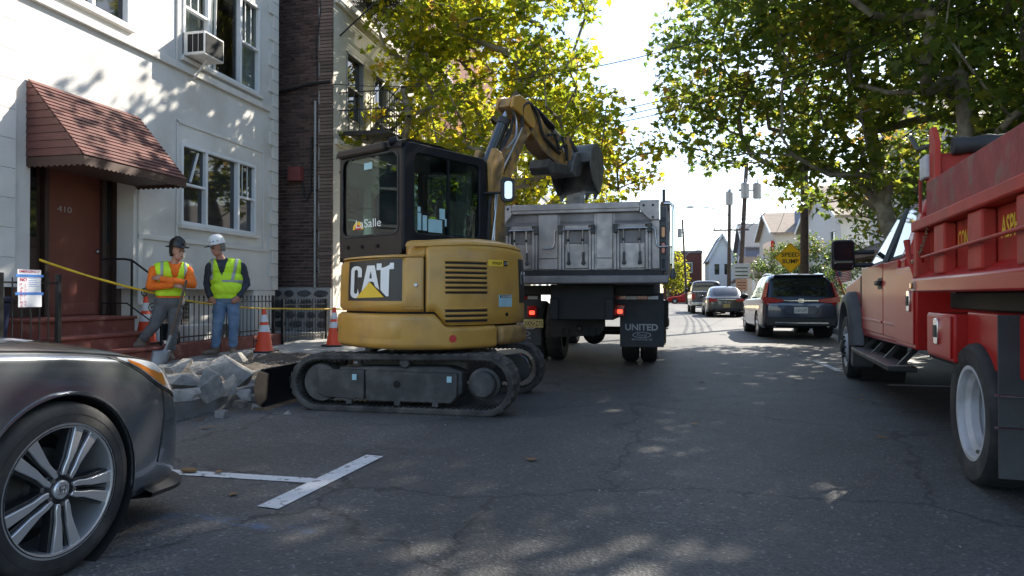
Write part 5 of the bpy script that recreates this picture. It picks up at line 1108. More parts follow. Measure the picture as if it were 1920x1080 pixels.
# dump bed
bed=empty('dump_bed',(0,0,0)); bed.parent=rt
MB().box(-1.13,-1.10,-1.7,1.08,1.12,1.60).box(1.10,1.13,-1.7,1.08,1.12,1.60).box(-1.10,1.10,1.03,1.08,1.12,1.62).box(-1.1,1.1,-1.7,1.03,1.12,1.17).build('bed_shell','truck_red_worn',bed,smooth=0)
for s in (-1,1):
    MB().box(s*1.12,s*1.275,-1.75,1.10,1.56,1.64).build('top_rail','truck_red_worn',bed,bevel=.014)
    MB().hexa([(s*1.131,-1.75,1.12),(s*1.27,-1.75,1.12),(s*1.27,1.12,1.12),(s*1.131,1.12,1.12),(s*1.131,-1.75,1.31),(s*1.27,-1.75,1.215),(s*1.27,1.12,1.215),(s*1.131,1.12,1.31)]).build('bottom_rail','truck_red',bed,bevel=.012)
    MB().box(s*1.131,s*1.178,-1.72,.975,1.225,1.557).build('side_panel','truck_red_worn',bed,smooth=0)
    for y in (.41,-.33,-1.07): MB().box(s*1.1785,s*1.252,y-.125,y+.125,1.235,1.558).build('side_stake','truck_red_worn',bed,bevel=.012)
    MB().box(s*1.17,s*1.21,-1.72,.92,1.642,1.90).build('side_board','board_red',bed,bevel=.005)
    MB().tube([(s*1.255,.82,1.335),(s*1.275,.75,1.36),(s*1.275,-1.7,1.405)],.011,8).build('rope_rail','truck_red_worn',bed)
    bt=MB().box(s*1.134,s*1.15,-.0,.0+.001,1.3,1.301)
    if s<0:
        text('CONC','bed_lettering','letter_gold',bed,(-1.1785,.255,1.39),(0,-1,0),(0,0,1),width=.27,height=.105,bold=.02)
        text('ASPH','bed_lettering','letter_gold',bed,(-1.1785,-.51,1.39),(0,-1,0),(0,0,1),width=.25,height=.115,bold=.02)
    MB().box(s*1.13,s*1.262,.98,1.09,1.222,1.558).build('corner_post','truck_red_worn',bed,bevel=.012)
    MB().box(s*1.271,s*1.278,1.00,1.10,1.13,1.20).build('marker_bracket','steel',bed); MB().box(s*1.278,s*1.29,1.03,1.08,1.145,1.19).build('marker_lamp','lens_amber',bed,bevel=.006)
# headboard, rolled tarp
MB().box(-1.12,1.12,.93,.97,1.64,2.11).build('headboard','truck_red_worn',bed,bevel=.01)
rl=MB(); 
tp_=MB().lathe([(0,-1.05)]+[(.062+.006*math.sin(k*2.1)+.004*math.sin(k*5.3),-1.05+2.1*k/40) for k in range(41)]+[(0,1.05)],(0,.90,2.15),(1,0,0),18).build('rolled_tarp','tarp',bed,smooth=60)
for s in (-1,1):
    MB().prism([(1.0,1.60),(1.0,2.30),(.92,2.30),(.82,2.18),(.82,1.64)],(s*1.14,0,0),(0,1,0),(0,0,1),(s,0,0),.035).build('tarp_bracket','truck_red_worn',bed,bevel=.008)
    MB().box(s*1.10,s*1.2,.99,1.18,1.95,2.12).build('tarp_housing','wheel_white' if s<0 else 'truck_red_worn',bed,bevel=.012)
    MB().tube([(s*1.16,.98,2.18),(s*1.20,1.22,2.20),(s*1.2,1.45,2.34)],.018,8).build('tarp_crank','plastic_black',bed)
    MB().tube([(s*1.18,1.12,1.70),(s*1.19,1.2,1.72),(s*1.19,1.2,1.98),(s*1.18,1.12,2.0)],.012,8).build('grab_handle','truck_red_worn',bed)
    MB().box(s*1.12,s*1.17,1.0,1.09,1.64,1.98).build('headboard_post','truck_red_worn',bed,bevel=.008)
MB().prism([(-1.17,1.40),(-1.11,1.40),(-1.11,1.54),(-1.17,1.54)],(0,.60,0),(1,0,0),(0,0,1),(0,1,0),.002).build('data_plate','sticker',bed)
# tailgate lever and chain
MB().tube([(-1.24,1.12,1.22),(-1.25,1.30,1.40),(-1.255,1.34,1.52)],[.014,.018,.026],8).build('tailgate_lever','truck_red_worn',bed)
cm=MB().tube([(.018*math.cos(a)*1.5,0,.010*math.sin(a)*1.2) for a in np.linspace(0,2*math.pi,9)[:-1]],.004,5,True).mesh('chain_link','blade_rust')
for k in range(16):
    t=k/15; inst('chain_link',cm,bed,(-1.245,1.28-.55*t,1.35+.21*t-.07*math.sin(math.pi*t)),(math.pi/2*(k%2),R(-18),math.pi/2))
# rear mud flap with chrome brackets
fl=MB().box(-1.24,-.62,-.66,-.645,.19,1.0).build('mud_flap','flap',rt,smooth=0)
MB().tube([(-1.26,-.67,.60),(-1.10,-.67,.60),(-1.10,-.67,.97)],.008,8).build('flap_bracket','chrome',fl); MB().tube([(-1.26,-.67,.44),(-.62,-.67,.44)],.007,8).build('flap_rod','chrome',fl); MB().ell((-1.10,-.67,.97),(.025,.015,.025)).build('flap_bolt','steel',fl)
text('U','flap_letter','decal_white',fl,(-1.09,-.662,.45),(1,0,0),(0,0,1),width=.13,height=.12,bold=.06)
MB().box(-.64,-.4,-1.72,-1.6,.8,1.1).build('rear_sill','truck_red_worn',rt,bevel=.01)
# ---------------------------------------------------------------- cars
class Loft:
    """stations along y, each a half profile [(x,z)..] from sill to centre line; smooth in both directions"""
    def __init__(s, st, sub=4, psub=4):
        ys=[q[0] for q in st]; P=np.array([q[1] for q in st],float); n,m=P.shape[:2]; s.n,s.m,s.sub,s.psub=n,m,sub,psub
        full=np.concatenate([np.repeat(np.array(ys)[:,None,None],m,1),P],2)   # y,x,z
        A=np.array([cr([full[i,j] for i in range(n)],sub) for j in range(m)]).transpose(1,0,2)
        s.G=np.array([cr([A[i,j] for j in range(m)],psub) for i in range(A.shape[0])])
        s.G[:,:,1]=np.maximum(s.G[:,:,1],0)
    def pt(s,i,j,side=1,off=0.):
        """i station index (float), j profile index (float)"""
        def smp(a,b):
            a=min(max(a*s.sub,0),s.G.shape[0]-1.001); b=min(max(b*s.psub,0),s.G.shape[1]-1.001); i0,j0=int(a),int(b); u,v=a-i0,b-j0; g=s.G
            q=g[i0,j0]*(1-u)*(1-v)+g[i0+1,j0]*u*(1-v)+g[i0,j0+1]*(1-u)*v+g[i0+1,j0+1]*u*v; return Vector((q[1],q[0],q[2]))
        p=smp(i,j)
        if off:
            du=smp(i+.08,j)-smp(i-.08,j); dv=smp(i,j+.08)-smp(i,j-.08); nn=du.cross(dv)
            if nn.length>1e-9:
                nn.normalize()
                if nn.x<0 and p.x>.2: nn=-nn
                elif p.x<=.2 and nn.z<0: nn=-nn
                p=p+nn*off
        p.x*=side; return p
    def whole(s,cap=True):
        mb=MB(); R_,C=s.G.shape[:2]
        for side in (1,-1):
            mb.grid([[Vector((side*g[1],g[0],g[2])) for g in row] for row in s.G])
        mb.grid([[Vector((x*g[0][1],g[0][0],g[0][2])) for x in (1,-1)] for g in s.G])
        if cap:
            for r in (0,-1):
                L=[Vector((g[1],g[0],g[2])) for g in s.G[r]]; Rr=[Vector((-g[1],g[0],g[2])) for g in s.G[r][::-1]]
                mb.grid([[a,b] for a,b in zip(L,Rr[::-1])])
        return mb
    def patch(s,i0,i1,j0,j1,side=1,off=.003,n=10,m=8,rim=.0,shape=None):
        rows=[]
        for a in range(n+1):
            row=[]
            for b in range(m+1):
                u,v=a/n,b/m
                if shape: ii,jj=shape(u,v)
                else: ii,jj=i0+(i1-i0)*u,j0+(j1-j0)*v
                row.append(s.pt(ii,jj,side,off))
            rows.append(row)
        mb=MB().grid(rows)
        if rim:
            for seq in (rows[0],rows[-1],[r[0] for r in rows],[r[-1] for r in rows]):
                mb.grid([seq,[p-Vector((side*rim,0,0)) if abs(p.x)>.3 else p-Vector((0,0,rim)) for p in seq]])
        return mb
def cutter(x0,x1,y,z,r,n=56):
    o=MB().cyl((x0,y,z),(x1,y,z),r,n=n).build('c',None) if False else None
    mb=MB().cyl((x0,y,z),(x1,y,z),r,n=n); me=mb.mesh('c'); o=bpy.data.objects.new('c',me); col.objects.link(o); return o
# ---- grey sedan in the near left corner (front axle at its origin)
ca=empty('parked_sedan',(-3.19,2.265,0),R(-1.0),'dark grey sedan with alloy wheel, cropped in the lower left corner','car')
def prof(w,sill,zt,hc,k=1.0,wb=None):
    """standard front-end half profile: w half width, zt shoulder height, hc centre height"""
    return [(w*.92,sill),(w*.985,sill+.08),(w*1.0,sill+(zt-sill)*.42),(w*.992,sill+(zt-sill)*.70),(w*.965,zt-.06*k),(w*.915,zt),(w*.66,zt+(hc-zt)*.55),(w*.33,zt+(hc-zt)*.9),(0,hc)]
S=[(.95,[(.34,.17),(.36,.24),(.37,.36),(.365,.46),(.35,.53),(.32,.585),(.22,.61),(.1,.62),(0,.62)]),
   (.91,[(.56,.165),(.59,.24),(.60,.38),(.59,.49),(.565,.565),(.52,.625),(.37,.655),(.18,.665),(0,.67)]),
   (.835,[(.70,.16),(.735,.25),(.745,.40),(.735,.52),(.70,.61),(.645,.68),(.45,.715),(.22,.73),(0,.735)]),
   (.715,[(.79,.16),(.825,.26),(.835,.42),(.825,.56),(.795,.665),(.735,.735),(.52,.775),(.25,.80),(0,.805)]),
   (.55,prof(.885,.17,.79,.868)),(.30,prof(.912,.18,.835,.915)),(0,prof(.925,.19,.872,.955)),(-.35,prof(.93,.19,.90,.995)),(-.62,prof(.93,.19,.915,1.02)),
   (-1.2,prof(.932,.19,.93,.96)),(-2.0,prof(.932,.19,.945,.97)),(-2.8,prof(.925,.2,.965,1.0)),(-3.3,prof(.90,.22,.96,1.05)),(-3.75,prof(.82,.28,.92,1.04)),(-3.92,prof(.70,.36,.85,.98))]
ls=Loft(S,6,5); bo_=ls.whole().build('body','car_grey',ca,smooth=50)
cu=[]
XC=ca.matrix_basis if False else None
for y,r in ((0,.372),(-2.83,.372)):
    for s in (-1,1):
        c=cutter(s*.62,s*1.2,y,.335,r); c.parent=ca; cu.append(c)
bpy.context.view_layer.update(); boolean(bo_,cu)
for y in (0,-2.83):
    for s in (-1,1):
        MB().lathe([(.371,0),(.371,.30)],(s*.62,y,.335),(s,0,0),40).cyl((s*.625,y,.335),(s*.62,y,.335),.371,n=40).build('wheel_well','dark_void',bo_)
        # arch lip
        MB().tube([(s*(np.interp(y+.378*math.cos(a),[-4,-3.3,-2.8,0,.3,.55],[.80,.905,.93,.928,.916,.90])-.008),y+.378*math.cos(a),.335+.378*math.sin(a)) for a in np.linspace(R(-12),R(192),30)],.010,6).build('arch_lip','car_grey',bo_,smooth=60)
jl=lambda i: float(np.interp(i,[0,2.5,3.8,4.15,5.1],[3.5,3.42,3.42,3.62,4.82]))
# hood shut line, headlight, bumper seam, splitter
for s in (-1,1):
    MB().tube([ls.pt(i,5.05,s,.0015) for i in np.linspace(2.8,7.8,26)],.0045,5).build('hood_gap','dark_void',bo_)
    hl=ls.patch(0,0,0,0,s,.004,14,6,shape=lambda u,v:(2.0+3.05*u, jl(2.0+3.05*u)+(4.90-jl(2.0+3.05*u))*v)).build('headlight','plastic_black',ca,smooth=60)
    ls.patch(0,0,0,0,s,.007,14,4,shape=lambda u,v:(2.05+2.85*u, jl(2.05+2.85*u)+.12+(4.78-jl(2.05+2.85*u)-.1)*v)).build('lamp_strip','lens_clear',hl,smooth=60)
    ls.patch(0,0,0,0,s,.0105,10,4,shape=lambda u,v:(3.55+1.15*u, jl(3.55+1.15*u)+.16+(.62-.42*u)*v)).build('turn_signal','lens_amber',hl,smooth=60)
    MB().tube([ls.pt(i,j,s,.001) for i,j in [(3.72,3.60),(3.70,3.2),(3.72,2.6),(3.85,2.0),(4.0,1.4)]],.004,5).build('bumper_gap','dark_void',bo_)
    MB().tube([ls.pt(i,j,s,.004) for i,j in [(7.6,3.35),(8.5,3.35),(9.5,3.35),(11,3.4),(12,3.5)]],.006,5).build('door_crease','car_grey',bo_)
    sp=MB(); R1=[ls.pt(i,.1,s,.0) for i in np.linspace(0,4.25,18)]; sp.grid([[p+Vector((0,0,.03)) for p in R1],[p+Vector((s*.035,.05,-.01)) for p in R1],[p+Vector((s*.03,.045,-.03)) for p in R1],[p+Vector((-s*.12,-.05,-.03)) for p in R1]]); sp.build('chin_spoiler','plastic_black',ca,smooth=40)
    MB().box(s*.62,s*.905,-2.4,-.42,.14,.20).build('side_skirt','plastic_black',ca,bevel=.02)
ls.patch(0,1.6,1.2,2.6,1,.004,8,6).build('lower_grille','plastic_black',ca); ls.patch(0,1.6,1.2,2.6,-1,.004,8,6).build('lower_grille','plastic_black',ca)
ls.patch(0,1.5,3.1,4.6,1,.004,8,6).build('upper_grille','plastic_black',ca); ls.patch(0,1.5,3.1,4.6,-1,.004,8,6).build('upper_grille','plastic_black',ca)
# cabin
GS=[(-.55,[(.80,.90),(.78,.91),(.70,.94),(.4,1.0),(0,1.02)]),(-.95,[(.84,.93),(.77,1.10),(.68,1.20),(.4,1.25),(0,1.27)]),(-1.4,[(.85,.94),(.74,1.25),(.62,1.39),(.35,1.43),(0,1.44)]),(-2.1,[(.85,.95),(.73,1.27),(.61,1.42),(.35,1.46),(0,1.47)]),(-2.8,[(.84,.97),(.70,1.24),(.58,1.37),(.33,1.40),(0,1.41)]),(-3.35,[(.78,.99),(.68,1.09),(.58,1.15),(.33,1.18),(0,1.19)]),(-3.6,[(.72,.98),(.66,1.0),(.56,1.02),(.3,1.04),(0,1.05)])]
gl_=Loft(GS,5,5); gl_.whole().build('cabin','car_grey',ca,smooth=50)
for s in (-1,1):
    gl_.patch(1.35,2.9,.25,1.6,s,.004).build('side_window','car_glass',ca); gl_.patch(3.05,4.6,.25,1.6,s,.004).build('side_window','car_glass',ca)
    gl_.patch(.2,1.75,2.1,4,s,.004).build('windscreen','car_glass',ca); gl_.patch(4.2,5.7,2.1,4,s,.004).build('rear_screen','car_glass',ca)
    MB().ell((s*.98,-.95,1.02),(.11,.06,.07)).build('mirror','car_grey',ca)
# detailed alloy wheels
def alloy(parent,c,s):
    e=empty('wheel',c); e.parent=parent; r,w_,rr=.340,.225,.252
    t=MB().lathe([(rr,-w_*.44),(r*.80,-w_*.5),(r*.92,-w_*.5),(r*.98,-w_*.41),(r,-w_*.3),(r,w_*.3),(r*.98,w_*.41),(r*.955,w_*.455),(r*.92,w_*.485),(r*.85,w_*.50),(r*.76,w_*.495),(rr+.016,w_*.475),(rr+.006,w_*.45),(rr,w_*.40)],(0,0,0),(s,0,0),80).build('tyre','rubber',e,smooth=40)
    MB().tube([(s*w_*.497,r*.86*math.cos(a),r*.86*math.sin(a)) for a in np.linspace(0,2*math.pi,60)[:-1]],.0025,4,True).build('sidewall_ring','rubber',t)
    MB().tube([(s*w_*.487,r*.73*math.cos(a),r*.73*math.sin(a)) for a in np.linspace(0,2*math.pi,60)[:-1]],.0025,4,True).build('sidewall_ring','rubber',t)
    MB().lathe([(rr+.004,.44*w_),(rr+.006,.475*w_),(rr-.004,.48*w_),(rr-.013,.46*w_),(rr-.017,.38*w_),(rr-.02,.0),(rr-.025,-.40*w_)],(0,0,0),(s,0,0),72).build('rim','alloy',e,smooth=35)
    MB().lathe([(rr-.02,-.40*w_),(0,-.40*w_)],(0,0,0),(s,0,0),32).build('wheel_back','dark_void',e)
    MB().lathe([(.155,-.12*w_),(.155,-.04*w_),(.07,-.04*w_),(.06,.05*w_),(0,.05*w_)],(0,0,0),(s,0,0),40).build('brake_disc','steel_dark',e,smooth=35)
    x0=s*.18*w_; x1=s*.40*w_; x2=s*.45*w_
    def arm(pts,name,mat,za,zb,ins=.35):
        """pts: closed outline in polar (r, angle); raised bevelled prism"""
        v=[(p[0]*math.cos(p[1]),p[0]*math.sin(p[1])) for p in pts]
        return MB().prism(v,(za,0,0),(0,1,0),(0,0,1),(1,0,0),zb-za).build(name,mat,e,bevel=.0035)
    for k in range(5):
        a=2*math.pi*k/5+R(60)
        # two blades per spoke pair, kinked half way; polished face over dark web
        for sg,wid in ((1,.032),(-1,.026)):
            def P(r_,d): return (r_,a+sg*d)
            out=[(.045,R(3)),(.10,R(3.5)),(.15,R(1.5)),(rr-.008,R(1.5)),(rr-.008,R(18)),(.165,R(20)),(.125,R(21.5)),(.085,R(29)),(.045,R(35))]
            arm([P(*q) for q in out],'spoke','alloy_dark',x0,x1-s*.004)
            fa=[(.055,R(9)),(.10,R(7)),(.15,R(4)),(rr-.008,R(4.5)),(rr-.008,R(15.5)),(.160,R(16)),(.12,R(17)),(.082,R(24)),(.055,R(28))]
            arm([P(*q) for q in fa],'spoke_face','alloy',x1-s*.004,x2)
        al=a+R(36)
        MB().cyl((x1-s*.012,.057*math.cos(a),.057*math.sin(a)),(x1+s*.006,.057*math.cos(a),.057*math.sin(a)),.0155,n=16).build('lug_recess','dark_void',e); MB().cyl((x1-s*.01,.057*math.cos(a),.057*math.sin(a)),(x1+s*.012,.057*math.cos(a),.057*math.sin(a)),.0095,n=6).build('lug_nut','steel',e)
    MB().lathe([(.078,.15*w_),(.078,.36*w_),(.070,.395*w_),(0,.395*w_)],(0,0,0),(s,0,0),40).build('hub','alloy_dark',e,smooth=35)
    MB().lathe([(.036,.395*w_),(.036,.44*w_),(.030,.46*w_),(0,.463*w_)],(0,0,0),(s,0,0),30).build('centre_cap','alloy',e,smooth=35)
    em=MB()  # H-shaped emblem in a rounded frame
    xe=s*.468*w_; ring(rrect(.040,.034,.008,4),rrect(.034,.028,.006,4),em,(xe-s*.004,0,0),(0,s,0),(0,0,1),(s,0,0),.005)
    for q in (-1,1): em.hexa([(xe-s*.004,s*(q*.0075-.003),-.013),(xe-s*.004,s*(q*.0075+.003),-.013),(xe-s*.004,s*(q*.0115+.003),.013),(xe-s*.004,s*(q*.0115-.003),.013),(xe,s*(q*.0075-.003),-.013),(xe,s*(q*.0075+.003),-.013),(xe,s*(q*.0115+.003),.013),(xe,s*(q*.0115-.003),.013)])
    em.box(min(xe-s*.004,xe),max(xe-s*.004,xe),-.009,.009,-.003,.003); em.build('emblem','chrome',e)
    MB().cyl((x1,0.0,-rr+.045),(x1+s*.01,0,-rr+.045),.006,n=8).build('valve','plastic_black',e)
    return e
for y in (0,-2.83):
    for s in (-1,1): alloy(ca,(s*.815,y,.34),s)
# ---------------------------------------------------------------- cars parked farther along the right kerb (origin = rear axle, heading +y)
def kerb_car(name,label,loc,rz,paint,st,gst,wb,tr,r,wins,rear,cat='car'):
    e=empty(name,loc,R(rz),label,cat); L=Loft(st,4,4); bo=L.whole().build('body',paint,e,smooth=50)
    cu=[]; W=max(p[0] for q in st for p in q[1])
    for y in (0,wb):
        for s in (-1,1): c=cutter(s*(tr-.25),s*1.3,y,r,r*1.12,40); c.parent=e; cu.append(c)
    bpy.context.view_layer.update(); boolean(bo,cu)
    for y in (0,wb):
        for s in (-1,1):
            MB().cyl((s*(tr-.25),y,r),(s*(tr-.24),y,r),r*1.115,n=28).lathe([(r*1.115,0),(r*1.115,.3)],(s*(tr-.25),y,r),(s,0,0),28).build('wheel_well','dark_void',bo)
            wheel(e,(s*(tr-.0),y,r),s,r,.22,r*.66,'car')
    G=Loft(gst,4,4); G.whole().build('cabin',paint,e,smooth=50)
    for (nm,i0,i1,j0,j1,both) in wins:
        for s in (-1,1): G.patch(i0,i1,j0,j1,s,.006).build(nm,'car_glass',e,smooth=60)
    rear(e,L,G); return e
def tag_plate(e,x,y,z,w_,h_,txt,mat):
    p=MB().box(x-w_/2,x+w_/2,y-.01,y,z-h_/2,z+h_/2).build('licence_plate',mat,e,bevel=.003); text(txt,'plate_number','decal_black',p,(x-w_*.42,y-.0115,z-h_*.27),(1,0,0),(0,0,1),width=w_*.84,height=h_*.5,bold=.01)
def pr(w_,sill,zs,n=.97): return [(w_*.93,sill),(w_*.99,sill+.10),(w_,sill+(zs-sill)*.5),(w_*.985,sill+(zs-sill)*.8),(w_*n,zs),(w_*.6,zs+.02),(0,zs+.03)]
# SUV
def suv_rear(e,L,G):
    for s in (-1,1):
        L.patch(0,.9,3.35,4.25,s,.010,6,6).build('tail_lamp','lens_red',e,smooth=60)
        MB().prism([(.40,1.02),(.90,1.10),(.90,.95),(.62,.925),(.42,.955)],(0,-.985,0),(s,0,0),(0,0,1),(0,-1,0),.03).build('tail_lamp','lens_red',e,bevel=.008)
        MB().hexa([(s*.83,-1.0,1.02),(s*.935,-.90,1.02),(s*.93,-.78,1.02),(s*.82,-.86,1.02),(s*.735,-.86,1.47),(s*.80,-.76,1.47),(s*.78,-.68,1.47),(s*.72,-.74,1.47)]).build('tail_lamp','lens_red',e,bevel=.008)
        MB().box(s*.52,s*.80,-1.035,-1.02,.50,.54).build('reflector','lens_red',e,smooth=0)
        MB().cyl((s*.62,-1.0,.36),(s*.62,-1.04,.36),.045,n=12).build('exhaust','chrome',e)
        MB().ell((s*1.02,1.75,1.10),(.12,.07,.08)).build('mirror','plastic_black',e)
        MB().tube([(s*.62,-.55,1.685),(s*.63,.3,1.715),(s*.60,1.1,1.69)],.018,6).build('roof_rail','chrome',e)
    MB().box(-.80,.80,-1.06,-.95,.33,.56).build('lower_bumper','plastic_black',e,bevel=.03); MB().box(-.62,.62,-1.075,-1.05,.40,.44).build('bumper_trim','chrome',e,bevel=.006)
    MB().box(-.42,.42,-1.01,-.985,.975,1.005).build('chrome_bar','chrome',e,bevel=.004)
    MB().prism([(-.34,.86),(.34,.86),(.42,.72),(.30,.62),(-.30,.62),(-.42,.72)],(0,-.999,0),(1,0,0),(0,0,1),(0,1,0),.02).build('plate_recess','car_blue',e,bevel=.02)
    tag_plate(e,0,-1.0,.745,.32,.16,'C63•LUV','plate_yellow' if False else 'sign_white')
    ring(rrect(.12,.095,.02,4,0,.99),rrect(.095,.07,.015,4,0,.99),MB(),(0,-1.016,0),(1,0,0),(0,0,1),(0,1,0),.012).build('emblem_frame','chrome',e); MB().box(-.03,-.018,-1.018,-1.01,.96,1.02).box(.018,.03,-1.018,-1.01,.96,1.02).box(-.02,.02,-1.018,-1.01,.984,.996).build('emblem_letter','chrome',e)
    text('CR-V','model_badge','chrome',e,(-.72,-.992,.84),(1,0,0),(0,0,1),width=.17,height=.045,bold=.02)
    MB().tube([(0,-.55,1.715),(0,-.62,1.80)],[.02,.008],6).build('antenna','plastic_black',e); MB().box(-.6,.6,-.86,-.62,1.63,1.675).build('roof_spoiler','car_blue',e,bevel=.02)
    MB().tube([(-.02,-.93,1.10),(.40,-.9,1.13)],.010,5).build('rear_wiper','plastic_black',e)
st=[(-.975,pr(.78,.40,.92,.9)),(-.93,pr(.86,.34,1.0,.95)),(-.80,pr(.905,.28,1.05)),(-.3,pr(.925,.25,1.05)),(1.0,pr(.925,.24,1.03)),(2.2,pr(.925,.24,1.0)),(3.0,pr(.90,.26,.93)),(3.45,pr(.82,.28,.82,.95)),(3.6,pr(.66,.30,.72,.9))]
gst=[(-.97,[(.80,.98),(.74,1.01),(.60,1.03),(.3,1.04),(0,1.05)]),(-.86,[(.86,1.02),(.76,1.25),(.64,1.33),(.3,1.36),(0,1.37)]),(-.68,[(.88,1.04),(.745,1.50),(.62,1.63),(.3,1.66),(0,1.67)]),(.2,[(.88,1.04),(.74,1.53),(.60,1.67),(.3,1.70),(0,1.71)]),(1.0,[(.88,1.03),(.74,1.50),(.58,1.64),(.3,1.67),(0,1.68)]),(1.7,[(.87,1.02),(.76,1.25),(.62,1.36),(.3,1.40),(0,1.41)]),(2.25,[(.82,1.0),(.78,1.01),(.6,1.03),(.3,1.04),(0,1.05)])]
kerb_car('parked_suv','dark blue SUV with small flag clipped beside it, parked ahead of the red truck',(3.50,19.1,0),0,'car_blue',st,gst,2.66,.80,.345,
   [('rear_screen',.25,1.75,2.05,4,1),('side_window',2.05,2.95,.3,1.7,1),('side_window',3.05,3.9,.3,1.7,1),('side_window',4.0,4.8,.3,1.6,1),('windscreen',4.2,5.8,2.1,4,1)],suv_rear)
bpy.data.objects['parked_suv'].scale=(1,1,.965); bpy.data.objects['parked_suv']['label']='dark blue SUV parked just ahead of the red truck'
# sedan farther on
def sed_rear(e,L,G):
    for s in (-1,1):
        MB().prism([(.42,.88),(.82,.95),(.86,.86),(.80,.76),(.50,.76)],(0,-1.155,0),(s,0,0),(0,0,1),(0,-1,0),.03).build('tail_lamp','lens_red',e,bevel=.008); L.patch(0,.9,2.9,3.8,s,.01,6,6).build('tail_lamp','lens_red',e)
        MB().ell((s*1.0,1.85,1.02),(.11,.06,.07)).build('mirror','car_dark',e); MB().cyl((s*.6,-1.1,.34),(s*.6,-1.2,.34),.04,n=10).build('exhaust','chrome',e)
    MB().box(-.5,.5,-1.175,-1.15,.86,.90).build('trunk_trim','chrome',e,bevel=.005); tag_plate(e,0,-1.19,.56,.32,.16,'E41 NKL','plate_yellow'); MB().box(-.7,.7,-1.2,-1.1,.28,.42).build('lower_bumper','plastic_black',e,bevel=.03)
st=[(-1.14,pr(.74,.36,.84,.92)),(-1.08,pr(.86,.30,.92,.95)),(-.9,pr(.92,.25,.98)),(-.2,pr(.94,.22,1.0)),(1.2,pr(.94,.22,.98)),(2.4,pr(.93,.22,.93)),(3.3,pr(.88,.24,.82)),(3.75,pr(.74,.28,.70,.92))]
gst=[(-.95,[(.78,.97),(.7,.98),(.5,1.0),(.3,1.01),(0,1.02)]),(-.5,[(.84,.99),(.74,1.18),(.62,1.25),(.3,1.28),(0,1.29)]),(.1,[(.85,1.0),(.72,1.36),(.58,1.47),(.3,1.50),(0,1.51)]),(.9,[(.85,1.0),(.72,1.38),(.57,1.50),(.3,1.53),(0,1.54)]),(1.6,[(.85,.98),(.75,1.22),(.6,1.32),(.3,1.36),(0,1.37)]),(2.3,[(.80,.95),(.75,.96),(.55,.98),(.3,1.0),(0,1.0)])]
sw=[('rear_screen',.2,1.8,2.05,4,1),('side_window',1.3,2.5,.3,1.6,1),('side_window',2.6,3.6,.3,1.6,1),('windscreen',3.3,4.8,2.1,4,1)]
kerb_car('parked_sedan','dark sedan with yellow plate, parked between the SUV and the pickup',(3.35,36.3,0),0,'car_dark',st,gst,2.87,.82,.34,sw,sed_rear)
# red car across the far end of the street
def none_rear(e,L,G):
    for s in (-1,1): MB().box(s*.55,s*.85,-1.2,-1.13,.75,.9).build('tail_lamp','lens_red',e)
kerb_car('crossing_car','red car crossing at the far end of the street',(5.0,87,0),90,'truck_red',st,gst,2.87,.82,.34,sw,none_rear)
# pickup
def pu(loc,label):
    e=empty('pickup_truck',loc,0,label,'pickup')
    st=[(-1.15,pr(.88,.50,1.22,.97)),(-1.1,pr(.97,.45,1.28,.97)),(-.6,pr(1.0,.42,1.30)),(1.0,pr(1.0,.40,1.28)),(3.0,pr(1.0,.40,1.26)),(4.4,pr(.98,.42,1.20)),(4.75,pr(.86,.45,1.1,.94))]
    L=Loft(st,4,4); bo=L.whole().build('body','car_brown',e,smooth=50); cu=[]
    for y in (0,3.7):
        for s in (-1,1): c=cutter(s*.62,s*1.3,y,.40,.46,40); c.parent=e; cu.append(c)
    bpy.context.view_layer.update(); boolean(bo,cu)
    for y in (0,3.7):
        for s in (-1,1): wheel(e,(s*.86,y,.40),s,.40,.27,.25,'car')
    g=[(.95,[(.88,1.26),(.80,1.30),(.6,1.31),(.3,1.32),(0,1.32)]),(1.05,[(.90,1.28),(.80,1.75),(.62,1.88),(.3,1.91),(0,1.92)]),(1.9,[(.90,1.28),(.79,1.80),(.60,1.93),(.3,1.96),(0,1.96)]),(2.7,[(.90,1.27),(.80,1.72),(.6,1.86),(.3,1.9),(0,1.9)]),(3.5,[(.86,1.24),(.8,1.25),(.6,1.27),(.3,1.28),(0,1.28)])]
    G=Loft(g,4,4); G.whole().build('cabin','car_brown',e,smooth=50)
    MB().box(-.68,.68,.965,.985,1.40,1.80).build('rear_screen','car_glass',e,smooth=0)
    for s in (-1,1):
        G.patch(1.1,1.95,.3,1.6,s,.006).build('side_window','car_glass',e); G.patch(2.05,3.0,.3,1.6,s,.006).build('side_window','car_glass',e)
        MB().box(s*.80,s*.985,-1.17,-1.1,.85,1.18).build('tail_lamp','lens_red',e,bevel=.02); m=MB().box(s*1.02,s*1.24,2.75,2.9,1.28,1.50).build('mirror','plastic_black',e,bevel=.03)
        MB().box(s*.92,s*.99,-1.1,.94,1.28,1.34).build('bed_rail','plastic_black',e,bevel=.01)
    MB().box(-.78,.78,-1.185,-1.15,.72,1.26).build('tailgate','car_brown',e,bevel=.02); MB().box(-.95,.95,-1.34,-1.12,.48,.68).build('rear_bumper','chrome',e,bevel=.03); tag_plate(e,0,-1.345,.58,.30,.14,'K72 HDP','plate_yellow')
    return e
pu((2.95,42.2,0),'brown grey pickup truck standing beyond the dark sedan')
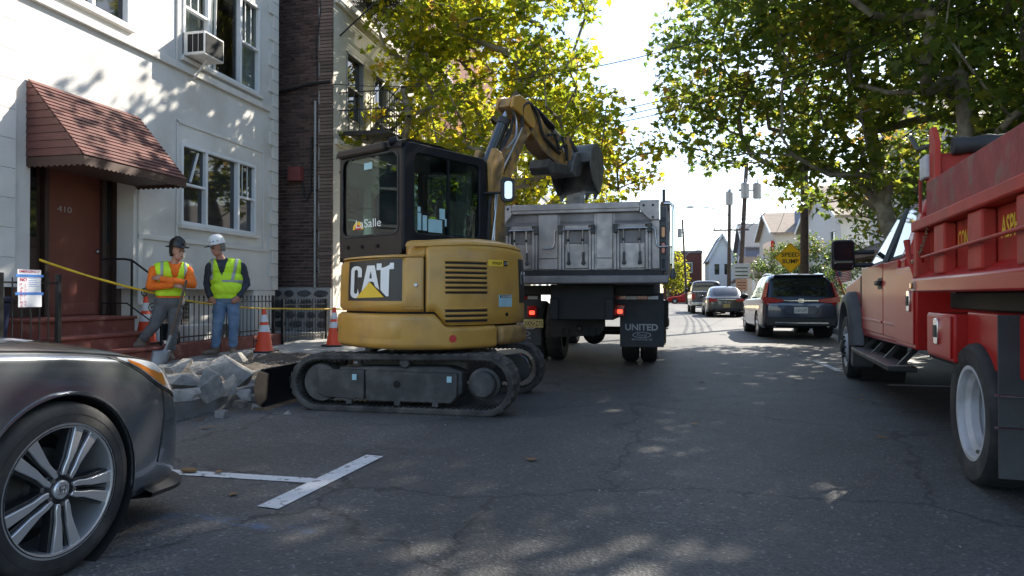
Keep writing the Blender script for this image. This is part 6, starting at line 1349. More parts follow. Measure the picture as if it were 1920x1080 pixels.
# ---------------------------------------------------------------- people
def capsule_mesh(mb,a,b,ra,rb,n=14):
    a,b=Vector(a),Vector(b); d=b-a
    if d.length<1e-5: mb.ell(a,(ra,ra,ra),n,9); return
    d.normalize(); x=d.orthogonal().normalized(); y=d.cross(x); prof=[]
    for i in range(6): t=math.pi/2*(1-i/5); prof.append((a-d*(math.sin(t)*ra),max(math.cos(t)*ra,1e-4)))
    for i in range(6): t=math.pi/2*i/5; prof.append((b+d*(math.sin(t)*rb),max(math.cos(t)*rb,1e-4)))
    vs=[p+x*math.cos(2*math.pi*k/n)*r+y*math.sin(2*math.pi*k/n)*r for p,r in prof for k in range(n)]; fs=[]
    for j in range(len(prof)-1):
        for k in range(n): fs.append((j*n+k,j*n+(k+1)%n,(j+1)*n+(k+1)%n,(j+1)*n+k))
    fs+= [tuple(range(n))[::-1],tuple(range((len(prof)-1)*n,len(prof)*n))]; mb.add(vs,fs)
def person(label,loc,rz,bones,skin,shells,group=None):
    """bones: (tag, a, b, ra, rb[, squash]) ; shells: (name, material, offset, test(tag,t,p), fold)"""
    e=empty('person',loc,rz,label,'person',group); mb=MB()
    for q in bones: capsule_mesh(mb,q[1],q[2],q[3],q[4])
    o=bpy.data.objects.new('tmp',mb.mesh('tmp',None,0)); col.objects.link(o)
    m=o.modifiers.new('r','REMESH'); m.mode='VOXEL'; m.voxel_size=.0105; m2=o.modifiers.new('s','SMOOTH'); m2.factor=.5; m2.iterations=5
    dg=bpy.context.evaluated_depsgraph_get(); me=bpy.data.meshes.new_from_object(o.evaluated_get(dg)); bpy.data.objects.remove(o); me.name='body'
    V=np.zeros(len(me.vertices)*3); me.vertices.foreach_get('co',V); V=V.reshape(-1,3); N=np.array([p.normal[:] for p in me.vertices])
    A=np.array([q[1] for q in bones],float); B_=np.array([q[2] for q in bones],float); ra=np.array([q[3] for q in bones]); rb=np.array([q[4] for q in bones])
    best=np.full(len(V),1e9); idx=np.zeros(len(V),int); tt=np.zeros(len(V))
    for k in range(len(bones)):
        d=B_[k]-A[k]; L=max(d@d,1e-9); t=np.clip(((V-A[k])@d)/L,0,1); dist=np.linalg.norm(V-(A[k]+t[:,None]*d),axis=1)-(ra[k]+(rb[k]-ra[k])*t)
        w_=dist<best; best[w_]=dist[w_]; idx[w_]=k; tt[w_]=t[w_]
    tags=[q[0] for q in bones]
    me.materials.clear(); me.materials.append(MATS[skin]); me.polygons.foreach_set('use_smooth',[True]*len(me.polygons))
    bo=bpy.data.objects.new('body',me); col.objects.link(bo); bo.parent=e
    faces=[tuple(p.vertices) for p in me.polygons]
    for (name,mat,off,test,fold) in shells:
        ok=np.array([bool(test(tags[idx[i]],tt[i],V[i])) for i in range(len(V))])
        fs=[f for f in faces if all(ok[list(f)])]; used=sorted({i for f in fs for i in f})
        if not used: continue
        mp={v:i for i,v in enumerate(used)}; vs=[]
        for i in used:
            p=Vector(V[i]); q=noise.noise(Vector((p.x*9,p.y*9,p.z*16+p.x*8)))*fold+noise.noise(Vector((p.x*22,p.y*22,p.z*26)))*fold*.4
            vs.append(p+Vector(N[i])*(off+q))
        sm=bpy.data.meshes.new(name); sm.from_pydata(vs,[],[tuple(mp[i] for i in f) for f in fs]); sm.materials.append(MATS[mat]); sm.polygons.foreach_set('use_smooth',[True]*len(sm.polygons))
        so=bpy.data.objects.new(name,sm); col.objects.link(so); so.parent=e
        ms=so.modifiers.new('t','SOLIDIFY'); ms.thickness=.006; ms.offset=-1
    return e
def head(c,yaw,pitch=0,s=1.0):
    """head bones; yaw 0 looks toward -y, positive turns toward +x"""
    m=Matrix.Translation(c)@Matrix.Rotation(yaw,4,'Z')@Matrix.Rotation(pitch,4,'X'); P=lambda x,y,z: tuple(m@Vector((x*s,y*s,z*s)))
    b=[('head',P(0,.025,.03),P(0,.0,.035),.088*s,.086*s),('head',P(0,-.02,-.02),P(0,-.035,-.065),.068*s,.052*s),('head',P(-.03,-.03,-.075),P(.03,-.03,-.075),.036*s,.036*s),
       ('head',P(0,-.078,-.005),P(0,-.102,-.03),.013*s,.017*s),('head',P(-.035,-.072,.02),P(.035,-.072,.02),.018*s,.018*s),('head',P(0,-.078,-.062),P(0,-.08,-.064),.02*s,.02*s),('head',P(0,-.062,-.098),P(0,-.06,-.098),.024*s,.024*s),
       ('head',P(-.088,.015,.01),P(-.086,.012,-.03),.012*s,.009*s),('head',P(.088,.015,.01),P(.086,.012,-.03),.012*s,.009*s)]
    return b,m
def face_bits(e,m,s,haircol,beard=None):
    for x in (-.033,.033):
        MB().ell(m@Vector((x*s,-.082*s,.003*s)),(.011*s,.007*s,.007*s)).build('eye','hair',e); MB().tube([m@Vector(((x+d)*s,(-.090+abs(d)*.1)*s,(.022-abs(d)*.15)*s)) for d in (-.018,0,.018)],.0045*s,5).build('eyebrow',haircol,e)
    MB().tube([m@Vector((x*s,(-.098+abs(x)*.3)*s,-.066*s)) for x in (-.024,0,.024)],.004*s,5).build('mouth','box_red',e)
    # hair round the back and sides below the hat
    rows=[]
    for z,r in ((.06,.099),(.02,.100),(-.03,.094),(-.07,.082)):
        rows.append([m@Vector((r*1.0*math.sin(a)*s,(.022+r*1.08*math.cos(a))*s,z*s)) for a in np.linspace(R(-105 if z>-.04 else -80),R(105 if z>-.04 else 80),14)])
    MB().grid(rows).build('hair',haircol,e,smooth=60)
def hand(base,tip,palm_n,s=1,curl=.5,thumb=1):
    b,t,n=Vector(base),Vector(tip),Vector(palm_n).normalized(); d=(t-b).normalized(); sd=d.cross(n).normalized(); out=[]
    k=b+d*.075*s; out+= [('hand',tuple(b),tuple(k+sd*.018),.026*s,.020*s),('hand',tuple(b),tuple(k-sd*.018),.026*s,.020*s)]
    for i,(o,L) in enumerate(((-.030,.062),(-.010,.072),(.010,.068),(.030,.052))):
        p0=k+sd*o; p1=p0+(d*math.cos(curl*.5)+n*math.sin(curl*.5))*L*.55*s; p2=p1+(d*math.cos(curl*1.5)+n*math.sin(curl*1.5))*L*.5*s; out+= [('hand',tuple(p0),tuple(p1),.0105,.0095),('hand',tuple(p1),tuple(p2),.0095,.0085)]
    p0=b+d*.02+sd*.026*thumb; p1=p0+(d*.6+sd*.7*thumb).normalized()*.045; p2=p1+(d*.9+n*.3)*.035; return out+[('hand',tuple(p0),tuple(p1),.013,.011),('hand',tuple(p1),tuple(p2),.011,.0095)]
def shoe(a,toe,s=1):
    a,t=Vector(a),Vector(toe); d=(t-a); d.z=0; d.normalize(); return [('foot',tuple(a+Vector((0,0,-.0))),tuple(a-d*.03+Vector((0,0,-.055))),.050,.042),('foot',tuple(a-d*.03+Vector((0,0,-.055))),tuple(a+d*.10+Vector((0,0,-.062))),.042,.042),('foot',tuple(a+d*.10+Vector((0,0,-.062))),tuple(a+d*.17+Vector((0,0,-.064))),.042,.034)]
# ---- younger worker, arms crossed, one foot propped on the step
hb,hm=head((.095,-.02,1.555),R(38),R(4),1.0)
bones=hb+[('neck',(.075,.0,1.47),(.05,.02,1.37),.054,.060),
 ('torso',(-.10,.03,1.27),(.13,.03,1.27),.115,.115),('torso',(-.075,.03,1.10),(.085,.03,1.10),.118,.118),('torso',(-.06,.03,.95),(.06,.03,.95),.118,.118),('torso',(.045,.02,1.36),(.17,.02,1.315),.062,.074),('torso',(.045,.02,1.36),(-.14,.02,1.315),.062,.074),
 ('hip',(-.075,.03,.84),(.06,.03,.84),.122,.122),
 ('uarmL',(-.205,.02,1.285),(-.245,-.06,1.06),.068,.056),('farmL',(-.245,-.06,1.06),(.02,-.205,1.085),.056,.046),
 ('uarmR',(.225,.02,1.285),(.285,-.07,1.085),.068,.056),('farmR',(.285,-.07,1.085),(.02,-.225,1.135),.056,.044),('farmR',(.02,-.225,1.135),(-.10,-.205,1.16),.044,.038),
 ('thighR',(.07,.03,.83),(.05,-.0,.47),.098,.066),('calfR',(.05,-.0,.47),(.005,.02,.13),.066,.050),
 ('thighL',(-.085,.03,.83),(-.20,-.06,.50),.098,.068),('calfL',(-.20,-.06,.50),(-.36,.0,.30),.066,.050)]
bones+=hand((.05,-.215,1.07),(.20,-.20,1.05),(0,.6,-.5),1,.9)+hand((-.11,-.205,1.16),(-.22,-.15,1.19),(0,.6,-.3),1,.7,-1)
bones+=shoe((.0,.02,.115),(.06,-.3,0))+shoe((-.37,.0,.30),(-.62,-.05,0))
T=lambda t,*k: t in k
vz=lambda p,c,top,bot,w: abs(p[0]-c)<w*(p[2]-bot)/(top-bot) and p[1]<.06 and p[2]>bot
w1=person('worker in orange long sleeves, yellow vest and black hard hat, arms crossed',(-6.80,8.52,.16),R(38.5),bones,'skin',[
 ('sweatshirt','shirt_orange',.006,lambda t,u,p: (t in('torso','uarmL','uarmR','farmL') or (t=='farmR') or (t=='hip' and p[2]>.84) or (t=='neck' and p[2]<1.385)),.007),
 ('safety_vest','hivis',.019,lambda t,u,p: t in('torso','hip') and p[2]>.925 and not vz(p,.06,1.42,1.12,.085) and abs(p[0]+.0)<.235,.010),
 ('trousers','pants_grey',.012,lambda t,u,p: t in('hip','thighL','thighR') and p[2]<.90 or (t in('calfL','calfR') and u<.93),.012),
 ('boot','boot_tan',.004,lambda t,u,p: p[0]<-.17 and (t=='foot' or (t=='calfL' and u>.85)),.002),
 ('boot','boot_tan',.004,lambda t,u,p: p[0]>=-.17 and (t=='foot' or (t=='calfR' and u>.85)),.002),
 ('reflective_stripe','hivis_stripe',.0245,lambda t,u,p: t=='torso' and p[2]>1.02 and (abs(p[0]+.105)<.022 or abs(p[0]-.185)<.022) and not (p[2]<1.17 and p[1]<0 and False),.003),
 ('waist_stripe','hivis_stripe',.0245,lambda t,u,p: t in('torso','hip') and 1.005<p[2]<1.05 and p[1]>.02,.003)])
face_bits(w1,hm,1.0,'hair')
def hat_full(e,m,mat,s=1.):
    h=MB(); rows=[]
    for r,z in ((1.42,.070),(1.40,.064),(1.05,.072),(1.0,.085),(.98,.115),(.90,.150),(.74,.178),(.45,.198),(.15,.203),(.001,.203)):
        rows.append([m@Vector((.104*r*math.sin(a)*s*(.95),(.012-.118*r*math.cos(a))*s,(z+ (-.010*math.cos(2*a) if r>1.2 else 0))*s)) for a in np.linspace(0,2*math.pi,33)])
    o=h.grid(rows).build('hard_hat',mat,e,smooth=50); MB().tube([m@Vector((0,(.012-.118*r)*s,z*s)) for r,z in ((.98,.118),(.74,.185),(.3,.21),(-.3,.21),(-.74,.185),(-.98,.118))],.010,6).build('hat_ridge',mat,o,smooth=60); return o
hat_full(w1,hm,'hat_black',1.04)
# ---- older worker, hands in pockets, looking down at the rubble
hb,hm=head((-.135,-.03,1.665),R(-58),R(16),1.0)
bones=hb+[('neck',(-.115,.0,1.57),(-.07,.02,1.47),.058,.066),
 ('torso',(-.12,.03,1.36),(.11,.03,1.36),.122,.122),('torso',(-.09,.02,1.18),(.09,.02,1.18),.135,.135),('torso',(-.07,.0,1.04),(.075,.0,1.04),.142,.142),('torso',(-.07,.02,1.46),(.14,.02,1.405),.064,.080),('torso',(-.07,.02,1.46),(-.17,.02,1.405),.064,.080),
 ('hip',(-.065,.02,.92),(.075,.02,.92),.132,.132),
 ('uarmL',(-.235,.02,1.37),(-.275,.07,1.11),.070,.058),('farmL',(-.275,.07,1.11),(-.235,-.06,.92),.056,.044),
 ('uarmR',(.215,.02,1.375),(.285,.05,1.12),.072,.060),('farmR',(.285,.05,1.12),(.185,-.075,.93),.058,.046),
 ('thighL',(-.085,.03,.90),(-.125,-.02,.49),.102,.070),('calfL',(-.125,-.02,.49),(-.155,.03,.12),.068,.052),
 ('thighR',(.09,.03,.90),(.105,-.01,.49),.102,.070),('calfR',(.105,-.01,.49),(.095,.03,.12),.068,.052)]
bones+=hand((.18,-.08,.92),(.10,-.12,.82),(-.3,.8,0),1,.4)+hand((-.235,-.06,.915),(-.17,-.12,.82),(.3,.8,0),1,.4,-1)
bones+=shoe((-.16,.03,.115),(-.42,-.12,0))+shoe((.09,.03,.115),(.10,-.3,0))
w2=person('worker in navy shirt, yellow vest, jeans and white hard hat, looking down',(-6.54,9.45,.16),R(34.7),bones,'skin2',[
 ('shirt','shirt_navy',.006,lambda t,u,p: t in('torso','uarmL','uarmR','farmL','farmR') or (t=='neck' and p[2]<1.49),.007),
 ('safety_vest','hivis',.021,lambda t,u,p: t in('torso','hip') and p[2]>.885 and not vz(p,-.07,1.52,1.24,.095) and -.275<p[0]<.245,.010),
 ('jeans','jeans',.012,lambda t,u,p: t in('hip','thighL','thighR') and p[2]<.985 or (t in('calfL','calfR') and u<.97),.012),
 ('boot','boot_tan',.004,lambda t,u,p: p[0]<-.03 and (t=='foot' or (t=='calfL' and u>.9)),.002),
 ('boot','boot_tan',.004,lambda t,u,p: p[0]>=-.03 and (t=='foot' or (t=='calfR' and u>.9)),.002),
 ('reflective_stripe','hivis_stripe',.027,lambda t,u,p: t=='torso' and p[2]>1.17 and (abs(p[0]+.20)<.022 or abs(p[0]-.085-.05*(p[2]-1.2)/.25)<.027),.003),
 ('waist_stripe','hivis_stripe',.027,lambda t,u,p: t=='torso' and 1.125<p[2]<1.18 and p[0]>-.075,.003)])
face_bits(w2,hm,1.0,'hair_grey')
def hat_cap(e,m,mat,s=1.):
    rows=[]
    for r,z in ((1.06,.060),(1.08,.066),(1.02,.085),(.98,.115),(.90,.150),(.74,.178),(.45,.198),(.15,.203),(.001,.203)):
        rows.append([m@Vector((.104*r*math.sin(a)*s*.96,(.012-.118*r*math.cos(a))*s,z*s)) for a in np.linspace(0,2*math.pi,33)])
    o=MB().grid(rows).build('hard_hat',mat,e,smooth=50)
    br=[]
    for k in np.linspace(0,1,5): br.append([m@Vector(((.095+.005*k)*math.sin(a)*s,(.012-(.115+.095*k*math.cos(a*.85))*math.cos(a))*s,(.066-.016*k)*s)) for a in np.linspace(R(-62),R(62),15)])
    b_=MB().grid(br).build('hat_peak','plastic_grey',o,smooth=60); sm=b_.modifiers.new('t','SOLIDIFY'); sm.thickness=.006
    for a,zc,mt in ((R(40),.11,'tape_blue'),(R(70),.11,'decal_grey'),(R(15),.105,'decal_grey')):
        MB().ell(m@Vector((.102*math.sin(a)*s,(.012-.116*math.cos(a))*s,zc*s)),(.014,.012,.012),8,5).build('hat_sticker',mt,o)
    return o
hat_cap(w2,hm,'hat_white',1.05)
# shovel held by the younger worker
sh=empty('shovel',(-6.80,8.52,.16),R(38.5),'long handled shovel leaning under the crossed arms of the worker in orange','shovel')
MB().tube([(.205,-.26,1.06),(.10,-.28,.62),(.0,-.31,.25)],[.018,.018,.02],10).build('handle','wood_handle',sh,smooth=60)
MB().tube([(.01,-.31,.29),(-.05,-.33,.10),(-.09,-.34,.06)],[.024,.026,.03],10).build('socket','shovel_steel',sh,smooth=60)
rows=[]
for v in np.linspace(0,1,7):
    wd=.115*(1 if v<.7 else math.sqrt(max(0,1-((v-.7)/.32)**2))); rows.append([(-.10-.05*v+u*wd,-.345-.03*v+.02*(u*u)-.02,.09-.22*v) for u in np.linspace(-1,1,7)])
bld=MB().grid(rows).build('blade','shovel_steel',sh,smooth=60); sm=bld.modifiers.new('t','SOLIDIFY'); sm.thickness=.004
sh.location.z+=.09
# ---------------------------------------------------------------- work-zone things on the left pavement
def cone(loc,label,rz=0,txt=None):
    e=empty('traffic_cone',loc,R(rz),label,'cone','orange traffic cones with white bands')
    MB().prism(rrect(.37,.37,.04,3),(0,0,0),(1,0,0),(0,1,0),(0,0,1),.03).build('base','rubber',e,bevel=.006)
    f=lambda z: .145-(z-.03)*(.145-.026)/.68
    def band(z0,z1,m,n,off=0): return MB().lathe([(f(z0)+off,z0),(f(z1)+off,z1)],(0,0,0),(0,0,1),28).build(n,m,e,smooth=60)
    MB().lathe([(f(.03)+.01,.03),(f(.05),.05),(f(.71),.71),(.018,.715),(.018,.70)],(0,0,0),(0,0,1),28).build('cone_body','cone_orange',e,smooth=60)
    band(.34,.45,'cone_white','white_band',.002); band(.50,.62,'cone_white','white_band',.002)
    if txt: 
        MB().box(-.09,.02,-.135,-.13,.17,.20).build('stencil','decal_black',e).hide_render=False
    return e
cone((-6.33,10.15,.155),'orange cone standing right of the worker in jeans')
cone((-7.52,8.90,.362),'orange cone behind the legs of the worker in orange')
cone((-5.83,11.65,.155),'orange cone half hidden behind the left edge of the excavator',0)
# cone lettering on the front one
c0=bpy.data.objects['traffic_cone']; text('DMT','stencil','decal_black',c0,(-.115,-.1245,.17),(.92,.25,0),(0,.2,1),width=.11,height=.045,bold=.02)
def ribbon(name,pts,wd,mat,label,cat):
    P=[Vector(p) for p in pts]; rows=[]
    for i,p in enumerate(P):
        tw=.5*math.sin(i*.9); u=Vector((math.sin(tw)*.7,0,math.cos(tw))); rows.append([p-u*wd/2,p+u*wd/2])
    o=MB().grid(rows).build(name,mat,smooth=60,label=label,cat=cat); s=o.modifiers.new('t','SOLIDIFY'); s.thickness=.002; return o
def sag(a,b,n,s): return [Vector(a).lerp(Vector(b),i/n)-Vector((0,0,4*s*(i/n)*(1-i/n))) for i in range(n+1)]
ribbon('caution_tape',sag((-7.72,7.27,1.55),(-6.95,8.50,1.11),14,.03),.032,'tape_yellow','yellow caution tape sloping from the doorway to the stair handrail','tape')
ribbon('caution_tape',sag((-6.95,8.48,1.09),(-6.99,11.74,.84),24,.05)+sag((-6.99,11.76,.84),(-5.0,17.4,.95),30,.08)[1:],.032,'tape_yellow','yellow caution tape running along the railing behind the workers','tape')
MB().ell((-6.93,8.49,1.08),(.035,.035,.05)).build('tape_roll','tape_yellow',label='small roll of yellow tape hanging on the stair handrail',cat='tape')
# notice on the yard railing
no=empty('parking_notice',(-7.07,6.38,.97),0,'white paper notice with red lettering taped to the yard railing','notice')
MB().box(0,.004,0,.30,.14,.42).build('upper_sheet','paper',no,smooth=0); MB().box(.002,.006,.01,.31,-.01,.15).build('lower_sheet','paper',no,smooth=0)
for z in (.335,.13): MB().box(.006,.009,-.03,.33,z,z+.03).build('blue_tape','tape_blue',no,smooth=0)
text('EMERGENCY','notice_header','paper_red',no,(.0045,.02,.385),(0,1,0),(0,0,1),width=.26,height=.028,bold=.01)
text('NO','notice_word','paper_red',no,(.0045,.03,.285),(0,1,0),(0,0,1),width=.085,height=.04,bold=.02)
for k,ch in enumerate('PARKING'): text(ch,'notice_letter','paper_red',no,(.0075,.035,.235-.0405*k),(0,1,0),(0,0,1),height=.030,bold=.02)
for k,ch in enumerate('STOPPING'): text(ch,'notice_letter','paper_red',no,(.0075,.085,.245-.034*k),(0,1,0),(0,0,1),height=.022,bold=.01)
for k in range(5): MB().box(.0045,.0055,.14,.27-.02*(k%2),.315-.022*k,.320-.022*k).build('notice_line','tape_blue',no,smooth=0)
# wheeled bin behind the railing
bn=empty('recycling_bin',(-7.55,6.25,.12),R(8),'dark blue recycling bin behind the yard railing at far left','bin')
MB().hexa([(-.22,-.20,.05),(.22,-.20,.05),(.22,.20,.05),(-.22,.20,.05),(-.28,-.25,.90),(.28,-.25,.90),(.28,.25,.90),(-.28,.25,.90)]).build('tub','bin_blue',bn,bevel=.03,seg=3); MB().box(-.30,.30,-.27,.27,.90,.96).build('lid','bin_blue',bn,bevel=.02)
for k in range(3):
    a=R(90+120*k); MB().hexa([(.262,.075*math.cos(a+d)*r,.50+.075*math.sin(a+d)*r) for d,r in ((-.7,.7),(.5,.7),(.5,1.05),(-.7,1.05))]+[(.268,.075*math.cos(a+d)*r,.50+.075*math.sin(a+d)*r) for d,r in ((-.7,.7),(.5,.7),(.5,1.05),(-.7,1.05))]).build('recycling_arrow','decal_grey',bn,smooth=0)
# dirt and rubble
rows=[]; rg=np.random.default_rng(5)
for i in range(46):
    x=-5.95+1.72*i/45; row=[]
    for j in range(110):
        y=5.1+4.7*j/109; ed=min(1,(x+5.95)/.2,(-4.23-x)/.12,(y-5.1)/.3,(9.8-y)/.3); h_=.105+max(0,ed)*(.05+.09*(noise.noise(Vector((x*1.5,y*1.5,1)))+.35)+.05*noise.noise(Vector((x*5,y*5,3)))+.03*noise.noise(Vector((x*14,y*14,5)))); row.append((x,y,h_))
    rows.append(row)
MB().grid(rows,True).build('excavated_dirt','dirt',smooth=180,kind='stuff',label='dark loose dirt where the pavement slabs were broken out',cat='dirt')
def wpx(px,py,Z):
    c_,s_=math.cos(R(12)),math.sin(R(12)); X_=(px-960)/1280*Z; return Vector((X_*c_-Z*s_,X_*s_+Z*c_,1.1-(py-553)/1280*Z))
gr='broken concrete lumps heaped at the kerb'
RB=[(345,686,7.1,.115,.09,.075,'roundish white broken lump at the top left of the heap'),(300,713,6.5,.17,.12,.06,'flat grey broken slab at the left end of the heap by the car'),(346,714,6.4,.18,.13,.085,'long pale broken lump lying across the middle of the heap'),
 (391,722,6.2,.135,.12,.125,'big upright grey broken block in the front of the heap'),(437,697,6.7,.24,.12,.075,'long broken slab tilted down to the right end of the heap'),(427,722,6.5,.085,.08,.09,'small dark block wedged right of the upright block'),
 (303,742,5.95,.15,.11,.10,'square grey broken block at the lower left of the heap'),(352,746,5.95,.13,.09,.07,'low broken lump in the front row beside the square block'),(380,690,7.0,.14,.10,.06,'dark broken slab behind the upright block'),(404,678,7.6,.09,.08,.05,'small pale lump at the back near the boots'),
 (318,697,7.2,.05,.045,.04,'small yellowish stone near the shovel blade'),(500,700,7.2,.11,.06,.045,'flat pale lump in the dirt right of the heap'),(458,742,6.5,.07,.06,.05,'small lump on the kerb beside the dozer blade'),(445,672,8.2,.13,.10,.06,'grey broken lump in the dirt behind the tilted slab'),(470,668,8.6,.10,.08,.06,'brown grey lump at the far right back of the heap')]
for k,(px,py,Z,a,b,c,lb) in enumerate(RB):
    rot=Matrix.Rotation(R(38+ (k*47)%50-25),3,'Z')@Matrix.Rotation(R(((k*31)%30)-15),3,'X')
    if k==4: rot=Matrix.Rotation(R(15),3,'Z')@Matrix.Rotation(R(33),3,'Y')
    if k==3: rot=Matrix.Rotation(R(40),3,'Z')@Matrix.Rotation(R(-18),3,'Y')
    rock('concrete_lump','rubble',wpx(px,py,Z),(a*.88,b*.9,c*1.2),30+k,rot,3,.25,label=lb,cat='rubble',group=gr)
peb=MB(); rp=random.Random(9)
for k in range(520):
    x,y=rp.uniform(-5.8,-4.3),rp.uniform(5.3,9.6); r_=rp.uniform(.006,.028); z=.16+.03*rp.random(); mm=[Vector((rp.gauss(0,1),rp.gauss(0,1),rp.gauss(0,1))).normalized()*r_*rp.uniform(.7,1.2) for _ in range(6)]
    peb.add([(x+r_,y,z),(x,y+r_*.8,z),(x-r_*.9,y,z),(x,y-r_,z),(x,y,z+r_*.8),(x,y,z-r_)],[(0,1,4),(1,2,4),(2,3,4),(3,0,4),(1,0,5),(2,1,5),(3,2,5),(0,3,5)])
for k in range(420):   # grit in the gutter and on the road
    x=rp.choice([rp.uniform(-4.08,-3.6),rp.uniform(-4.08,-3.85),rp.uniform(-4,4)]); y=rp.uniform(3.2,9.5); r_=rp.uniform(.003,.010); z=r_*.5+.001
    peb.add([(x+r_,y,z),(x,y+r_*.8,z),(x-r_*.9,y,z),(x,y-r_,z),(x,y,z+r_*.8),(x,y,z-r_)],[(0,1,4),(1,2,4),(2,3,4),(3,0,4),(1,0,5),(2,1,5),(3,2,5),(0,3,5)])
for k in range(150):   # larger crumbs round the heap
    x,y=rp.gauss(-4.75,.4),rp.gauss(6.2,.6); r_=rp.uniform(.02,.06); z=.15+r_*.4
    if x>-4.15: z=r_*.4
    q=[Vector((rp.uniform(.6,1.2)*sx_,rp.uniform(.6,1.2)*sy_,rp.uniform(.5,1.0)*sz_))*r_+Vector((x,y,z)) for sz_ in (-1,1) for sx_,sy_ in ((-1,-1),(1,-1),(1,1),(-1,1))]
    peb.hexa(q)
peb.build('grit','rubble',smooth=0,kind='stuff',label='concrete crumbs and grit scattered on the dirt and road',cat='grit')
rock('concrete_fragment','rubble',wpx(541,776,6.32)+Vector((0,0,.0)),(.045,.035,.035),61,None,2,label='small pale concrete fragment on the road left of the front track end',cat='rubble')
rock('concrete_fragment','rubble',wpx(595,778,6.25),(.018,.015,.018),62,None,1,label='tiny pale concrete fragment on the road below the excavator track',cat='rubble')
# fallen leaves
rg=np.random.default_rng(8); n=190
xy=np.stack([np.concatenate([rg.uniform(-4.05,-3.5,70),rg.uniform(-7,-4.2,60),rg.uniform(-4,4.8,60)]),rg.uniform(2.2,16,n),np.zeros(n)],1); xy[:,2]=np.where(xy[:,0]<-4.2,.175,.012)
fm=leaves_mesh('leaf_litter',xy,.085,rg,'leaf_left',LEAF,0); 
V=np.zeros(len(fm.vertices)*3); fm.vertices.foreach_get('co',V); V=V.reshape(n,-1,3); V[:,:,2]=xy[:,None,2]+(V[:,:,2]-xy[:,None,2])*.12; fm.vertices.foreach_set('co',V.reshape(-1)); fm.materials.clear(); fm.materials.append(MATS['leaf_dry'])
lo=bpy.data.objects.new('leaf_litter',fm); col.objects.link(lo); tag(lo,'dry fallen leaves scattered along the gutter and pavement','leaves',kind='stuff')
MB().ell((-2.83,3.72,.018),(.06,.03,.014),10,5).build('fallen_leaf','leaf_dry',label='curled brown leaf lying on the white bay line',cat='leaf')
# ---------------------------------------------------------------- poles, lamps, wires, signs
def pole(label,base,top,r,arms=(),trans=(),lamp=None):
    e=empty('utility_pole',base,0,label,'utility pole'); b,t=Vector((0,0,-.2)),Vector(top)
    MB().tube([b.lerp(t,k/6) for k in range(7)],[r*(1-.28*k/6) for k in range(7)],14).build('pole','pole_wood',e,smooth=60)
    for (z,w_,d) in arms:
        p=b.lerp(t,(z+.2)/(t.z+.2)); a=MB().cbox(p+Vector((.1,-.16,0)),(w_,.09,.11)).build('crossarm','pole_wood',e)
        for k in (-.46,-.28,.28,.46): MB().lathe([(0,.16),(.035,.14),(.05,.06),(.03,0)],p+Vector((.1+k*w_,-.16,.05)),(0,0,1),10).build('insulator','metal_grey',a)
    for (z,dx,dy) in trans:
        p=b.lerp(t,(z+.2)/(t.z+.2))+Vector((dx,dy,0)); q=MB().lathe([(0,-.52),(.24,-.52),(.26,-.46),(.26,.40),(.27,.42),(.20,.50),(0,.52)],p,(0,0,1),20).build('transformer','metal_grey',e,smooth=40); MB().tube([p+Vector((.05,0,.5)),p+Vector((.05,0,.78))],.04,8).build('bushing','metal_grey',q); MB().box(min(p.x,0),max(p.x,.02),p.y-.03,p.y+.03,p.z,p.z+.08).build('transformer_bracket','steel_dark',q)
    if lamp:
        z,dx=lamp; p=b.lerp(t,(z+.2)/(t.z+.2)); L=MB().tube(cr([p,p+Vector((dx*.4,0,.55)),p+Vector((dx*.8,0,.72)),p+Vector((dx,0,.75))],5),.04,8).build('lamp_arm','metal_grey',e,smooth=60); MB().ell(p+Vector((dx*1.1,0,.74)),(.38,.14,.08),12,7).build('lamp_head','metal_grey',L,smooth=60)
    return e
pole('thick wooden utility pole beside the speed bump sign',(5.55,28.0,.1),(0,0,11),.165)
pole('leaning wooden utility pole with crossarm and two grey transformers',(5.3,47.5,.1),(.55,0,10.1),.17,[(9.75,2.6,0)],[(7.9,.75,0),(7.9,-.05,-.35)],None)
pole('wooden utility pole with street lamp arm behind the leaning pole',(5.3,54,.1),(.1,0,9.0),.15,[(5.9,2.6,0)],[(8.3,-.05,-.35)],(7.0,-2.6))
pole('far thin utility pole at the end of the street',(3.4,82,.1),(-.5,0,9.8),.14,[],[(8.2,-.4,-.2)],(5.4,1.4))
def wire(label,a,b,s,r=.014,n=24): MB().tube(sag(a,b,n,s),r,5).build('overhead_wire','wire',smooth=60,label=label,cat='wire')
wire('thin overhead wire from the brick building across the top of the sky',(-7.0,13.86,5.75),(6.2,14,8.0),1.0,.009)
for k in range(3): wire(['upper','middle','lower'][k]+' cable of the dark bundle crossing in front of the right tree',(-7.2,24,7.3-.12*k),(6.2,13,6.5-.10*k),.75+.06*k,.012)
wire('thin wire running from the left row houses to the leaning pole crossarm',(-7.2,34,6.5),(6.6,47.4,9.9),.25,.014)
for k in range(4): wire(['topmost','second','third','lowest'][k]+' cable of the bundle between the thick pole and the far poles',(5.5+.05*k,28,7.2-.35*k),(5.4,54,6.3-.25*k),.55,.02)
for k in range(2): wire(['upper','lower'][k]+' cable running from the lamp pole to the far thin pole',(5.4,54,6.2-.4*k),(3.2,82,6.6-.4*k),.5,.02)
wire('pale service wire from the thick pole down to the tan roofed house',(5.55,28,7.0),(8.4,53,5.4),.5,.012); wire('second service wire from the thick pole to the white house at right',(5.55,28,6.6),(8.6,31,3.9),.2,.012)
wire('power line along the right pavement through the tree tops',(5.55,28,9.8),(5.6,-5,9.2),.4,.014)
wire('cable across the brick side wall at roof height of the cab',(-8.6,13.75,3.4),(-4.9,17.4,3.6),.3,.012)
sg=empty('speed_bump_sign',(5.10,28.35,.18),0,'yellow diamond SPEED BUMP sign on the right pavement','sign')
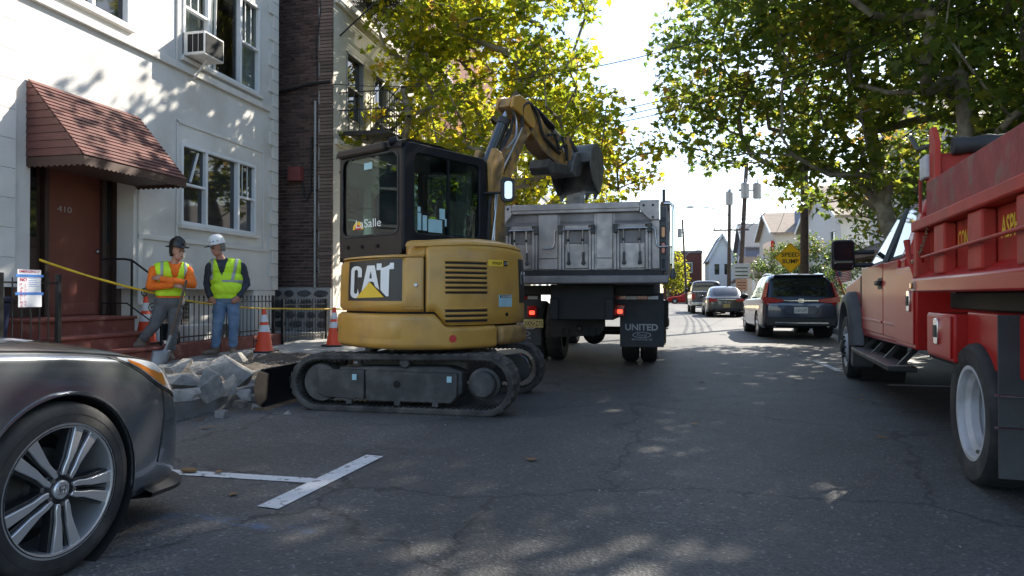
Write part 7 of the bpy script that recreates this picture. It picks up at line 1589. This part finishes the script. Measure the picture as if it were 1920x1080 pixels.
MB().box(-.03,.03,.0,.04,0,2.95).build('post','metal_grey',sg); h=.60
d=MB().prism([(p[0]*.7071-p[1]*.7071,p[0]*.7071+p[1]*.7071) for p in rrect(.84,.84,.05,4)],(0,-.012,2.37),(1,0,0),(0,0,1),(0,1,0),.01).build('sign_plate','sign_yellow',sg,smooth=0)
A_=[(p[0]*.7071-p[1]*.7071,p[0]*.7071+p[1]*.7071) for p in rrect(.80,.80,.045,4)]; B2=[(p[0]*.7071-p[1]*.7071,p[0]*.7071+p[1]*.7071) for p in rrect(.772,.772,.04,4)]
ring(A_,B2,MB(),(0,-.014,2.37),(1,0,0),(0,0,1),(0,1,0),.002).build('sign_border','decal_black',d,smooth=0)
text('SPEED','sign_word','decal_black',d,(-.34,-.0145,2.41),(1,0,0),(0,0,1),width=.68,height=.17,bold=.02); text('BUMP','sign_word','decal_black',d,(-.30,-.0145,2.15),(1,0,0),(0,0,1),width=.60,height=.17,bold=.02)
s2=empty('street_sign',(5.25,45.5,.1),0,'pale parking sign over a small orange sign on a post beyond the SUV','sign')
MB().box(-.04,.04,0,.05,0,2.9).build('post','metal_grey',s2); MB().box(-.52,.52,-.02,-.005,2.05,3.0).build('upper_plate','sign_white',s2,bevel=.005); MB().box(-.36,.36,-.02,-.005,1.25,2.0).build('lower_plate','sign_orange',s2,bevel=.005)
for k in range(3): MB().box(-.38,.38,-.0225,-.02,2.2+k*.24,2.27+k*.24).build('print_line','grass',s2,smooth=0)
for k in range(3): MB().box(-.26,.26,-.0225,-.02,1.4+k*.18,1.45+k*.18).build('print_line','box_red',s2,smooth=0)
# small flag
fg=empty('flag',(5.40,22.3,.06),0,'small stars and stripes flag on a red staff between SUV and truck mirror','flag')
MB().tube([(.30,0,.6),(.10,0,1.2),(-.12,0,1.85)],.012,6).build('staff','flag_red',fg)
def fpt(u,v): return Vector((-.12+.05*v*0+.50*u*.92-.10*(1-v)*0, .03*math.sin(u*6), 1.80-.10*u*.4-.33*(1-v)+.14*u*0-.10*math.sin(u*2.2)+.14*(u)))
for k in range(13):
    v0,v1=1-k/13,1-(k+1)/13; u0=.42 if k<7 else 0
    MB().grid([[fpt(u,v0),fpt(u,v1)] for u in np.linspace(u0,1,9)]).build('stripe','flag_red' if k%2==0 else 'flag_white',fg)
ct=MB().grid([[fpt(u,1),fpt(u,1-7/13)] for u in np.linspace(0,.42,6)]).build('canton','flag_blue',fg)
for i in range(4):
    for j in range(3): p=fpt(.06+.1*i,.93-.16*j); MB().ell(p+Vector((0,-.004,0)),(.012,.003,.012),6,4).build('star','flag_white',ct)
# ---------------------------------------------------------------- houses along the right side
def house(name,label,x0,x1,y0,y1,eave,ridge,wall,roof,axis='x',wins=(),side=(),porch=None,chim=False,ov=.35):
    e=empty(name,(0,0,0),0,label,'house'); mb=MB()
    wall_cells(mb,y0,y1,0,eave,list(wins),lambda a,b,c,d: mb.box(x0,x0+.2,a,b,c,d))
    m2=MB(); wall_cells(m2,x0+.2,x1,0,eave,list(side),lambda a,b,c,d: m2.box(a,b,y0,y0+.2,c,d)); m2.box(x1-.2,x1,y0+.2,y1,0,eave).box(x0+.2,x1-.2,y1-.2,y1,0,eave)
    mb.build('front_wall',wall,e,smooth=0); m2.build('side_wall',wall,e,smooth=0)
    xm,ym=(x0+x1)/2,(y0+y1)/2
    if axis=='x':
        MB().prism([(y0,eave),(y1,eave),(ym,ridge)],(x0,0,0),(0,1,0),(0,0,1),(1,0,0),.2).build('gable',wall,e,smooth=0)
        for s,ya in ((-1,y0),(1,y1)):
            k=(ridge-eave)/(ym-y0); yo=ya+s*ov; zo=eave-ov*k
            MB().hexa([(x0-ov,yo,zo),(x1+ov,yo,zo),(x1+ov,ym,ridge),(x0-ov,ym,ridge),(x0-ov,yo,zo+.14),(x1+ov,yo,zo+.14),(x1+ov,ym,ridge+.14),(x0-ov,ym,ridge+.14)]).build('roof_slope',roof,e,smooth=0)
            MB().beam((x0-ov-.02,yo,zo+.06),(x0-ov-.02,ym,ridge+.06),.05,.2).build('barge_board','white_frame',e,smooth=0)
    else:
        MB().prism([(x0,eave),(x1,eave),(xm,ridge)],(0,y0,0),(1,0,0),(0,0,1),(0,1,0),.2).build('gable',wall,e,smooth=0)
        for s,xa in ((-1,x0),(1,x1)):
            k=(ridge-eave)/(xm-x0); xo=xa+s*ov; zo=eave-ov*k
            MB().hexa([(xo,y0-ov,zo),(xo,y1+ov,zo),(xm,y1+ov,ridge),(xm,y0-ov,ridge),(xo,y0-ov,zo+.14),(xo,y1+ov,zo+.14),(xm,y1+ov,ridge+.14),(xm,y0-ov,ridge+.14)]).build('roof_slope',roof,e,smooth=0)
            MB().beam((xo,y0-ov-.02,zo+.06),(xm,y0-ov-.02,ridge+.06),.05,.2).build('barge_board','white_frame',e,smooth=0)
    for q in wins: window_x(e,x0,*q,(1,),(0,),s=-1,dep=.1)
    for (a,b,c,d) in side:
        w_=MB().box(a,b,y0-.03,y0+.08,c,c+.07).box(a,b,y0-.03,y0+.08,d-.07,d).box(a,a+.07,y0-.03,y0+.08,c+.07,d-.07).box(b-.07,b,y0-.03,y0+.08,c+.07,d-.07).build('window','white_frame',e); MB().add([(a,y0+.06,c),(b,y0+.06,c),(b,y0+.06,d),(a,y0+.06,d)],[(0,1,2,3)]).build('pane','win_glass',w_,smooth=0)
    if porch:
        py0,py1,pz,pd=porch; MB().hexa([(x0-pd,py0,pz-.25),(x0,py0,pz-.25),(x0,py1,pz-.25),(x0-pd,py1,pz-.25),(x0-pd,py0,pz-.1),(x0,py0,pz+.5),(x0,py1,pz+.5),(x0-pd,py1,pz-.1)]).build('porch_roof',roof,e,smooth=0)
        for y in (py0+.15,py1-.15): MB().box(x0-pd+.1,x0-pd+.25,y-.07,y+.07,0,pz-.25).build('porch_post','white_frame',e)
        MB().box(x0-pd,x0,py0,py1,.1,.7).build('porch_deck','concrete',e)
        for k in range(4): MB().box(x0-pd-.3*(k+1),x0-pd-.3*k,(py0+py1)/2-.6,(py0+py1)/2+.6,.1,.7-.15*k).build('porch_step','concrete',e)
    if chim: MB().box(x0+1.6,x0+2.5,y0+.6,y0+1.4,eave-.2,ridge-.05).build('chimney','siding_blue',e); MB().cyl((x0+2.05,y0+1,ridge-.1),(x0+2.05,y0+1,ridge+.45),.12,n=10).build('flue','metal_grey',e); MB().tube([(x0+2.5,y0+.7,eave+.4),(x0+3.2,y0+.7,eave+.9),(x0+3.4,y0+.7,ridge+.2)],.16,10).build('vent_pipe','steel_dark',e)
    return e
house('tan_house','cream house with tan roof and chimney pipe behind the speed bump sign',8.3,16.5,52,59.5,5.6,7.3,'siding_cream','roof_tan','x',[(53,54,3.4,4.8),(56.5,57.5,3.4,4.8),(53,54,.9,2.3)],[(9.5,10.4,3.3,4.7),(12,12.9,3.3,4.7)],(52.2,59,2.7,1.6),True)
sgn=MB().box(8.0,8.2,51.8,55.5,4.2,5.0).build('shop_sign','truck_red',label='faded red sign board on the front of the tan roofed house',cat='sign'); 
house('blue_house','tall blue grey gabled house beyond the tan roofed house',8.0,15,66,73,5.6,7.9,'siding_blue','roof_grey','x',[(67,68,3.6,5),(70.5,71.5,3.6,5)],[(9,9.9,3.4,4.8),(10.6,11.5,3.4,4.8)])
house('white_cottage','small white cottage with brown roof before the blue grey house',7.4,11.5,60.6,64.6,2.9,4.3,'siding_white','roof_brown','x',[(61.5,62.3,1.3,2.5)],[(8.2,9,1.2,2.4)],(61,64.2,2.4,1.0))
house('narrow_house','narrow white house with steep gable left of the leaning pole',7.0,10.4,97,106,6.2,9.3,'siding_white','roof_grey','y',[(98.5,99.7,1.4,3.0)],[(7.6,8.4,1.2,2.8),(8.9,9.7,3.8,5.4),(7.6,8.4,3.8,5.4)])
e=block('brick_corner_building','flat roofed red brick building at the far end of the street',1.0,6.6,106,118,7.4,'brick_far',[(108,109,1.5,3)],'-x')
for (a,b,c,d) in ((4.0,5.2,1.4,3.0),(4.0,5.2,4.4,6.0),(2.0,3.0,4.4,6.0)):
    w_=MB().box(a,b,105.93,106.0,c,d).build('window','white_frame',e); MB().box(a+.12,b-.12,105.9,105.93,c+.12,d-.12).build('pane','win_glass',w_)
house('grey_house','grey house with dark roof squeezed between brick building and narrow house',10.8,16,92,100,5,7.2,'siding_white','roof_brown','x',[(93,94,3,4.4)],[(12,13,2.8,4.2)])
house('white_house','white sided house with porch half hidden by the right trees',8.7,17,21,31,5.6,8.2,'siding_white','roof_brown','x',[(22,23.2,3.4,5.0),(25,26.2,3.4,5),(28.5,29.7,3.4,5),(22,23.2,.9,2.5)],[(10,11,3.4,4.9),(13,14,3.4,4.9),(10,11,.9,2.4)],(24.5,30.5,2.7,1.5))
house('cream_house','cream sided house behind the red truck on the right',8.7,17,9,18.5,6.2,8.6,'siding_cream','roof_grey','x',[(10,11.2,3.6,5.2),(15,16.2,3.6,5.2),(10,11.2,1.2,2.8)],[(10,11,3.4,4.9)],(12.5,17.5,2.8,1.4))
house('green_yard_house','white gabled house beyond the yard shrubs on the right',8.8,16,36,45,5.0,7.0,'siding_white','roof_tan','x',[(37,38,3,4.4),(41,42,3,4.4)],[(10,11,3,4.4)])
rect('front_yard',8.2,40,-8,120,.02,'grass',kind='structure')
# ---------------------------------------------------------------- shrubs and far trees
def shrub(name,label,base,blobs,n,per,size,seed,mat='leaf_far',first=.5,tr=.07,cr_=.4): return tree(name,label,base,blobs,n,per,size,seed,mat,trunk_r=tr,first=first,cr_=cr_,gap=.30,shape=OVAL,cat='shrub' if first<1.2 else 'tree')
shrub('garden_tree','round dark garden tree left of the speed bump sign',(7.3,44,.1),[(0,0,2.7,1.5,1.5,1.4)],60,70,.16,41,first=1.2)
shrub('garden_tree','leafy garden tree between the thick pole and the truck mirror',(7.4,33.5,.1),[(0,0,2.4,1.6,1.6,1.5),(-.6,0,1.4,1.3,1.4,.9)],75,80,.14,42,first=.9)
shrub('garden_tree','bushy tree at the yard edge behind the flag',(7.6,29.2,.1),[(0,0,1.9,1.1,1.4,1.3)],45,80,.12,43,first=.7)
shrub('evergreen','dark evergreen beside the porch of the white house',(7.9,22.6,.1),[(0,0,3.0,.9,.9,1.6),(0,0,1.5,1.2,1.2,1.2)],55,90,.10,44,first=.6)
shrub('garden_tree','broad garden tree behind the red truck bed',(7.5,21.4,.1),[(0,0,4.6,2.0,2.0,1.8),(-.6,-.4,3.2,1.6,1.6,1.2)],95,55,.19,49,'leaf_right',first=1.6,tr=.12,cr_=.5)
shrub('far_tree','pale green tree at the far end of the street behind the dump truck mirror',(1.5,98,.1),[(0,0,4.6,2.6,2.6,2.4),(1.0,0,3,2,2,1.6)],70,60,.34,45,'leaf_left',first=1.8,tr=.16,cr_=.8)
shrub('far_tree','far tree on the left pavement beyond the dump truck',(-5.2,60,.1),[(0,0,6,3,3,2.6)],70,50,.32,46,'leaf_left',first=2.6,tr=.18,cr_=.8)
shrub('far_tree','far tree behind the blue grey house on the right',(12,82,.1),[(0,0,5,3,3,2.6)],60,50,.34,47,'leaf_far',first=2.4,tr=.16,cr_=.8)
shrub('far_tree','far tree on the left corner of the crossing',(-8,100,.1),[(0,0,5.5,3.4,3.4,3)],60,50,.38,48,'leaf_far',first=2.4,tr=.16,cr_=.9)
wn=[(y,y+1.0,z,z+1.6) for y in (55,59) for z in (1.2,4.2)]
block('cream_rowhouse','cream row house on the left near the far crossing',-18,-7.4,53,63,8,'siding_cream',wn,'+x'); 
wn=[(y,y+1.0,z,z+1.6) for y in (66,70,74) for z in (1.2,4.2)]
block('brick_rowhouse','dark brick row house on the left at the far crossing',-18,-7.4,64,78,9,'brick_far',wn,'+x')
